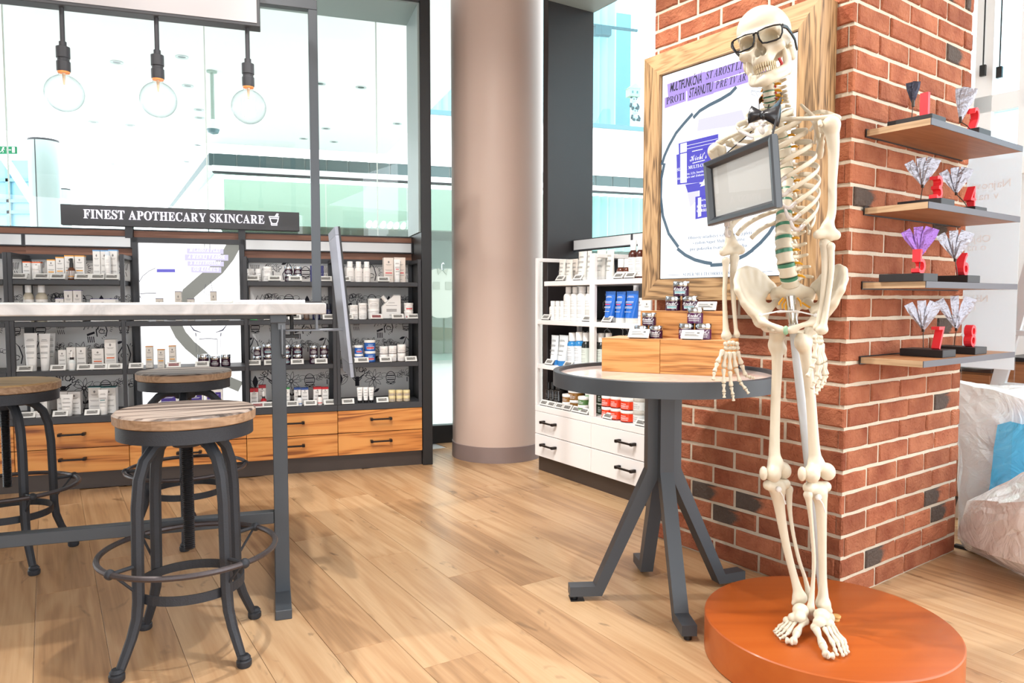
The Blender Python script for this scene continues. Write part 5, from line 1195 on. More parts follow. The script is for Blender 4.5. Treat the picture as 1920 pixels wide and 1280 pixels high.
shank([(1535, 922, 1.99), (1539, 945, 1.995), (1541, 990, 2.0), (1542, 1040, 2.005), (1543, 1090, 2.005), (1543, 1131, 2.0)], (1516, 914, 1.975), (1548, 912, 2.015), (1556, 1145, 1.995), [(1515, 927, 1.97), (1519, 960, 1.975), (1523.5, 1008, 1.985), (1526, 1052, 1.99), (1524, 1095, 1.995), (1520, 1140, 1.99)], 0)
sp_ = MB()
for p in ((1460, 917, 2.03), (1534.5, 932, 1.965)):
    a = J(*p); sp_.sphere(tuple(a), .0085, 12, 8); sp_.tube([tuple(a), tuple(J(p[0]+8, p[1]+12, p[2]-.002)), tuple(J(p[0]+13, p[1]+28, p[2]+.004))], .0016, 6)
sk('knee_spring', sp_.mesh('knee_spring', True), MATS['spring_white'])
def foot(tarsal, toes, heel):
    S = SDF()
    for (x, y, z, r) in tarsal:
        c = gz(x, y, PLZ+z); S.ell(tuple(c), r, .0022)
    h = gz(*heel, PLZ+.022); c0 = gz(tarsal[0][0], tarsal[0][1], PLZ+tarsal[0][2]); S.cap(c0, tuple(h), .017, .019, .012); sdfbone('tarsal_bones', S, .003)
    for k, f in enumerate(toes):
        P = [np.array(gz(x, y, PLZ+z)) for x, y, z in f]
        for i in range(len(P)-1):
            r = ((.0088, .0088, .0075), (.0056, .0046, .004, .0036))[0 if k == 0 else 1][min(i, 2 if k == 0 else 3)]; small('metatarsal' if i == 0 else 'phalanx', P[i], P[i+1], r, fl=1.3, mid=.74)
foot([(1501, 1144, .060, (.020, .022, .016)), (1500, 1157, .050, (.017, .015, .014)), (1487, 1157, .045, (.014, .014, .012)), (1476, 1163, .030, (.012, .013, .011)), (1509, 1164, .038, (.012, .013, .012))],
     [[(1507, 1163, .040), (1494, 1186, .020), (1487, 1203, .013), (1474, 1200, .011)], [(1495, 1160, .040), (1478, 1186, .018), (1469, 1194, .014), (1461, 1197, .009)], [(1488, 1161, .038), (1472, 1182, .017), (1463, 1189, .013), (1456.5, 1192, .009)], [(1481, 1162, .034), (1465, 1179, .015), (1458, 1185, .011), (1453, 1188, .008)], [(1475, 1164, .026), (1461, 1175, .012), (1456, 1180, .010), (1452, 1184, .008)]], (1520, 1150))
foot([(1541, 1154, .060, (.020, .022, .016)), (1536, 1166, .050, (.017, .015, .014)), (1549, 1166, .046, (.014, .014, .012)), (1557, 1170, .032, (.012, .013, .011)), (1528, 1176, .036, (.012, .013, .012))],
     [[(1530, 1178, .036), (1543, 1210, .020), (1550, 1228, .013), (1563, 1229, .011)], [(1545, 1176, .040), (1562, 1207, .018), (1566, 1219, .014), (1570, 1228, .009)], [(1551, 1174, .038), (1571, 1206, .017), (1576, 1219, .013), (1581, 1229, .009)], [(1556, 1173, .034), (1578, 1203, .015), (1582, 1216, .011), (1586, 1226, .008)], [(1561, 1173, .026), (1584, 1203, .012), (1587, 1213, .010), (1590, 1222, .008)]], (1552, 1158))
# ---- support pole
pa = np.array(PW((0, .012, -.02))); pb = np.array(gz(1549, 1160, PLZ)); pd = (pb-pa); mid = pa+pd*.085
po = MB().tube([tuple(pa), tuple(mid)], .0125, 20).mesh('pole', True); sk('pole_collar', po, M_STEEL)
po = MB().tube([tuple(mid), tuple(pb)], .0135, 20).mesh('pole', True); sk('support_pole', po, mat('pole_grey', '#c4cbd2', .3))
# ------------------------------------------------------------------ spectacles
def spectacles():
    t = thing('spectacles', 'black rectangular spectacles worn by the skeleton', 'glasses', SKX @ Vector((0, .1, .01)), 0); inv = t.location
    W_ = lambda x, y, z: tuple((SKX @ Vector((x, y, z)))-inv)
    yf = .104
    fr = MB()
    for q in (-1, 1):
        c = q*.036; P = []
        for x, z in ((-.029, .018), (-.01, .0205), (.012, .0205), (.027, .018), (.031, .012), (.029, -.004), (.022, -.016), (.012, -.019), (-.012, -.019), (-.023, -.016), (-.029, -.004), (-.031, .012)):
            P.append(W_(c+x*q, yf-.10*(abs(c+x*q)/.07)**2*.12, z+.010))
        fr.tube(P, .0024, 8, True)
        ln = MB(); ln.add(P, [tuple(range(len(P)))]); ln.build('lens', glass('lens_glass', (.93, .93, .9), 1.2), t)
        tm = MB(); tm.tube([W_(q*.067, yf-.012, .024), W_(q*.074, yf-.03, .022), W_(q*.076, .03, .016), W_(q*.075, -.02, .010), W_(q*.072, -.045, -.012)], [.004, .0035, .003, .003, .003], 8, asp=1.5); tm.build('temple_arm', M_BLACK, t, True)
    fr.tube([W_(-.008, yf, .022), W_(0, yf+.003, .025), W_(.008, yf, .022)], .0026, 8); fr.build('frame', mat('glasses_black', '#15161c', .2), t, True)
spectacles()
# ------------------------------------------------------------------ bow tie
def bow_tie():
    c = J(1431, 215, 2.0); t = thing('bow_tie', 'black satin bow tie around the skeleton neck', 'bow tie', c, 0); m = mat('satin_black', '#22242a', .3, 0, .7)
    for q, (bx, by, tx, ty, sx_, sy_) in ((1, (1403, 232, 1409, 198, 1429, 0)), (-1, (1464, 197, 1459, 238, 1433, 0))):
        pts = [J(1430, 209, 2.0), J(1431, 222, 2.0)]; o1 = J(bx, by, 2.015 if q > 0 else 1.975); o2 = J(tx, ty, 2.015 if q > 0 else 1.975); secs = []
        for u in (0, .15, .4, .75, 1):
            a = pts[0]+((o2 if q > 0 else o1)-pts[0])*u; b = pts[1]+((o1 if q > 0 else o2)-pts[1])*u; th = .004+.014*math.sin(PI*min(.9, u+.08)); row_ = []
            for v in (0, .25, .5, .75, 1): row_.append(a+(b-a)*v+fV*(th*math.sin(PI*v)+(.004*math.cos(v*PI*4) if .1 < u < .9 else 0)))
            for v in (1, .75, .5, .25, 0): row_.append(a+(b-a)*v-fV*(th*.6*math.sin(PI*v)+.001))
            secs.append([tuple(p-c) for p in row_])
        MB().rings(secs).build('wing', m, t, 'full')
    k = SDF(); k.ell(tuple(J(1431, 216, 1.995)-c), (.009, .010, .013), .003); me = k.mesh('knot', .003); me.materials.append(m); put('knot', me, t)
    b = MB(); pts = [J(1431, 214, 2.0), J(1450, 205, 2.0), J(1465, 186, 2.06), J(1462, 172, 2.13), J(1440, 178, 2.155), J(1424, 190, 2.11), J(1424, 204, 2.04)]; Q = catmull(pts, 24)
    b.rings([[tuple(p-c+uV*s*.009+fV*o) for s, o in ((-1, 0), (1, 0), (1, .0015), (-1, .0015))] for p in Q]); b.build('neck_band', m, t)
bow_tie()
# ------------------------------------------------------------------ empty picture frame hanging on the chest
def picture_frame():
    tr, br, bl, tl = [J(1456, 250, 1.86), J(1460, 389, 1.86), J(1333, 424, 2.16), J(1325, 305, 2.16)]
    c = .25*(tr+br+bl+tl); ex = .5*((tr-tl)+(br-bl)); w = np.linalg.norm(ex); ex /= w; ez = .5*((tl-bl)+(tr-br)); h = np.linalg.norm(ez); ez = ez/h; ez = ez-ex*(ez@ex); ez /= np.linalg.norm(ez); n = np.cross(ez, ex); n = n if n@(np.array([0, 0, CAMH])-c) > 0 else -n
    t = thing('picture_frame', 'black picture frame with empty grey sheet hanging from the skeleton neck', 'picture frame', c, 0)
    Pt = lambda x, z, y: tuple(ex*x+ez*z+n*y)
    bw = .022; prof = [(0, 0), (0, .016), (.004, .020), (.014, .018), (.022, .008), (.022, 0)]
    cs = [(-w/2, -h/2, 1, 1), (w/2, -h/2, -1, 1), (w/2, h/2, -1, -1), (-w/2, h/2, 1, -1)]; m = mat('frame_black', '#30343a', .3, 0, .6)
    for k in range(4):
        a, b = cs[k], cs[(k+1) % 4]; secs = [[Pt(q[0]+q[2]*i, q[1]+q[3]*i, d-.006) for i, d in prof] for q in (a, b)]; MB().rings(secs).build('frame_rail', m, t)
    sh = MB(); sh.add([Pt(-w/2+.01, -h/2+.01, -.004), Pt(w/2-.01, -h/2+.01, -.004), Pt(w/2-.01, h/2-.01, -.004), Pt(-w/2+.01, h/2-.01, -.004)], [(0, 1, 2, 3)]); sh.build('grey_sheet', mat('sheet_grey', '#b5b6b4', .45, 0, .3), t)
    gp = MB(); gp.add([Pt(-w/2+.012, -h/2+.012, -.001), Pt(w/2-.012, -h/2+.012, -.001), Pt(w/2-.012, h/2-.012, -.001), Pt(-w/2+.012, h/2-.012, -.001)], [(0, 1, 2, 3)]); gp.build('glass_front', glass('frame_glass', (.97, .97, .97), .35), t)
    bk = MB(); bk.add([Pt(x, z, y) for y in (-.006, -.0115) for x, z in ((-w/2+.004, -h/2+.004), (w/2-.004, -h/2+.004), (w/2-.004, h/2-.004), (-w/2+.004, h/2-.004))], [(0, 1, 2, 3), (4, 5, 6, 7), (0, 1, 5, 4), (1, 2, 6, 5), (2, 3, 7, 6), (3, 0, 4, 7)]); bk.build('backing', M_BLACK, t)
    cd = MB(); cd.tube([tuple(ex*(-w*.30)+ez*h*.48-n*.004), tuple(J(1405, 250, 2.09)-c), tuple(J(1434, 222, 2.03)-c), tuple(J(1442, 196, 2.05)-c)], .0018, 6); cd.tube([tuple(ex*(w*.44)+ez*h*.48-n*.004), tuple(J(1458, 215, 1.99)-c), tuple(J(1464, 184, 2.07)-c)], .003, 6); cd.build('neck_cord', mat('cord_black', '#1b1c20', .6), t)
picture_frame()
# ------------------------------------------------------------------ mall beyond the shop windows
FM = Fr((-2.98, 11.3), 18.3); MC = 3.33
M_MW = mat('mall_white', '#f1f3f3', .7); M_MF = mat('mall_floor_tile', '#d6d8d4', .25)
mf = MB().box(-14, 14, .48, 26, -.08, -.005).build('floor_mall', M_MF, None, loc=FB.w(0, 0), rotz=FB.rot()); struct(mf)
e1, e2 = gz(721, 292, MC), gz(845, 168, MC); e2 = e2+(e2-e1)*.02; n0, n1 = FB.w(-13, .5), FB.w(1.2, .5); f0 = FM.w(-12, 0); f1 = FM.w(float((np.array(e1)-FM.o)@FM.x), 0)
mcl = MB().prism([(n0.x, n0.y), (FB.w(.45, .5).x, FB.w(.45, .5).y), (e2.x, e2.y), (e1.x, e1.y), (f1.x, f1.y), (f0.x, f0.y)], MC, MC+.12, 'z').build('ceiling_mall', M_MW); struct(mcl)
def facade():
    XL = FM.px(400, 300)[0]; XR = 9.5; z = lambda x, y: FM.px(x, y)[1]
    zt, zb, zs, zd = z(600, 299), z(600, 321), z(600, 331), z(600, 334)
    f = sroot('wall_mall', FM.w(0, 0), FM.rot())
    n = 34; w = (XR-XL)/n; me = MB().box(.01, w-.01, -.02, .03, zb, zt, .004).mesh('louvre_panel'); me.materials.append(mat('louvre_grey', '#4c5f60', .6))
    for k in range(n): put('louvre_panel', me, f, (XL+k*w, 0, 0))
    MB().box(XL, XR, .0, .2, zb, zt).build('louvre_backing', mat('louvre_back', '#8f9c9b', .7), f); MB().box(XL-.02, XR, -.05, .2, zs, zb).build('fascia_strip', M_MW, f); MB().box(XL, XR, -.02, .1, zd, zs).build('dark_strip', M_DARK, f)  # last box is a plain dark strip below the white fascia
    zg = z(600, 418)
    for k in range(9):
        a = XL+k*1.6; MB().box(a+.01, a+1.59, .02, .035, 0.05, zd).build('shop_pane', glass('shop_glass', (.86, .96, .93), 1.0), f)
    MB().box(XL, XR, 2.5, 2.6, zg-.05, zd+.3).build('shop_inner_wall', mat('shop_inner', '#a9b4a6', .8), f); MB().box(XL, XR, 2.2, 2.4, 0, 1.2).build('shop_counter', mat('shop_counter', '#7a7468', .7), f)
    MB().box(XL, XR, .6, 2.5, zg-.02, zg).build('shop_soffit', mat('shop_soffit', '#6e685e', .8), f); MB().box(XL, XR, 2.42, 2.5, 1.2, zg).build('shop_back', mat('shop_back', '#8d8a84', .8), f)
    MB().box(FM.px(535, 440)[0], FM.px(775, 440)[0], 2.3, 2.36, FM.px(600, 447, 2.3)[1], FM.px(600, 437, 2.3)[1]).build('shop_banner', mat('banner_blue', '#7fb4ee', .6), f)
    # side wall of that shop, running away from its corner
    s = sroot('wall_mall_side', FM.w(XL, 0), R(119.5))
    MB().box(0, 9, -.02, .06, zb, zt).build('louvre_side', mat('louvre_grey'), s); MB().box(0, 9, -.05, .1, zs, zb).build('fascia_side', M_MW, s); MB().box(0, 9, 0, .02, .05, zd).build('shop_pane_side', MATS['shop_glass'], s)
    # parapet of the upper floor with a curtained window
    XP = FM.px(738, 270)[0]; p0, p1 = z(1150, 335), z(1150, 243)
    MB().box(XP, XR, -.03, .2, zt+.0, p1).build('parapet', M_MW, f); MB().box(XP, XR, -.06, .2, p1, z(1150, 235)).build('parapet_rail', mat('rail_teal', '#5c8791', .5), f)
    cz0, cz1 = z(1150, 235), z(1150, 235)+2.6
    def curtain(name, x0, x1, y, a, b, step=.16):
        m = MB(); nn = int((x1-x0)/step*4); P = [(x0+(x1-x0)*i/nn, y+.05*math.sin(i*PI/2+.4*math.sin(i*.7))) for i in range(nn+1)]; V = [(p[0], p[1], zz) for p in P for zz in (a, b)]
        m.add(V, [(2*i, 2*i+2, 2*i+3, 2*i+1) for i in range(nn)]); return m.build(name, mat('curtain_pale', '#cfe0e2', .7), f, True)
    curtain('curtain_upper', FM.px(800, 200)[0], FM.px(1175, 200)[0], .45, cz0, cz1); curtain('curtain_lower', FM.px(1095, 400)[0], FM.px(1260, 400)[0], .4, zg-.3, zd)
    for k in range(5): a = XP+.2+k*1.5; MB().box(a, a+1.49, .0, .012, cz0, cz1).build('upper_pane', glass('upper_glass', (.78, .93, .96), 1.2), f)
    MB().box(FM.px(1180, 200)[0], FM.px(1260, 200)[0], 1.6, 1.65, cz0, cz1).build('upper_back', mat('upper_back', '#6f99a2', .8), f)
    tr = MB(); a, b = FM.px(1110, 45, .2), FM.px(1196, 57, .2); tr.box(a[0], b[0], .2, .24, b[1]-.02, b[1]+.02)
    for x, y in ((1120, 57), (1130, 57), (1139, 58)): q = FM.px(x, y, .22); tr.box(q[0]-.05, q[0]+.05, .16, .28, q[1]-.09, q[1]+.07)
    tr.build('track_rail', mat('track_teal', '#33595f', .5), f)
    return zd, zg
ZD, ZG = facade()
def mall_things():
    m1, m2 = mat('downlight_ring', '#c5d0d0', .4), mat('downlight_lens', '#44585c', .3)
    pr = None
    for (x, y) in ((219, 117), (341, 107), (352, 161), (175, 229), (244, 235), (373, 206), (374, 221), (600, 157), (677, 164), (611, 241), (569, 260), (626, 266), (745, 232), (211, 307), (371, 272), (350, 303)):
        p = gz(x, y, MC-.004); 
        if pr is None:
            pr = thing('ceiling_downlight', 'recessed downlight in the white mall ceiling', 'downlight', p, 0, 'mall ceiling downlights'); MB().lathe([(.035, 0), (.058, -.004), (.058, .003)], 20, cap=False).build('trim_ring', m1, pr); MB().lathe([(.0, .001), (.035, .0)], 20, cap=False).build('lens', m2, pr)
        else: dup(pr, p)
    p = gz(397, 133, MC); zb = dep(397, 252, p.y).z; t = thing('dome_camera', 'white dome security camera on a pole below the mall ceiling', 'camera', (p.x, p.y, zb), 0); H_ = MC-zb
    MB().lathe([(.0, 0), (.05, .015), (.062, .05)], 24).build('dome', mat('dome_tint', '#5a8088', .15), t, True); MB().lathe([(.062, .05), (.074, .055), (.070, .10), (.035, .14), (.02, .15)], 24).build('housing', M_MW, t, True); MB().lathe([(.018, .15), (.018, H_-.02), (.05, H_-.015), (.05, H_-.001)], 16).build('pole', mat('pole_pale', '#9db3aa', .5), t, True)
    for x0, x1, y, lab, d in ((56, 107, 268, 'large', 10.6), (109, 131, 358, 'slim', 15.2)):
        a, b = dep(x0, y, d), dep(x1, y, d); r = (b.x-a.x)/2; t = thing('mall_column', lab+' round pale mall column reaching the white ceiling', 'column', ((a.x+b.x)/2, d, 0), 0)
        MB().lathe([(r, 0), (r, MC-.03)], 32, cap=False).build('shaft', mat('mall_column', '#a7b8b6', .35), t, True); MB().lathe([(r*1.01, MC-.03), (r*1.01, MC-.001)], 32).build('collar', M_DARK, t, True); MB().box(-.006, .006, -r-.003, -r+.02, 0, MC-.03).build('seam', M_DARK, t)
    a, b = dep(-14, 274, 9), dep(30, 288, 9); t = thing('exit_sign', 'green emergency exit sign with running man and arrow hanging from the mall ceiling', 'sign', (a.x, 9, b.z), 0); w, h = b.x-a.x, a.z-b.z
    MB().box(0, w, 0, .03, 0, h, .002).build('sign_body', mat('exit_green', '#0f8a5a', .5), t); MB().box(w*.4, w*.45, .01, .02, h, MC-b.z).build('hanger', M_MW, t); k = MB(); fn = lambda x, z: (x, -.002, z); wm = mat('exit_white', '#ffffff', .5)
    k.box(w*.84, w*.96, -.003, -.001, h*.12, h*.88); ribbon(k, [(w*.62, h*.5), (w*.80, h*.5)], h*.12, fn); ribbon(k, [(w*.70, h*.5), (w*.60, h*.5)], h*.12, fn); ribbon(k, [(w*.66, h*.7), (w*.60, h*.5), (w*.66, h*.3)], h*.08, fn)
    ribbon(k, arc(w*.47, h*.8, h*.07, h*.07, 0, 360, 10), h*.12, fn); ribbon(k, [(w*.45, h*.7), (w*.41, h*.42)], h*.2, fn); ribbon(k, [(w*.42, h*.45), (w*.46, h*.3), (w*.44, h*.12)], h*.09, fn); ribbon(k, [(w*.41, h*.42), (w*.36, h*.28), (w*.30, h*.2)], h*.09, fn); ribbon(k, [(w*.45, h*.66), (w*.52, h*.52)], h*.07, fn); k.build('pictogram', wm, t)
    # glazed far wall on the side
    d = 13.5; t = sroot('window_far', (0, d, 0), 0); X = lambda x: dep(x, 400, d).x; Z = lambda y: dep(30, y, d).z
    MB().box(X(-120), X(60), 0, .05, 0, Z(300)).build('pane', mat('far_glass_blue', '#7fb4cc', .3), t)
    for y in (338, 377, 398): MB().box(X(-120), X(60), -.05, 0, Z(y)-.03, Z(y)+.03).build('transom', mat('far_bar', '#6b9aa8', .5), t)
    for x in (-60, 20): MB().box(X(x)-.04, X(x)+.04, -.05, 0, 0, Z(300)).build('mullion', MATS['far_bar'], t)
    MB().tube([dep(-10, 268, d-.4)-Vector((0, d, 0)), dep(62, 378, d-.4)-Vector((0, d, 0))], .07, 8).build('diagonal_brace', M_MW, t)
    # spot lamps and clothes in the shop across the mall
    for x, y in ((692, 421), (703, 421), (718, 422), (731, 423), (743, 424), (756, 424)):
        q = FM.px(x, y, 1.2); o = thing('shop_spot', 'small bright spot lamp in the shop across the mall', 'lamp', FM.w(q[0], 1.2, q[1]), 0, 'spot lamps across the mall')
        MB().tube([(0, 0, .0), (.02, .03, .06)], [.05, .03], 12).build('lamp_head', M_MW, o, True); MB().sphere((-.006, -.01, -.012), .045, 12, 8).build('lamp_glow', mat('lamp_glow', '#ffffff', .5, emit=4.0), o, True)
    d = 10.5; o = dep(828, 503, d); t = thing('clothes_rail', 'white rail of clothing stands across the mall', 'clothes rail', (o.x-.6, d, 0), FM.rot())
    MB().tube([(0, 0, 0), (0, 0, o.z), (1.2, 0, o.z), (1.2, 0, 0)], .015, 8).build('rail', M_MW, t, True)
    t = thing('hanging_shirt', 'pale shirt with chest pockets hanging on the rail across the mall', 'shirt', FM.w(*(lambda v: (float((np.array(v)-FM.o)@FM.x), float((np.array(v)-FM.o)@FM.y)))(dep(829, 590, d-.12)), dep(829, 590, d).z), FM.rot()); H_ = .68
    P = [(-.17, 0), (-.08, -.04), (.08, -.04), (.17, 0), (.19, .40), (.20, .62), (.07, .66), (0, .62), (-.07, .66), (-.20, .62), (-.19, .40)]
    MB().prism(P, -.04, .04).build('shirt_body', mat('shirt_cream', '#a9afa4', .8), t)
    for q in (-1, 1): MB().prism([(q*.20, .62), (q*.26, .3), (q*.27, .04), (q*.20, .04), (q*.18, .40)], -.03, .03).build('sleeve', MATS['shirt_cream'], t); MB().box(q*.09-.05, q*.09+.05, -.046, -.04, .36, .47).build('pocket', mat('shirt_pocket', '#959c90', .8), t); MB().prism([(q*.005, .63), (q*.08, .66), (q*.06, .57)], -.05, -.03).build('collar', mat('shirt_pocket'), t)
    MB().tube([(0, 0, .64), (0, 0, .72), (.02, 0, .74), (.03, 0, .72)], .006, 6).build('hanger_hook', M_STEEL, t)
    # toys on the upper shop shelf
    for x, y, lab in ((1188, 193, 'sitting upright'), (1190, 215, 'lying below another one')):
        q = FM.px(x, y, .9); o = thing('panda_toy', 'black and white panda soft toy %s in the upper shop window' % lab, 'toy', FM.w(q[0], .9, q[1]-.12), FM.rot()); o.scale = (.58,)*3; wm, bm_ = mat('plush_white', '#e8eeee', .9), mat('plush_black', '#1f3236', .9)
        MB().sphere((0, 0, .11), .13, 14, 10, (1, .8, .85)).build('toy_body', wm, o, True); MB().sphere((0, -.03, .29), .10, 14, 10, (1.1, .9, .9)).build('toy_head', wm, o, True)
        for s in (-1, 1):
            MB().sphere((s*.09, -.02, .37), .038, 10, 8).build('ear', bm_, o, True); MB().sphere((s*.04, -.11, .30), .022, 8, 6).build('eye_patch', bm_, o, True); MB().tube([(s*.1, -.03, .18), (s*.15, -.08, .06)], .04, 8).build('toy_arm', bm_, o, True); MB().tube([(s*.06, -.05, .04), (s*.1, -.16, .0)], .045, 8).build('toy_leg', bm_, o, True)
    q = FM.px(1187, 172, .9); o = thing('toy_house', 'small yellow toy house on the upper shop shelf', 'toy', FM.w(q[0], .9, q[1]-.1), FM.rot()); o.scale = (.8,)*3; MB().box(-.14, .14, -.1, .1, 0, .18).build('toy_walls', mat('toy_yellow', '#cfd0a8', .8), o); MB().prism([(-.16, .18), (.16, .18), (0, .3)], -.11, .11).build('toy_roof', mat('toy_roof', '#d8d3b0', .8), o)
    for s in (-1, 1): MB().box(s*.06-.02, s*.06+.02, -.104, -.1, .06, .12).build('toy_window', mat('toy_window', '#5a7a7c', .6), o)
    MB().box(FM.px(1176, 190, .9)[0], FM.px(1215, 190, .9)[0], .8, 1.1, FM.px(1190, 181, .9)[1]-.03, FM.px(1190, 181, .9)[1]-.015)
mall_things()
# ------------------------------------------------------------------ beyond the pillar: frosted pane, window, cabinets, ladder, wrapped goods
YG = .93
w4 = sroot('window_4', FP.w(0, YG), FP.rot()); xa = -.02; xb = FP.px(1912, 450, YG)[0]; zt4 = FP.px(1870, 285, YG)[1]; zb4 = FP.px(1850, 690, YG)[1]
MB().box(xa, xb, -.005, .005, .01, zt4).build('pane', M_GLASS, w4)
MB().box(xa, xb, -.0062, -.0052, zb4, zt4-.002).build('frosted_film', glass('frosted_film', (.9, .93, .96), .6, .2, .78, (.86, .89, .92)), w4)
MB().box(xa, xb+.6, -.012, .012, 0, .012).build('floor_channel', M_BLACK, w4)
fx = MB()
for s, px_, py_, hh in (('Najnovšie', 1896, 349, .032), ('v našej', 1874, 372, .032), ('Objavte', 1858, 453, .03), ('o našej', 1850, 469, .03), ('Nájdite', 1853, 566, .03), ('ma', 1830, 582, .03)):
    q = FP.px(px_, py_, YG); lettering(fx, s, q[0], q[1], hh, -.0066, None, 'l', -1.0)
fx.build('mirrored_lettering', mat('film_letter', '#f3f6f8', .6), w4)
YW = 2.3; w5 = sroot('window_5', FP.w(0, YW), FP.rot()); X = lambda x, y=150: FP.px(x, y, YW)[0]; Z = lambda x, y: FP.px(x, y, YW)[1]
z0, z1 = Z(1880, 300), 3.6; xl, xr = X(1790), X(2000)+.8
for x in (1850, 1935): MB().box(X(x)-.045, X(x)+.045, -.04, .04, z0, z1).build('mullion', M_MW, w5)
zz = Z(1870, 193); MB().box(xl, xr, -.04, .04, zz-.05, zz+.04).build('transom', M_MW, w5); MB().box(xl, xr, -.04, .04, z0-.09, z0).build('sill', M_MW, w5)
MB().box(xl, xr, -.004, .004, z0, z1).build('pane', glass('right_glass', (.85, .97, 1.0), 1.0), w5)
for x, y in ((1851, 133), (1882, 136)): q = (X(x), Z(x, y)); MB().tube([(q[0], -.06, q[1]), (q[0], -.06, 3.5)], .004, 6).box(q[0]-.014, q[0]+.014, -.07, -.05, q[1]-.04, q[1]+.02).build('blind_cord', M_BLACK, w5)
wl = MB().box(xl-.6, xr+.4, 0, .1, 0, z0-.09).build('wall_right', mat('right_wall_white', '#e9ecee', .7), None, loc=FP.w(0, YW), rotz=FP.rot()); struct(wl)
far = MB().box(X(1790)-1, xr+3, 0, .2, 0, 6).build('wall_outside', mat('outside_facade', '#a8d4e4', .7), None, loc=FP.w(0, YW+5), rotz=FP.rot()); struct(far)
for k in range(5): MB().box(X(1790)-1, xr+3, -.06, 0, 1.4+k*.9, 1.5+k*.9).build('facade_band', mat('facade_band', '#5f93a4', .6), far)
M_CABR = wood('cabinet_walnut', ('#6a3f25', '#96613c', '#a9744b'), 'X', 1.0, .45, rings=8, contrast=.9, bump=.05)
def cabinet(x0, x1, ytop, yl, label):
    a = FP.px(x0, ytop, yl); b = FP.px(x1, ytop, yl); t = thing('low_cabinet', label, 'cabinet', FP.w(a[0], yl), FP.rot()); w = b[0]-a[0]; h = a[1]
    MB().box(0, w, .002, .38, .06, h-.02).build('cabinet_body', M_CABR, t); MB().box(.003, w-.003, -.016, .001, .07, h-.03, .002).build('cabinet_front', M_CABR, t); MB().box(0, w, .03, .36, 0, .06).build('plinth', M_BLACK, t); MB().box(-.004, w+.004, -.02, .385, h-.02, h, .002).build('cabinet_top', M_BLACK, t); return t
cabinet(1775, 1861, 686, 1.55, 'walnut low cabinet with black top behind the frosted pane')
cabinet(1882, 1990, 668, 1.55, 'walnut low cabinet standing behind the ladder')
q = FP.px(1803, 645, 1.62); o = thing('plastic_bottle', 'small clear bottle with green cap on the low cabinet', 'bottle', FP.w(q[0], 1.66, FP.px(1775, 686, 1.55)[1]+.001), FP.rot()); MB().lathe([(.03, 0), (.032, .01), (.032, .12), (.012, .17)], 16).build('bottle_body', mat('bottle_clear', '#d7ece0', .1, alpha=.5), o, True); MB().lathe([(.014, .17), (.014, .19)], 14).build('cap', mat('cap_green', '#2aa06a', .4), o, True)
def ladder():
    yl = 1.38; a = FP.px(1921, 545, yl); b = FP.px(1866, 740, yl); M_AL = mat('aluminium', '#d5d9dd', .35, .55); dx = (b[0]-a[0])/(b[1]-a[1])
    t = thing('step_ladder', 'aluminium step ladder leaning behind the frosted pane', 'ladder', FP.w(b[0], yl), FP.rot()); x = lambda z: (z-b[1])*dx
    for off in (0, .38): MB().tube([(x(0)+off, 0, 0), (x(1.7)+(off*.8), .0, 1.7)], .028, sq=True, asp=.45, up=(0, 1, 0)).build('stile', M_AL, t)
    for k in range(6): z = .16+.24*k; MB().box(x(z)+.01, x(z)+.36*(1-.11*z)+.01, -.02, .04, z, z+.025, .003).build('tread', M_AL, t)
    for k in range(3): z = .5+.24*k; MB().box(x(z)-.03, x(z)-.005, -.03, -.02, z, z+.025).build('rivet_plate', M_BLACK, t)
ladder()
def wrapped(name, label, cat, pts, m, seed, amp=.012, cuts=4):
    rng = np.random.RandomState(seed); bm = bmesh.new()
    for p in pts: bm.verts.new(p)
    r = bmesh.ops.convex_hull(bm, input=list(bm.verts)); bmesh.ops.delete(bm, geom=[g for g in r['geom_interior'] if isinstance(g, bmesh.types.BMVert)], context='VERTS')
    for it in range(3): bmesh.ops.subdivide_edges(bm, edges=[e for e in bm.edges if e.calc_length() > .07], cuts=1, use_grid_fill=True); bmesh.ops.triangulate(bm, faces=bm.faces)
    c = sum((v.co for v in bm.verts), Vector())/len(bm.verts); W_ = rng.randn(10, 3)*9; Ph = rng.rand(10)*6.28
    for v in bm.verts:
        p = np.array(v.co); n_ = sum(abs(math.sin(float(W_[k]@p)+Ph[k])) for k in range(10))/10-.6; d = (v.co-c).normalized(); v.co += d*(n_*amp*4+rng.randn()*amp*.35)
        if v.co.z < .004: v.co.z = .004
    me = bpy.data.meshes.new(name); bm.normal_update(); bm.to_mesh(me); bm.free(); me.materials.append(m); base = Vector((c.x, c.y, 0)); me.transform(Matrix.Translation(-base)); return tag(put(name, me, None, base), label, cat)
def film(name, col, op):
    m = bpy.data.materials.new(name); m.use_nodes = True; nt = m.node_tree; b = nt.nodes['Principled BSDF']; b.inputs['Base Color'].default_value = (*srgb(col), 1); b.inputs['Roughness'].default_value = .22; b.inputs['Alpha'].default_value = op; b.inputs['Specular IOR Level'].default_value = .6; b.inputs['Coat Weight'].default_value = .5
    tc = nt.nodes.new('ShaderNodeTexCoord'); n = nt.nodes.new('ShaderNodeTexNoise'); n.inputs['Scale'].default_value = 7; n.inputs['Detail'].default_value = 4; n.inputs['Distortion'].default_value = 3; bp = nt.nodes.new('ShaderNodeBump'); bp.inputs['Strength'].default_value = .6; bp.inputs['Distance'].default_value = .02
    nt.links.new(tc.outputs['Object'], n.inputs['Vector']); nt.links.new(n.outputs['Fac'], bp.inputs['Height']); nt.links.new(bp.outputs[0], b.inputs['Normal']); return m
FMW = film('plastic_film_white', '#f7f6f5', .9); FMB = film('plastic_film_blue', '#55c0f0', .9)
def G(x, y, z=0): return gz(x, y, z)
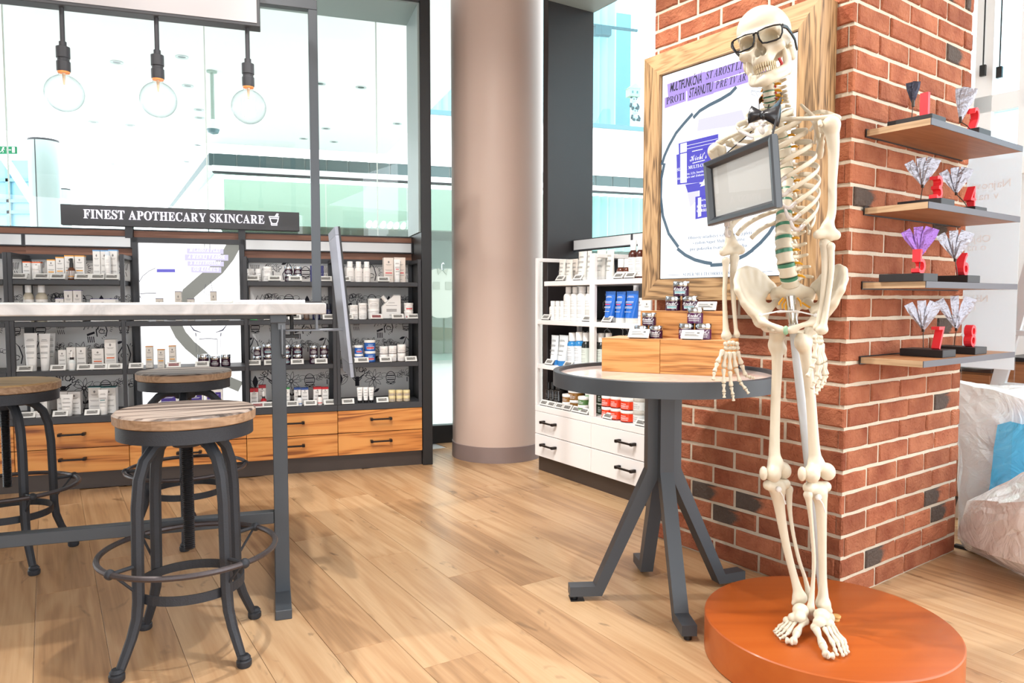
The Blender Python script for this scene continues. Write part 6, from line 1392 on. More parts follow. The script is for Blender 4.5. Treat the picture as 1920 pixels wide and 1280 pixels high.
def P_(x, y, yl): q = FP.px(x, y, yl); return FP.w(q[0], yl, q[1])
pts = [P_(1798, 716, 1.04), P_(1835, 742, 1.04), P_(1930, 748, 1.04), P_(1800, 880, 1.03), P_(1850, 890, 1.03), P_(1960, 900, 1.03), P_(1810, 720, 1.2), P_(1990, 740, 1.2), P_(1840, 860, 1.24), P_(2000, 860, 1.24)]
pts += [Vector((p.x, p.y, .004)) for p in pts[3:6]]+[Vector((p.x, p.y, .004)) for p in pts[8:]]
wrapped('wrapped_furniture', 'furniture wrapped in clear white plastic sheet in front of the walnut cabinet', 'wrapped goods', pts, FMW, 3)
pts = [P_(1872, 800, .96), P_(1895, 792, .96), P_(1985, 790, .96), P_(1868, 850, .96), P_(1860, 888, .95), P_(1990, 890, .95), P_(1885, 820, .99), P_(1990, 820, .99)]; pts += [Vector((p.x, p.y, .004)) for p in pts[4:6]]
YL = .62
pts2 = [P_(1815, 940, .86), P_(1870, 912, .84), P_(1960, 866, .8), P_(1797, 1002, .84), P_(1845, 985, .70), P_(1860, 1040, .66), P_(1930, 960, .55), P_(1990, 1080, .45), P_(1990, 940, .45), P_(2030, 900, .8), P_(1812, 1018, .80), P_(2050, 1050, .8)]
pts2 += [G(1850, 1040), G(1925, 1086), G(1990, 1120), G(1812, 1030)]
wrapped('wrapped_bundle', 'large bundle wrapped in white plastic film lying beside the brick pillar', 'wrapped goods', pts2, FMW, 9, .008)
wrapped('plastic_bag', 'crumpled bright blue plastic bag between the wrapped goods', 'bag', pts, FMB, 5, .010)
# ------------------------------------------------------------------ products
PC = lambda c, r=.4, m=0.0, **k: mat('pk_'+str(c)+str(r)+str(m)+''.join(map(str, k.values())), c, r, m, **k)
M_CHR = mat('jar_lid_chrome', '#cfd6dc', .14, 1.0); M_TXT = mat('pack_text', '#8f8d8c', .7); M_TXTD = mat('pack_text_dark', '#3b3836', .7); M_CLEAR = mat('pack_clear', '#dfe9e8', .08, 0, .5, alpha=.45)
M_SPRT = mat('pack_white_print', '#e9edf0', .6)
def patch(mb, r, z0, z1, a, n=8, fac=1.002, sy=1.0):
    """curved print on the front (-y) of a round pack"""
    V = []
    for i in range(n+1):
        t = -PI/2+R(a)*(2*i/n-1)
        for z in (z0, z1): V.append((r*fac*math.cos(t), r*fac*sy*math.sin(t), z))
    mb.add(V, [(2*i, 2*i+2, 2*i+3, 2*i+1) for i in range(n)])
def b_carton(t, w, h, p):
    d = p.get('d', w*.95); ty = p.get('top'); y = -.0006
    MB().box(-w/2, w/2, -d/2, d/2, 0, h, .0012).build('carton_body', PC(p.get('c', '#efedea'), .55), t)
    k = MB()
    if ty:
        MB().box(-w/2-.0004, w/2+.0004, -d/2-.0004, d/2+.0004, h-(p.get('tb', .006)), h+.0004).build('top_band', PC(ty, .5), t)
    y0 = -d/2-.0005; q = lambda x0, x1, z0, z1: k.quad((x0, y0, z0), (x1, y0, z0), (x1, y0, z1), (x0, y0, z1))
    if p.get('panel'):
        pm = MB(); pm.quad((-w*.4, y0, h*.08), (w*.4, y0, h*.08), (w*.4, y0, h*.86), (-w*.4, y0, h*.86)); pm.build('face_panel', PC(p['panel'], .5), t); y0 -= .0004
    q(-w*.09, w*.09, h*.80, h*.84); q(-w*.05, w*.05, h*.775, h*.865)
    for zz, hw in ((.72, .3), (.69, .22), (.5, .38), (.47, .3), (.30, .36), (.27, .38), (.12, .2)): q(-w*hw, w*hw, h*zz, h*zz+.0016)
    k.build('label_print', M_SPRT if p.get('panel') else M_TXT, t)
    if p.get('bar'): MB().box(-w*.34, w*.34, -d/2-.0012, -d/2-.0002, h*.36, h*.36+min(.006, h*.07)).build('color_bar', PC(p['bar'], .5), t)
def b_jar(t, w, h, p):
    r = w/2; lz = h*(1-p.get('lid', .36)); c = p.get('c', '#efedeb'); lc = p.get('lc')
    MB().lathe([(r*.9, 0), (r*.97, h*.03), (r*.97, lz-.001), (r*.8, lz)], 28).build('jar_body', PC(c, p.get('r', .3)), t, True)
    MB().lathe([(r*.97, lz), (r, lz+.002), (r, h-.003), (r*.96, h)], 28).build('lid', M_CHR if lc == 'chrome' else PC(lc or '#f3f2f0', .4), t, True)
    k = MB(); pr = p.get('print', 1)
    for zz, a in ((.70, 26), (.52, 44), (.40, 44), (.24, 40)): patch(k, r*.97, lz*zz, lz*zz+max(.0014, lz*.05), a)
    k.build('label_print', {1: M_TXT, 2: M_SPRT, 3: M_TXTD}[pr], t)
    if p.get('bar'): b = MB(); patch(b, r*.97, lz*.3, lz*.48, 40, fac=1.004); b.build('color_bar', PC(p['bar'], .4), t)
    if p.get('base'): MB().lathe([(r*.99, 0), (r*.99, h*.08)], 28).build('base_band', PC(p['base'], .3), t, True)
    if p.get('logo'):
        lg = MB(); s = r*.42; f = lambda x, z: (r*.972*math.sin(x/(r*.97)), -r*.972*math.cos(x/(r*.97)), z); lettering(lg, 'Kiehl\u2019s', 0, lz*.62, s, 0, 'script', 'c', fn=f); lg.build('logo', M_SPRT, t)
def b_tube(t, w, h, p):
    """flat-crimped tube standing on its cap"""
    ch = h*p.get('cap', .13); r0 = w*.40; c = p.get('c', '#efeeec'); n = 20; secs = []
    for tt in (0, .15, .4, .65, .85, .96, 1.0):
        a = r0+(w/2-r0)*tt; b = max(.0012, r0*(1-tt)**.8 if tt < 1 else .0012); z = ch+(h-ch)*tt
        secs.append([(a*math.cos(2*PI*i/n), b*math.sin(2*PI*i/n), z) for i in range(n)])
    MB().rings(secs).build('tube_body', PC(c, p.get('r', .28)), t, True)
    MB().lathe([(r0*.94, 0), (r0*.97, ch*.1), (r0*.97, ch)], 20).build('cap', PC(p.get('cc', '#e9e8e6'), .35), t, True)
    k = MB()
    for zz, hw in ((.80, .22), (.76, .28), (.60, .32), (.56, .32), (.4, .3), (.36, .3), (.22, .26)):
        z = ch+(h-ch)*zz; y = -max(.0015, r0*(1-zz)**.8)-.0012; k.box(-w*hw, w*hw, y, y+.0005, z, z+h*.012)
    k.build('label_print', {1: M_TXT, 2: M_SPRT, 3: M_TXTD}[p.get('print', 1)], t)
    if p.get('bar'):
        z = ch+(h-ch)*.48; y = -max(.0015, r0*(.52)**.8)-.0014; MB().box(-w*.26, w*.2, y, y+.0006, z, z+h*.03).build('color_bar', PC(p['bar'], .4), t)
    if p.get('crimp'): MB().box(-w*.5, w*.5, -.0016, .0016, h*.985, h).build('crimp', PC(p['crimp'], .4), t)
def b_bottle(t, w, h, p):
    r = w/2; cw = p.get('cw', .5); sh = h*p.get('sh', .72); cz = h*p.get('cz', .80); c = p.get('c', '#efeeec')
    MB().lathe([(r*.93, 0), (r, h*.012), (r, sh-.0), (r*.93, sh+(cz-sh)*.45), (r*.66, sh+(cz-sh)*.85), (r*cw*.8, cz)], 24).build('bottle_body', PC(c, p.get('r', .25)), t, True)
    MB().lathe([(r*cw, cz), (r*cw, h-.003), (r*cw*.93, h)], 20).build('cap', PC(p.get('cc', '#f2f1ef'), .35), t, True)
    if p.get('lab'): l = MB(); l.lathe([(r*1.004, h*.06), (r*1.004, sh*.93)], 24, cap=False); l.build('label', PC(p['lab'], .55), t, True)
    k = MB()
    for zz, a in ((.82, 28), (.74, 36), (.62, 40), (.45, 42), (.38, 42), (.31, 42), (.16, 36)): patch(k, r*1.004, sh*zz, sh*zz+h*.008, a)
    k.build('label_print', {1: M_TXT, 2: M_SPRT, 3: M_TXTD}[p.get('print', 1)], t)
def b_dropper(t, w, h, p):
    r = w/2
    MB().lathe([(r*.95, 0), (r, .002), (r, h*.42), (r*.9, h*.48), (r*.5, h*.56)], 20).build('bottle_body', PC(p.get('c', '#e2e8e8'), .15), t, True)
    MB().lathe([(r*.56, h*.56), (r*.56, h*.68)], 18).build('collar', PC(p.get('col', '#2a2526'), .35), t, True)
    MB().lathe([(r*.36, h*.68), (r*.38, h*.85), (r*.3, h*.96), (r*.1, h)], 16).build('pipette_bulb', PC(p.get('cc', '#f3f2f0'), .4), t, True)
    k = MB(); patch(k, r, h*.06, h*.38, 75); k.build('label', PC('#efeeec', .6), t)
    if p.get('bar'): b = MB(); patch(b, r, h*.12, h*.18, 55, fac=1.01); b.build('color_bar', PC(p['bar'], .5), t)
def b_pump(t, w, h, p):
    r = w/2
    MB().lathe([(r*.95, 0), (r, .002), (r, h*.45), (r*.85, h*.52), (r*.5, h*.58)], 20).build('bottle_body', PC(p.get('c', '#5a2f16'), .15), t, True)
    MB().lathe([(r*.52, h*.58), (r*.52, h*.76), (r*.44, h*.78), (r*.44, h*.97), (r*.38, h)], 18).build('pump', PC('#1c1b1d', .35), t, True)
    k = MB(); patch(k, r, h*.06, h*.42, 80); k.build('label', PC('#efeeec', .6), t); b = MB(); patch(b, r, h*.14, h*.18, 45, fac=1.01); b.build('color_bar', PC('#e8a23c', .5), t)
def b_pouch(t, w, h, p):
    P = [(-w*.5, 0), (w*.42, 0), (w*.5, .01), (w*.5, h*.96), (w*.46, h), (w*.12, h), (-w*.47, h*.53), (-w*.5, h*.48)]
    n = len(P); S = [[(x*f, y, (z-h*.45)*f+h*.45) for x, z in P] for f, y in ((.93, -.018), (1, -.004), (1, .004), (.93, .018))]
    MB().rings(S).build('pouch_body', PC('#e4e3e1', .35), t, False)
    c = MB(); a = Vector((-w*.3, 0, h*.78)); d = Vector((-.62, 0, .78)); c.tube([a-d*.012, a+d*.03], [.013, .013], 14); c.build('spout_cap', PC('#f1f0ee', .35), t, True)
    k = MB()
    for zz, hw in ((.66, .16), (.55, .28), (.40, .26), (.37, .26), (.34, .26), (.31, .26), (.16, .12)): k.box(-w*hw, w*hw, -.0192, -.0184, h*zz, h*zz+.0025)
    k.build('label_print', M_TXT, t)
KIND = {'carton': b_carton, 'cream_jar': b_jar, 'tube': b_tube, 'bottle': b_bottle, 'dropper_bottle': b_dropper, 'pump_bottle': b_pump, 'refill_pouch': b_pouch}
CATS = {'carton': 'carton', 'cream_jar': 'jar', 'tube': 'tube', 'bottle': 'bottle', 'dropper_bottle': 'bottle', 'pump_bottle': 'bottle', 'refill_pouch': 'pouch'}
PROT = {}
def item(F, kind, x, y, z, w, h, p, label, group=None, extra=0.0):
    key = (kind, round(w, 3), round(h, 3), tuple(sorted(p.items())))
    if key in PROT: return dup(PROT[key], F.w(x, y, z), F.rot()+extra, label, group or label)
    t = thing(kind, label, CATS[kind], F.w(x, y, z), F.rot()+extra, group or label); KIND[kind](t, round(w, 3), round(h, 3), p); PROT[key] = t; return t
def row(F, z, kind, spec, label, y=.07, n=1, wmul=.97, **p):
    """spec: list of (x0, x1, ytop) in photo pixels; n = how many stacked"""
    hs = None
    for (a, b, top) in spec:
        xa = F.px(a, top, y)[0]; xb = F.px(b, top, y)[0]; zt = F.px((a+b)/2, top, y)[1]; w = abs(xb-xa)*wmul; h = max(.012, (zt-z)/n)
        if kind in ('cream_jar', 'bottle') : yy = max(y, w/2+.012)
        else: yy = y
        h = round(h*.995, 3)
        for k in range(n): item(F, kind, (xa+xb)/2, yy, z+k*h+.0002, w, h, p, label)
M_TAGW = mat('tag_white', '#dadad7', .4); M_TAGS = mat('tag_screen', '#8d8c88', .35); M_TAGR = mat('tag_screen_red', '#9a5a5c', .35)
TAGP = {}
def price_tag(F, x, y, z, red=False, label='small white electronic price tag', rot=0.0, w=.074, tilt=38):
    if red in TAGP: return dup(TAGP[red], F.w(x, y, z), F.rot()+rot, label, label)
    t = thing('price_tag', label, 'price tag', F.w(x, y, z), F.rot()+rot, label); h = .036; a = R(90-tilt); c, s = math.cos(a), math.sin(a)
    def sl(mb, x0, x1, v0, v1, d0, d1):   # slab leaning back
        P = []
        for d in (d0, d1):
            for xx, v in ((x0, v0), (x1, v0), (x1, v1), (x0, v1)): P.append((xx, v*math.sin(R(tilt))+d*math.cos(R(tilt)), .005+v*math.cos(R(tilt))-d*math.sin(R(tilt))))
        mb.add(P, [(0, 1, 2, 3), (7, 6, 5, 4), (0, 4, 5, 1), (1, 5, 6, 2), (2, 6, 7, 3), (3, 7, 4, 0)])
    b = MB(); sl(b, -w/2, w/2, 0, h, 0, .005); b.build('housing', M_TAGW, t)
    s_ = MB(); sl(s_, -w*.36, w*.36, h*.22, h*.76, -.0006, .001); s_.build('screen', M_TAGR if red else M_TAGS, t)
    l = MB()
    for v, x1 in ((.62, .1), (.42, .2), (.3, .3)): sl(l, -w*.33, w*x1, h*v, h*v+.0016, -.0010, 0)
    sl(l, w*.22, w*.33, h*.58, h*.7, -.0010, 0); l.build('screen_text', M_TXTD, t)
    k = MB(); k.box(-w*.42, w*.42, .002, .022, 0, .004); sl(k, -w*.47, w*.47, .001, h-.001, .005, .0085); k.build('stand', M_BLACK, t); TAGP[red] = t; return t
def tags(F, z, xs, where, y=.004, red=(), rot=0.0):
    for i, x in enumerate(xs):
        r = i in red; price_tag(F, F.px(x, 600, y+.01)[0], y, z+.0003, r, ('white electronic price tag with red screen on ' if r else 'white electronic price tag on ')+where, rot)
Z1, Z2, Z3, Z4 = [z+.0003 for z in SHZ]
OR, YE, BL, TE, PU = '#ea6a2c', '#eda94a', '#6fa8dc', '#2f7f86', '#4b3f9a'
D1 = 'the top shelf of the vitamin carton bay'
row(FB, Z1, 'carton', [(43.6, 58, 490.3)], 'white carton with orange top, first on '+D1, .09, top=OR)
row(FB, Z1, 'carton', [(61, 78, 491)], 'white carton with orange top behind the orange-banded bottle', .13, top=OR)
row(FB, Z1, 'bottle', [(60, 73.5, 497)], 'small white bottle with orange band on '+D1, .05, c='#e9e5e1', lab='#f0eeec', cw=.95, cz=.72, sh=.62)
row(FB, Z1, 'carton', [(89, 105, 486.7)], 'short white yellow-topped carton on '+D1, .09, top=YE, bar='#eaa53a')
row(FB, Z1, 'carton', [(105.4, 121.4, 482)], 'medium white yellow-topped carton on '+D1, .09, top=YE, bar='#eaa53a')
row(FB, Z1, 'carton', [(122, 140.4, 478.6), (141, 159.5, 479)], 'large white carton with yellow top beside the brown serum bottle', .09, top=YE, bar='#eaa53a')
row(FB, Z1, 'pump_bottle', [(125.6, 141, 484)], 'brown serum bottle with black pump in front of yellow-topped cartons', .045)
row(FB, Z1, 'carton', [(174.5, 188.6, 469), (189, 203.6, 469), (204, 221, 468.5)], 'tall white carton with pale blue top on '+D1, .10, top=BL)
row(FB, Z1, 'bottle', [(195.5, 207, 471)], 'slim white bottle with black cap in front of blue-topped cartons', .045, cw=.8, cz=.86, sh=.84, cc='#dfe6ee')
tags(FB, Z1, (39, 80.7, 110.7, 157, 186, 211.6), D1)
row(FB, Z2, 'bottle', [(41.4, 63.8, 534.6), (64.7, 89.8, 534.6)], 'cream coloured bottle with big white cap on the second shelf', .09, c='#c9c0ac', lab='#efeeec', cw=.6, cz=.80, sh=.66, wmul=.9)
row(FB, Z2, 'carton', [(105, 120.6, 559)], 'low white carton with purple top edge on the second shelf', .09, top=PU, tb=.002)
row(FB, Z2, 'carton', [(121, 137, 544), (137.8, 153.6, 544)], 'upright white carton with purple top edge on the second shelf', .09, top=PU, tb=.002)
row(FB, Z2, 'carton', [(171, 220, 560)], 'long flat white carton with purple edge on the second shelf', .10, top=PU, tb=.002, d=.08)
tags(FB, Z2, (43.5, 104, 139.5, 209), 'the second shelf of the vitamin carton bay')
D3 = 'the third shelf of the vitamin carton bay'
row(FB, Z3, 'tube', [(44, 70, 624), (72, 94, 625)], 'large white cosmetic tube standing on '+D3, .07, cap=.16)
row(FB, Z3, 'tube', [(86, 104, 624)], 'large white tube in the second row of '+D3, .16, cap=.16)
row(FB, Z3, 'carton', [(110, 125.2, 655.5)], 'small plain white carton on '+D3, .09)
row(FB, Z3, 'carton', [(125.8, 143.4, 650), (144, 162.5, 650)], 'plain white carton behind the clear dropper bottle', .10)
row(FB, Z3, 'dropper_bottle', [(127, 141.5, 658)], 'clear dropper bottle with white bulb on '+D3, .04)
row(FB, Z3, 'carton', [(173.5, 196, 653)], 'short white carton with orange bar on '+D3, .09, bar='#ea6a2c')
row(FB, Z3, 'carton', [(197, 219, 635.6)], 'tall white carton with orange bar on '+D3, .09, bar='#ea6a2c')
tags(FB, Z3, (43, 105.5, 155.5, 184, 213), D3)
D4 = 'the drawer top of the vitamin carton bay'
row(FB, Z4, 'carton', [(60, 92, 744.5)], 'teal-edged white carton behind a small jar on '+D4, .11, top=TE, tb=.003)
row(FB, Z4, 'cream_jar', [(63, 80, 766)], 'small white jar with dark lid on '+D4, .04, lc='#2e3133', lid=.2)
row(FB, Z4, 'carton', [(108, 128.5, 733), (129, 153, 733)], 'tall white carton behind the slanting white tube', .11)
row(FB, Z4, 'tube', [(112.5, 137.5, 739)], 'white tube with black cap line in front of tall cartons', .045, cap=.1)
row(FB, Z4, 'carton', [(167, 190.6, 724), (191, 219, 724)], 'tall white carton with teal edges on '+D4, .11, top=TE, tb=.003)
row(FB, Z4, 'tube', [(183, 203, 730)], 'white tube with teal line in front of teal-edged cartons', .045, cap=.16, bar=TE)
tags(FB, Z4, (44.5, 107, 167), D4)
# lit poster bay
DL = 'the lit poster bay'
row(FB, Z2, 'carton', [(292, 306, 559), (351, 365, 559.6)], 'small low carton seen against the glowing poster', .09, c='#cfcac2', top='#5b5470', tb=.003)
row(FB, Z2, 'carton', [(328, 340.6, 546), (394, 406, 546)], 'small upright carton seen against the glowing poster', .09, c='#cfcac2', top='#5b5470', tb=.003)
tags(FB, Z2, (265.6, 418), 'the upper shelf of '+DL)
row(FB, Z3, 'carton', [(273, 287, 648.5), (316.5, 330, 647.5)], 'tall slim carton with orange top and bar against the glowing poster', .07, c='#dcd8d2', top='#cf8a3c', bar='#e0a040', tb=.004)
row(FB, Z3, 'carton', [(295, 309, 654)], 'shorter slim carton with orange top and bar against the glowing poster', .05, c='#dcd8d2', top='#cf8a3c', bar='#e0a040', tb=.004)
PJ = dict(c='#34162c', lc='chrome', r=.15, print=2)
row(FB, Z3, 'cream_jar', [(370, 392, 664), (393, 413, 667), (413.5, 432.5, 664)], 'purple jar with silver lid standing alone before the glowing poster', .06, **PJ)
tags(FB, Z3, (252.5, 323.5, 377), 'the lower shelf of '+DL, red=(1,))
row(FB, Z4, 'carton', [(299, 334, 734), (351, 382.5, 735.6), (385, 418, 729)], 'white carton with deep purple face below the glowing poster', .09, panel='#46328f', d=.05)
# purple jar bay
D1 = 'the top shelf of the purple jar bay'
row(FB, Z1, 'cream_jar', [(463, 477, 504), (478.5, 492, 504)], 'single white jar on '+D1, .10, wmul=.92)
row(FB, Z1, 'cream_jar', [(493, 510.4, 500)], 'white jar stacked two high on '+D1, .06, 2)
row(FB, Z1, 'cream_jar', [(532.7, 548, 500), (550, 566, 500)], 'stacked purple jar with silver lid on '+D1, .06, 2, **PJ)
row(FB, Z1, 'carton', [(581, 607, 498)], 'dark blue gift box on '+D1, .10, c='#2b2f66', d=.03)
tags(FB, Z1, (475, 516.4, 555, 612), D1)
row(FB, Z2, 'carton', [(468.7, 482.5, 584)], 'small green carton seen below the marble slab', .08, c='#58b06c')
row(FB, Z2, 'cream_jar', [(569, 580, 575)], 'brown glass jar seen below the marble slab', .08, c='#6b5140', lc='#2c2625', n=1)
row(FB, Z2, 'cream_jar', [(585, 601, 575), (611, 622, 569)], 'dark blue jar near the slab end on the second shelf', .08, c='#23264f', lc='#1c1d2a')
tags(FB, Z2, (507, 552.5, 617), 'the second shelf of the purple jar bay')
D3 = 'the third shelf of the purple jar bay'
row(FB, Z3, 'cream_jar', [(474, 490, 649), (579.5, 596, 647), (599, 616, 647)], 'small stacked purple jar with silver lid on '+D3, .06, 2, **PJ)
row(FB, Z3, 'cream_jar', [(492, 512.7, 644), (527, 546, 646), (548, 567.5, 645)], 'large stacked purple jar with pale bar on '+D3, .07, 2, bar='#6f9aa6', **PJ)
tags(FB, Z3, (474.7, 506, 556, 601), D3)
D4 = 'the drawer top of the purple jar bay'
row(FB, Z4, 'carton', [(469, 484, 727)], 'short white carton with red top on '+D4, .09, top='#b3202c', tb=.022)
row(FB, Z4, 'carton', [(484.5, 498.6, 721)], 'taller white carton with red top behind a red dropper bottle', .12, top='#b3202c', tb=.018)
row(FB, Z4, 'dropper_bottle', [(488, 500, 733)], 'red dropper bottle with white label on '+D4, .05, c='#a4141f')
row(FB, Z4, 'carton', [(531, 543, 726)], 'white carton with green top beside the table leg', .09, top='#3f9a58', tb=.01)
row(FB, Z4, 'carton', [(551, 564, 726), (564.5, 578, 726)], 'white carton with blue top on '+D4, .10, top='#3458a4', tb=.012)
row(FB, Z4, 'dropper_bottle', [(555.6, 567, 732)], 'white dropper bottle with blue bar before blue-topped cartons', .045, c='#e6ebf0', bar='#5c86c8')
row(FB, Z4, 'carton', [(587, 602.6, 725), (603.2, 615.5, 725)], 'white carton with bright red top beside the white dropper bottle', .10, top='#d0232d', tb=.012)
row(FB, Z4, 'dropper_bottle', [(594, 605, 731.5)], 'white dropper bottle with red bar before red-topped cartons', .045, c='#f0e6e2', bar='#e0605a')
tags(FB, Z4, (480, 500.7, 545, 579.5, 617), D4, red=(0,))
# blue tub bay
D1 = 'the top shelf of the blue tub bay'
row(FB, Z1, 'bottle', [(648, 664, 490), (664.5, 679.6, 490), (680, 694.7, 490.5)], 'white bottle with wide cap on '+D1, .06, cw=.68, cz=.72, sh=.62, c='#ece7e3')
row(FB, Z1, 'carton', [(718, 736.5, 483), (737, 758.7, 483)], 'beige carton with red stripe on '+D1, .10, c='#e6dbd2', bar='#d8444a')
row(FB, Z1, 'tube', [(738, 751, 486)], 'slim white tube with red stripe before beige cartons', .045, bar='#d8444a')
tags(FB, Z1, (647, 720), D1)
D2 = 'the second shelf of the blue tub bay'
row(FB, Z2, 'cream_jar', [(642, 654.6, 572), (655, 671.3, 571.5), (671.6, 688, 568)], 'small white jar stacked two high on '+D2, .06, 2, lid=.3)
row(FB, Z2, 'cream_jar', [(688.5, 711.6, 559)], 'large white jar stacked two high on '+D2, .08, 2, lid=.28)
row(FB, Z2, 'refill_pouch', [(714, 752, 552)], 'white refill pouch with corner spout on '+D2, .07)
row(FB, Z2, 'cream_jar', [(757, 775, 568)], 'white jar with red bar stacked two high beside the refill pouch', .06, 2, lid=.25, bar='#d8444a')
tags(FB, Z2, (651, 706, 746, 775), D2, red=(1,))
D3 = 'the third shelf of the blue tub bay'
row(FB, Z3, 'cream_jar', [(647, 663, 648), (664, 681, 647)], 'small blue tub with white lid stacked two high', .06, 2, c='#2a62b4', print=2, bar='#d8444a', lid=.27)
row(FB, Z3, 'cream_jar', [(682, 704.4, 637)], 'large blue tub with white lid stacked two high', .08, 2, c='#2a62b4', print=2, bar='#d8444a', lid=.23)
row(FB, Z3, 'cream_jar', [(711, 727.6, 649), (728, 743.6, 648), (744.5, 761, 645.6)], 'white jar with dark base line stacked two high', .06, 2, base='#4a3a2c', lid=.4)
tags(FB, Z3, (656, 679, 722.5, 770), D3)
D4 = 'the drawer top of the blue tub bay'
row(FB, Z4, 'tube', [(669, 680, 725.6), (680.3, 690.6, 725.6), (691, 701, 725.6)], 'slim white tube on a black cap', .06, cap=.16, cc='#161617')
row(FB, Z4, 'cream_jar', [(728, 741.6, 730.6), (742, 755, 730.6), (755.4, 768.8, 730.6)], 'small cream jar with ivory lid stacked two high', .06, 2, c='#cbb79a', lc='#e9d9a8', lid=.5)
tags(FB, Z4, (650.6, 715.6), D4)
# white shelving
D1 = 'the top white shelf beside the column'
WR = -.35
row(FW, Z1, 'tube', [(1049, 1061, 486), (1062, 1074, 486)], 'small off-white tube on '+D1, .05, c='#dddad3', cap=.1)
row(FW, Z1, 'tube', [(1074, 1084, 485)], 'small off-white tube with rosy print in the second row', .12, c='#dcd2c8', cap=.1)
row(FW, Z1, 'tube', [(1085, 1101, 471), (1101.5, 1110, 470)], 'large off-white tube on '+D1, .08, c='#dedcd6', cap=.12)
tags(FW, Z1, (1050, 1083), D1)
row(FW, Z1, 'tube', [(1119.6, 1137, 468), (1137.5, 1152, 468.5)], 'large off-white tube seen through the white shelf frame', .10, c='#dedcd6', cap=.12)
row(FW, Z1, 'bottle', [(1159, 1170.4, 485), (1170.7, 1180, 485)], 'small brown bottle with white cap and label', .07, c='#5a2c1a', lab='#e6e5e1', cw=.7, cz=.58, sh=.4)
row(FW, Z1, 'bottle', [(1181.5, 1194.5, 450), (1195, 1207, 449)], 'tall brown bottle with white pump cap and label', .09, c='#4a2016', lab='#e2e1de', cw=.62, cz=.74, sh=.6)
tags(FW, Z1, (1159, 1180.7), 'the top white shelf beside the brown bottles')
D2 = 'the second white shelf beside the column'
row(FW, Z2, 'bottle', [(1032.8, 1041.6, 564), (1042, 1050.4, 564), (1050.8, 1059.6, 564)], 'small white bottle on '+D2, .05, cw=.66, cz=.75, sh=.64, c='#e6e4e1')
row(FW, Z2, 'bottle', [(1060.4, 1072.6, 537.6), (1073, 1085, 537.6), (1085.6, 1100, 537), (1100.5, 1112, 537)], 'tall white bottle on '+D2, .06, cw=.6, cz=.82, sh=.70, c='#e6e4e1')
tags(FW, Z2, (1023, 1100), D2)
row(FW, Z2, 'tube', [(1135.7, 1155, 545.7), (1156, 1174, 546), (1174.5, 1198, 545)], 'bright blue tube with pink bar and white cap', .05, c='#2268c6', cc='#dcdcd8', cap=.16, print=2, bar='#e0567e')
row(FW, Z2, 'carton', [(1199, 1212, 558), (1212.5, 1228, 562)], 'white bottle-shaped carton behind the blue tubes', .08, c='#e2e0dd')
tags(FW, Z2, (1138,), 'the second white shelf before the blue tubes')
row(FW, Z3, 'tube', [(1034, 1048, 628), (1048.5, 1066, 628)], 'pale tube with bright blue cap on the third white shelf', .05, c='#dfe6ea', cc='#2f7fc4', cap=.17)
row(FW, Z3, 'bottle', [(1067.5, 1080, 623), (1080.5, 1093, 622)], 'bright blue bottle with white label and cap', .05, c='#2f86c8', lab='#dfe7ee', cw=.72, cz=.76, sh=.66)
row(FW, Z3, 'bottle', [(1093.6, 1105, 623), (1114, 1121, 624), (1121.7, 1133.6, 624), (1135.7, 1147, 624)], 'black bottle with mint label and white cap', .06, c='#1d2322', lab='#d3ddd6', cw=.72, cz=.76, sh=.62)
tags(FW, Z3, (1030, 1065), 'the third white shelf beside the column')
row(FW, Z4, 'bottle', [(1025, 1032.4, 716), (1033, 1041, 716), (1042, 1054, 716)], 'slim black glossy bottle on the white drawer top', .08, c='#1a1817', cc='#141414', cw=.6, cz=.7, sh=.6, r=.12)
row(FW, Z4, 'cream_jar', [(1058, 1070.4, 738)], 'small amber jar with white lid stacked two high', .05, 2, c='#8f6426', print=2, lid=.36)
row(FW, Z4, 'cream_jar', [(1070.8, 1090, 730)], 'large amber jar with white lid stacked two high', .09, 2, c='#8a5e22', print=2, lid=.28)
row(FW, Z4, 'cream_jar', [(1085, 1099, 743)], 'small green jar with white lid stacked two high', .035, 2, c='#4f7a44', print=2, lid=.36)
row(FW, Z4, 'cream_jar', [(1099.5, 1109, 733)], 'pale green jar with white lid stacked two high by the white upright', .07, 2, c='#8aa58a', print=1, lid=.3)
tags(FW, Z4, (1020, 1034, 1049, 1064, 1081, 1096), 'the white drawer top beside the column')
row(FW, Z4, 'cream_jar', [(1114, 1122.4, 735), (1122.8, 1132, 735)], 'dark green jar with pale lid stacked two high', .10, 2, c='#24351f', lc='#cfd2c8', print=2, lid=.12)
row(FW, Z4, 'cream_jar', [(1132, 1148, 740), (1148.7, 1166, 742), (1167, 1189, 745)], 'orange-red jar with white lid stacked two high', .05, 2, c='#e2401c', print=2, lid=.27, base='#5a0f1c')
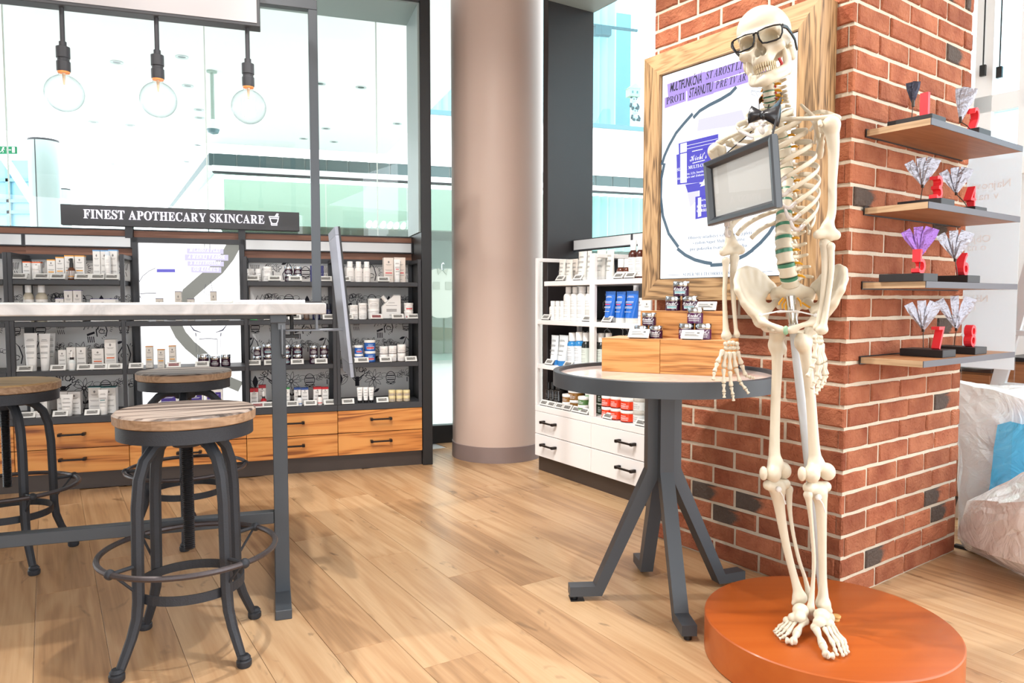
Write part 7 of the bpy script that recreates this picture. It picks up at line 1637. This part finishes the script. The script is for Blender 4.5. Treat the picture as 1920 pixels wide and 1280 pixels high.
row(FW, Z4, 'cream_jar', [(1191, 1210, 744.5), (1211, 1226, 747)], 'pale white jar with grey lid stacked two high beside orange-red jars', .07, 2, c='#dfe3e2', lc='#c3c0b8', lid=.3)
tags(FW, Z4, (1141, 1203), 'the white drawer top before the orange-red jars')
# jars on the risers of the round table
LG = dict(c='#3a1832', lc='chrome', r=.15, print=2, logo=1, lid=.34)
RLt = RL+.0013; RUt = RU+.0013
def rj(spec, z, y, label, **p):
    for (a, b, top, lvl, hh) in spec:
        xa = FX.px(a, top, y)[0]; xb = FX.px(b, top, y)[0]; item(FX, 'cream_jar', (xa+xb)/2, y, z+lvl*hh, (xb-xa)*.97, hh-.0004, p, label)
def hof(x, t_, y, z): return FX.px(x, t_, y)[1]-z
h1 = hof(1231, 610, .05, RLt); h2 = hof(1300, 606, .05, RLt); h3 = hof(1262, 555, UY+.035, RUt)
rj([(1189.5, 1216, 610, 0, h1), (1217, 1243.5, 610, 0, h1), (1204, 1231, 586, 1, h1)], RLt, .055, 'dark purple jar with silver lid in the small pyramid on the low riser', **LG)
rj([(1272, 1302.6, 606, 0, h2), (1303.2, 1335, 606, 0, h2), (1288, 1319.5, 577, 1, h2)], RLt, .06, 'violet jar with silver lid in the larger pyramid on the low riser', **{**LG, 'c': '#4d1b46'})
rj([(1248, 1276.4, 555, 0, h3), (1279, 1310, 555, 0, h3), (1262, 1293, 528, 1, h3)], RUt, UY+.036, 'purple jar with turquoise bar in the pyramid on the upper riser', **{**LG, 'bar': '#7fb2ba'})
price_tag(FX, FX.px(1196, 630, .005)[0], .004, RLt, label='white price tag before the small jar pyramid on the low riser')
price_tag(FX, FX.px(1296.5, 630, .005)[0], .004, RLt, label='white price tag before the larger jar pyramid on the low riser')
price_tag(FX, FX.px(1323, 575, UY+.02)[0], UY+.01, RUt, label='white price tag at the end of the upper riser')
# fine print too small to pick apart stays joined
for o in bpy.data.objects:
    if o.parent and o.name.split('.')[0] in ('label_print', 'print_jar_lettering', 'screen_text', 'label'): o['kind'] = 'stuff'
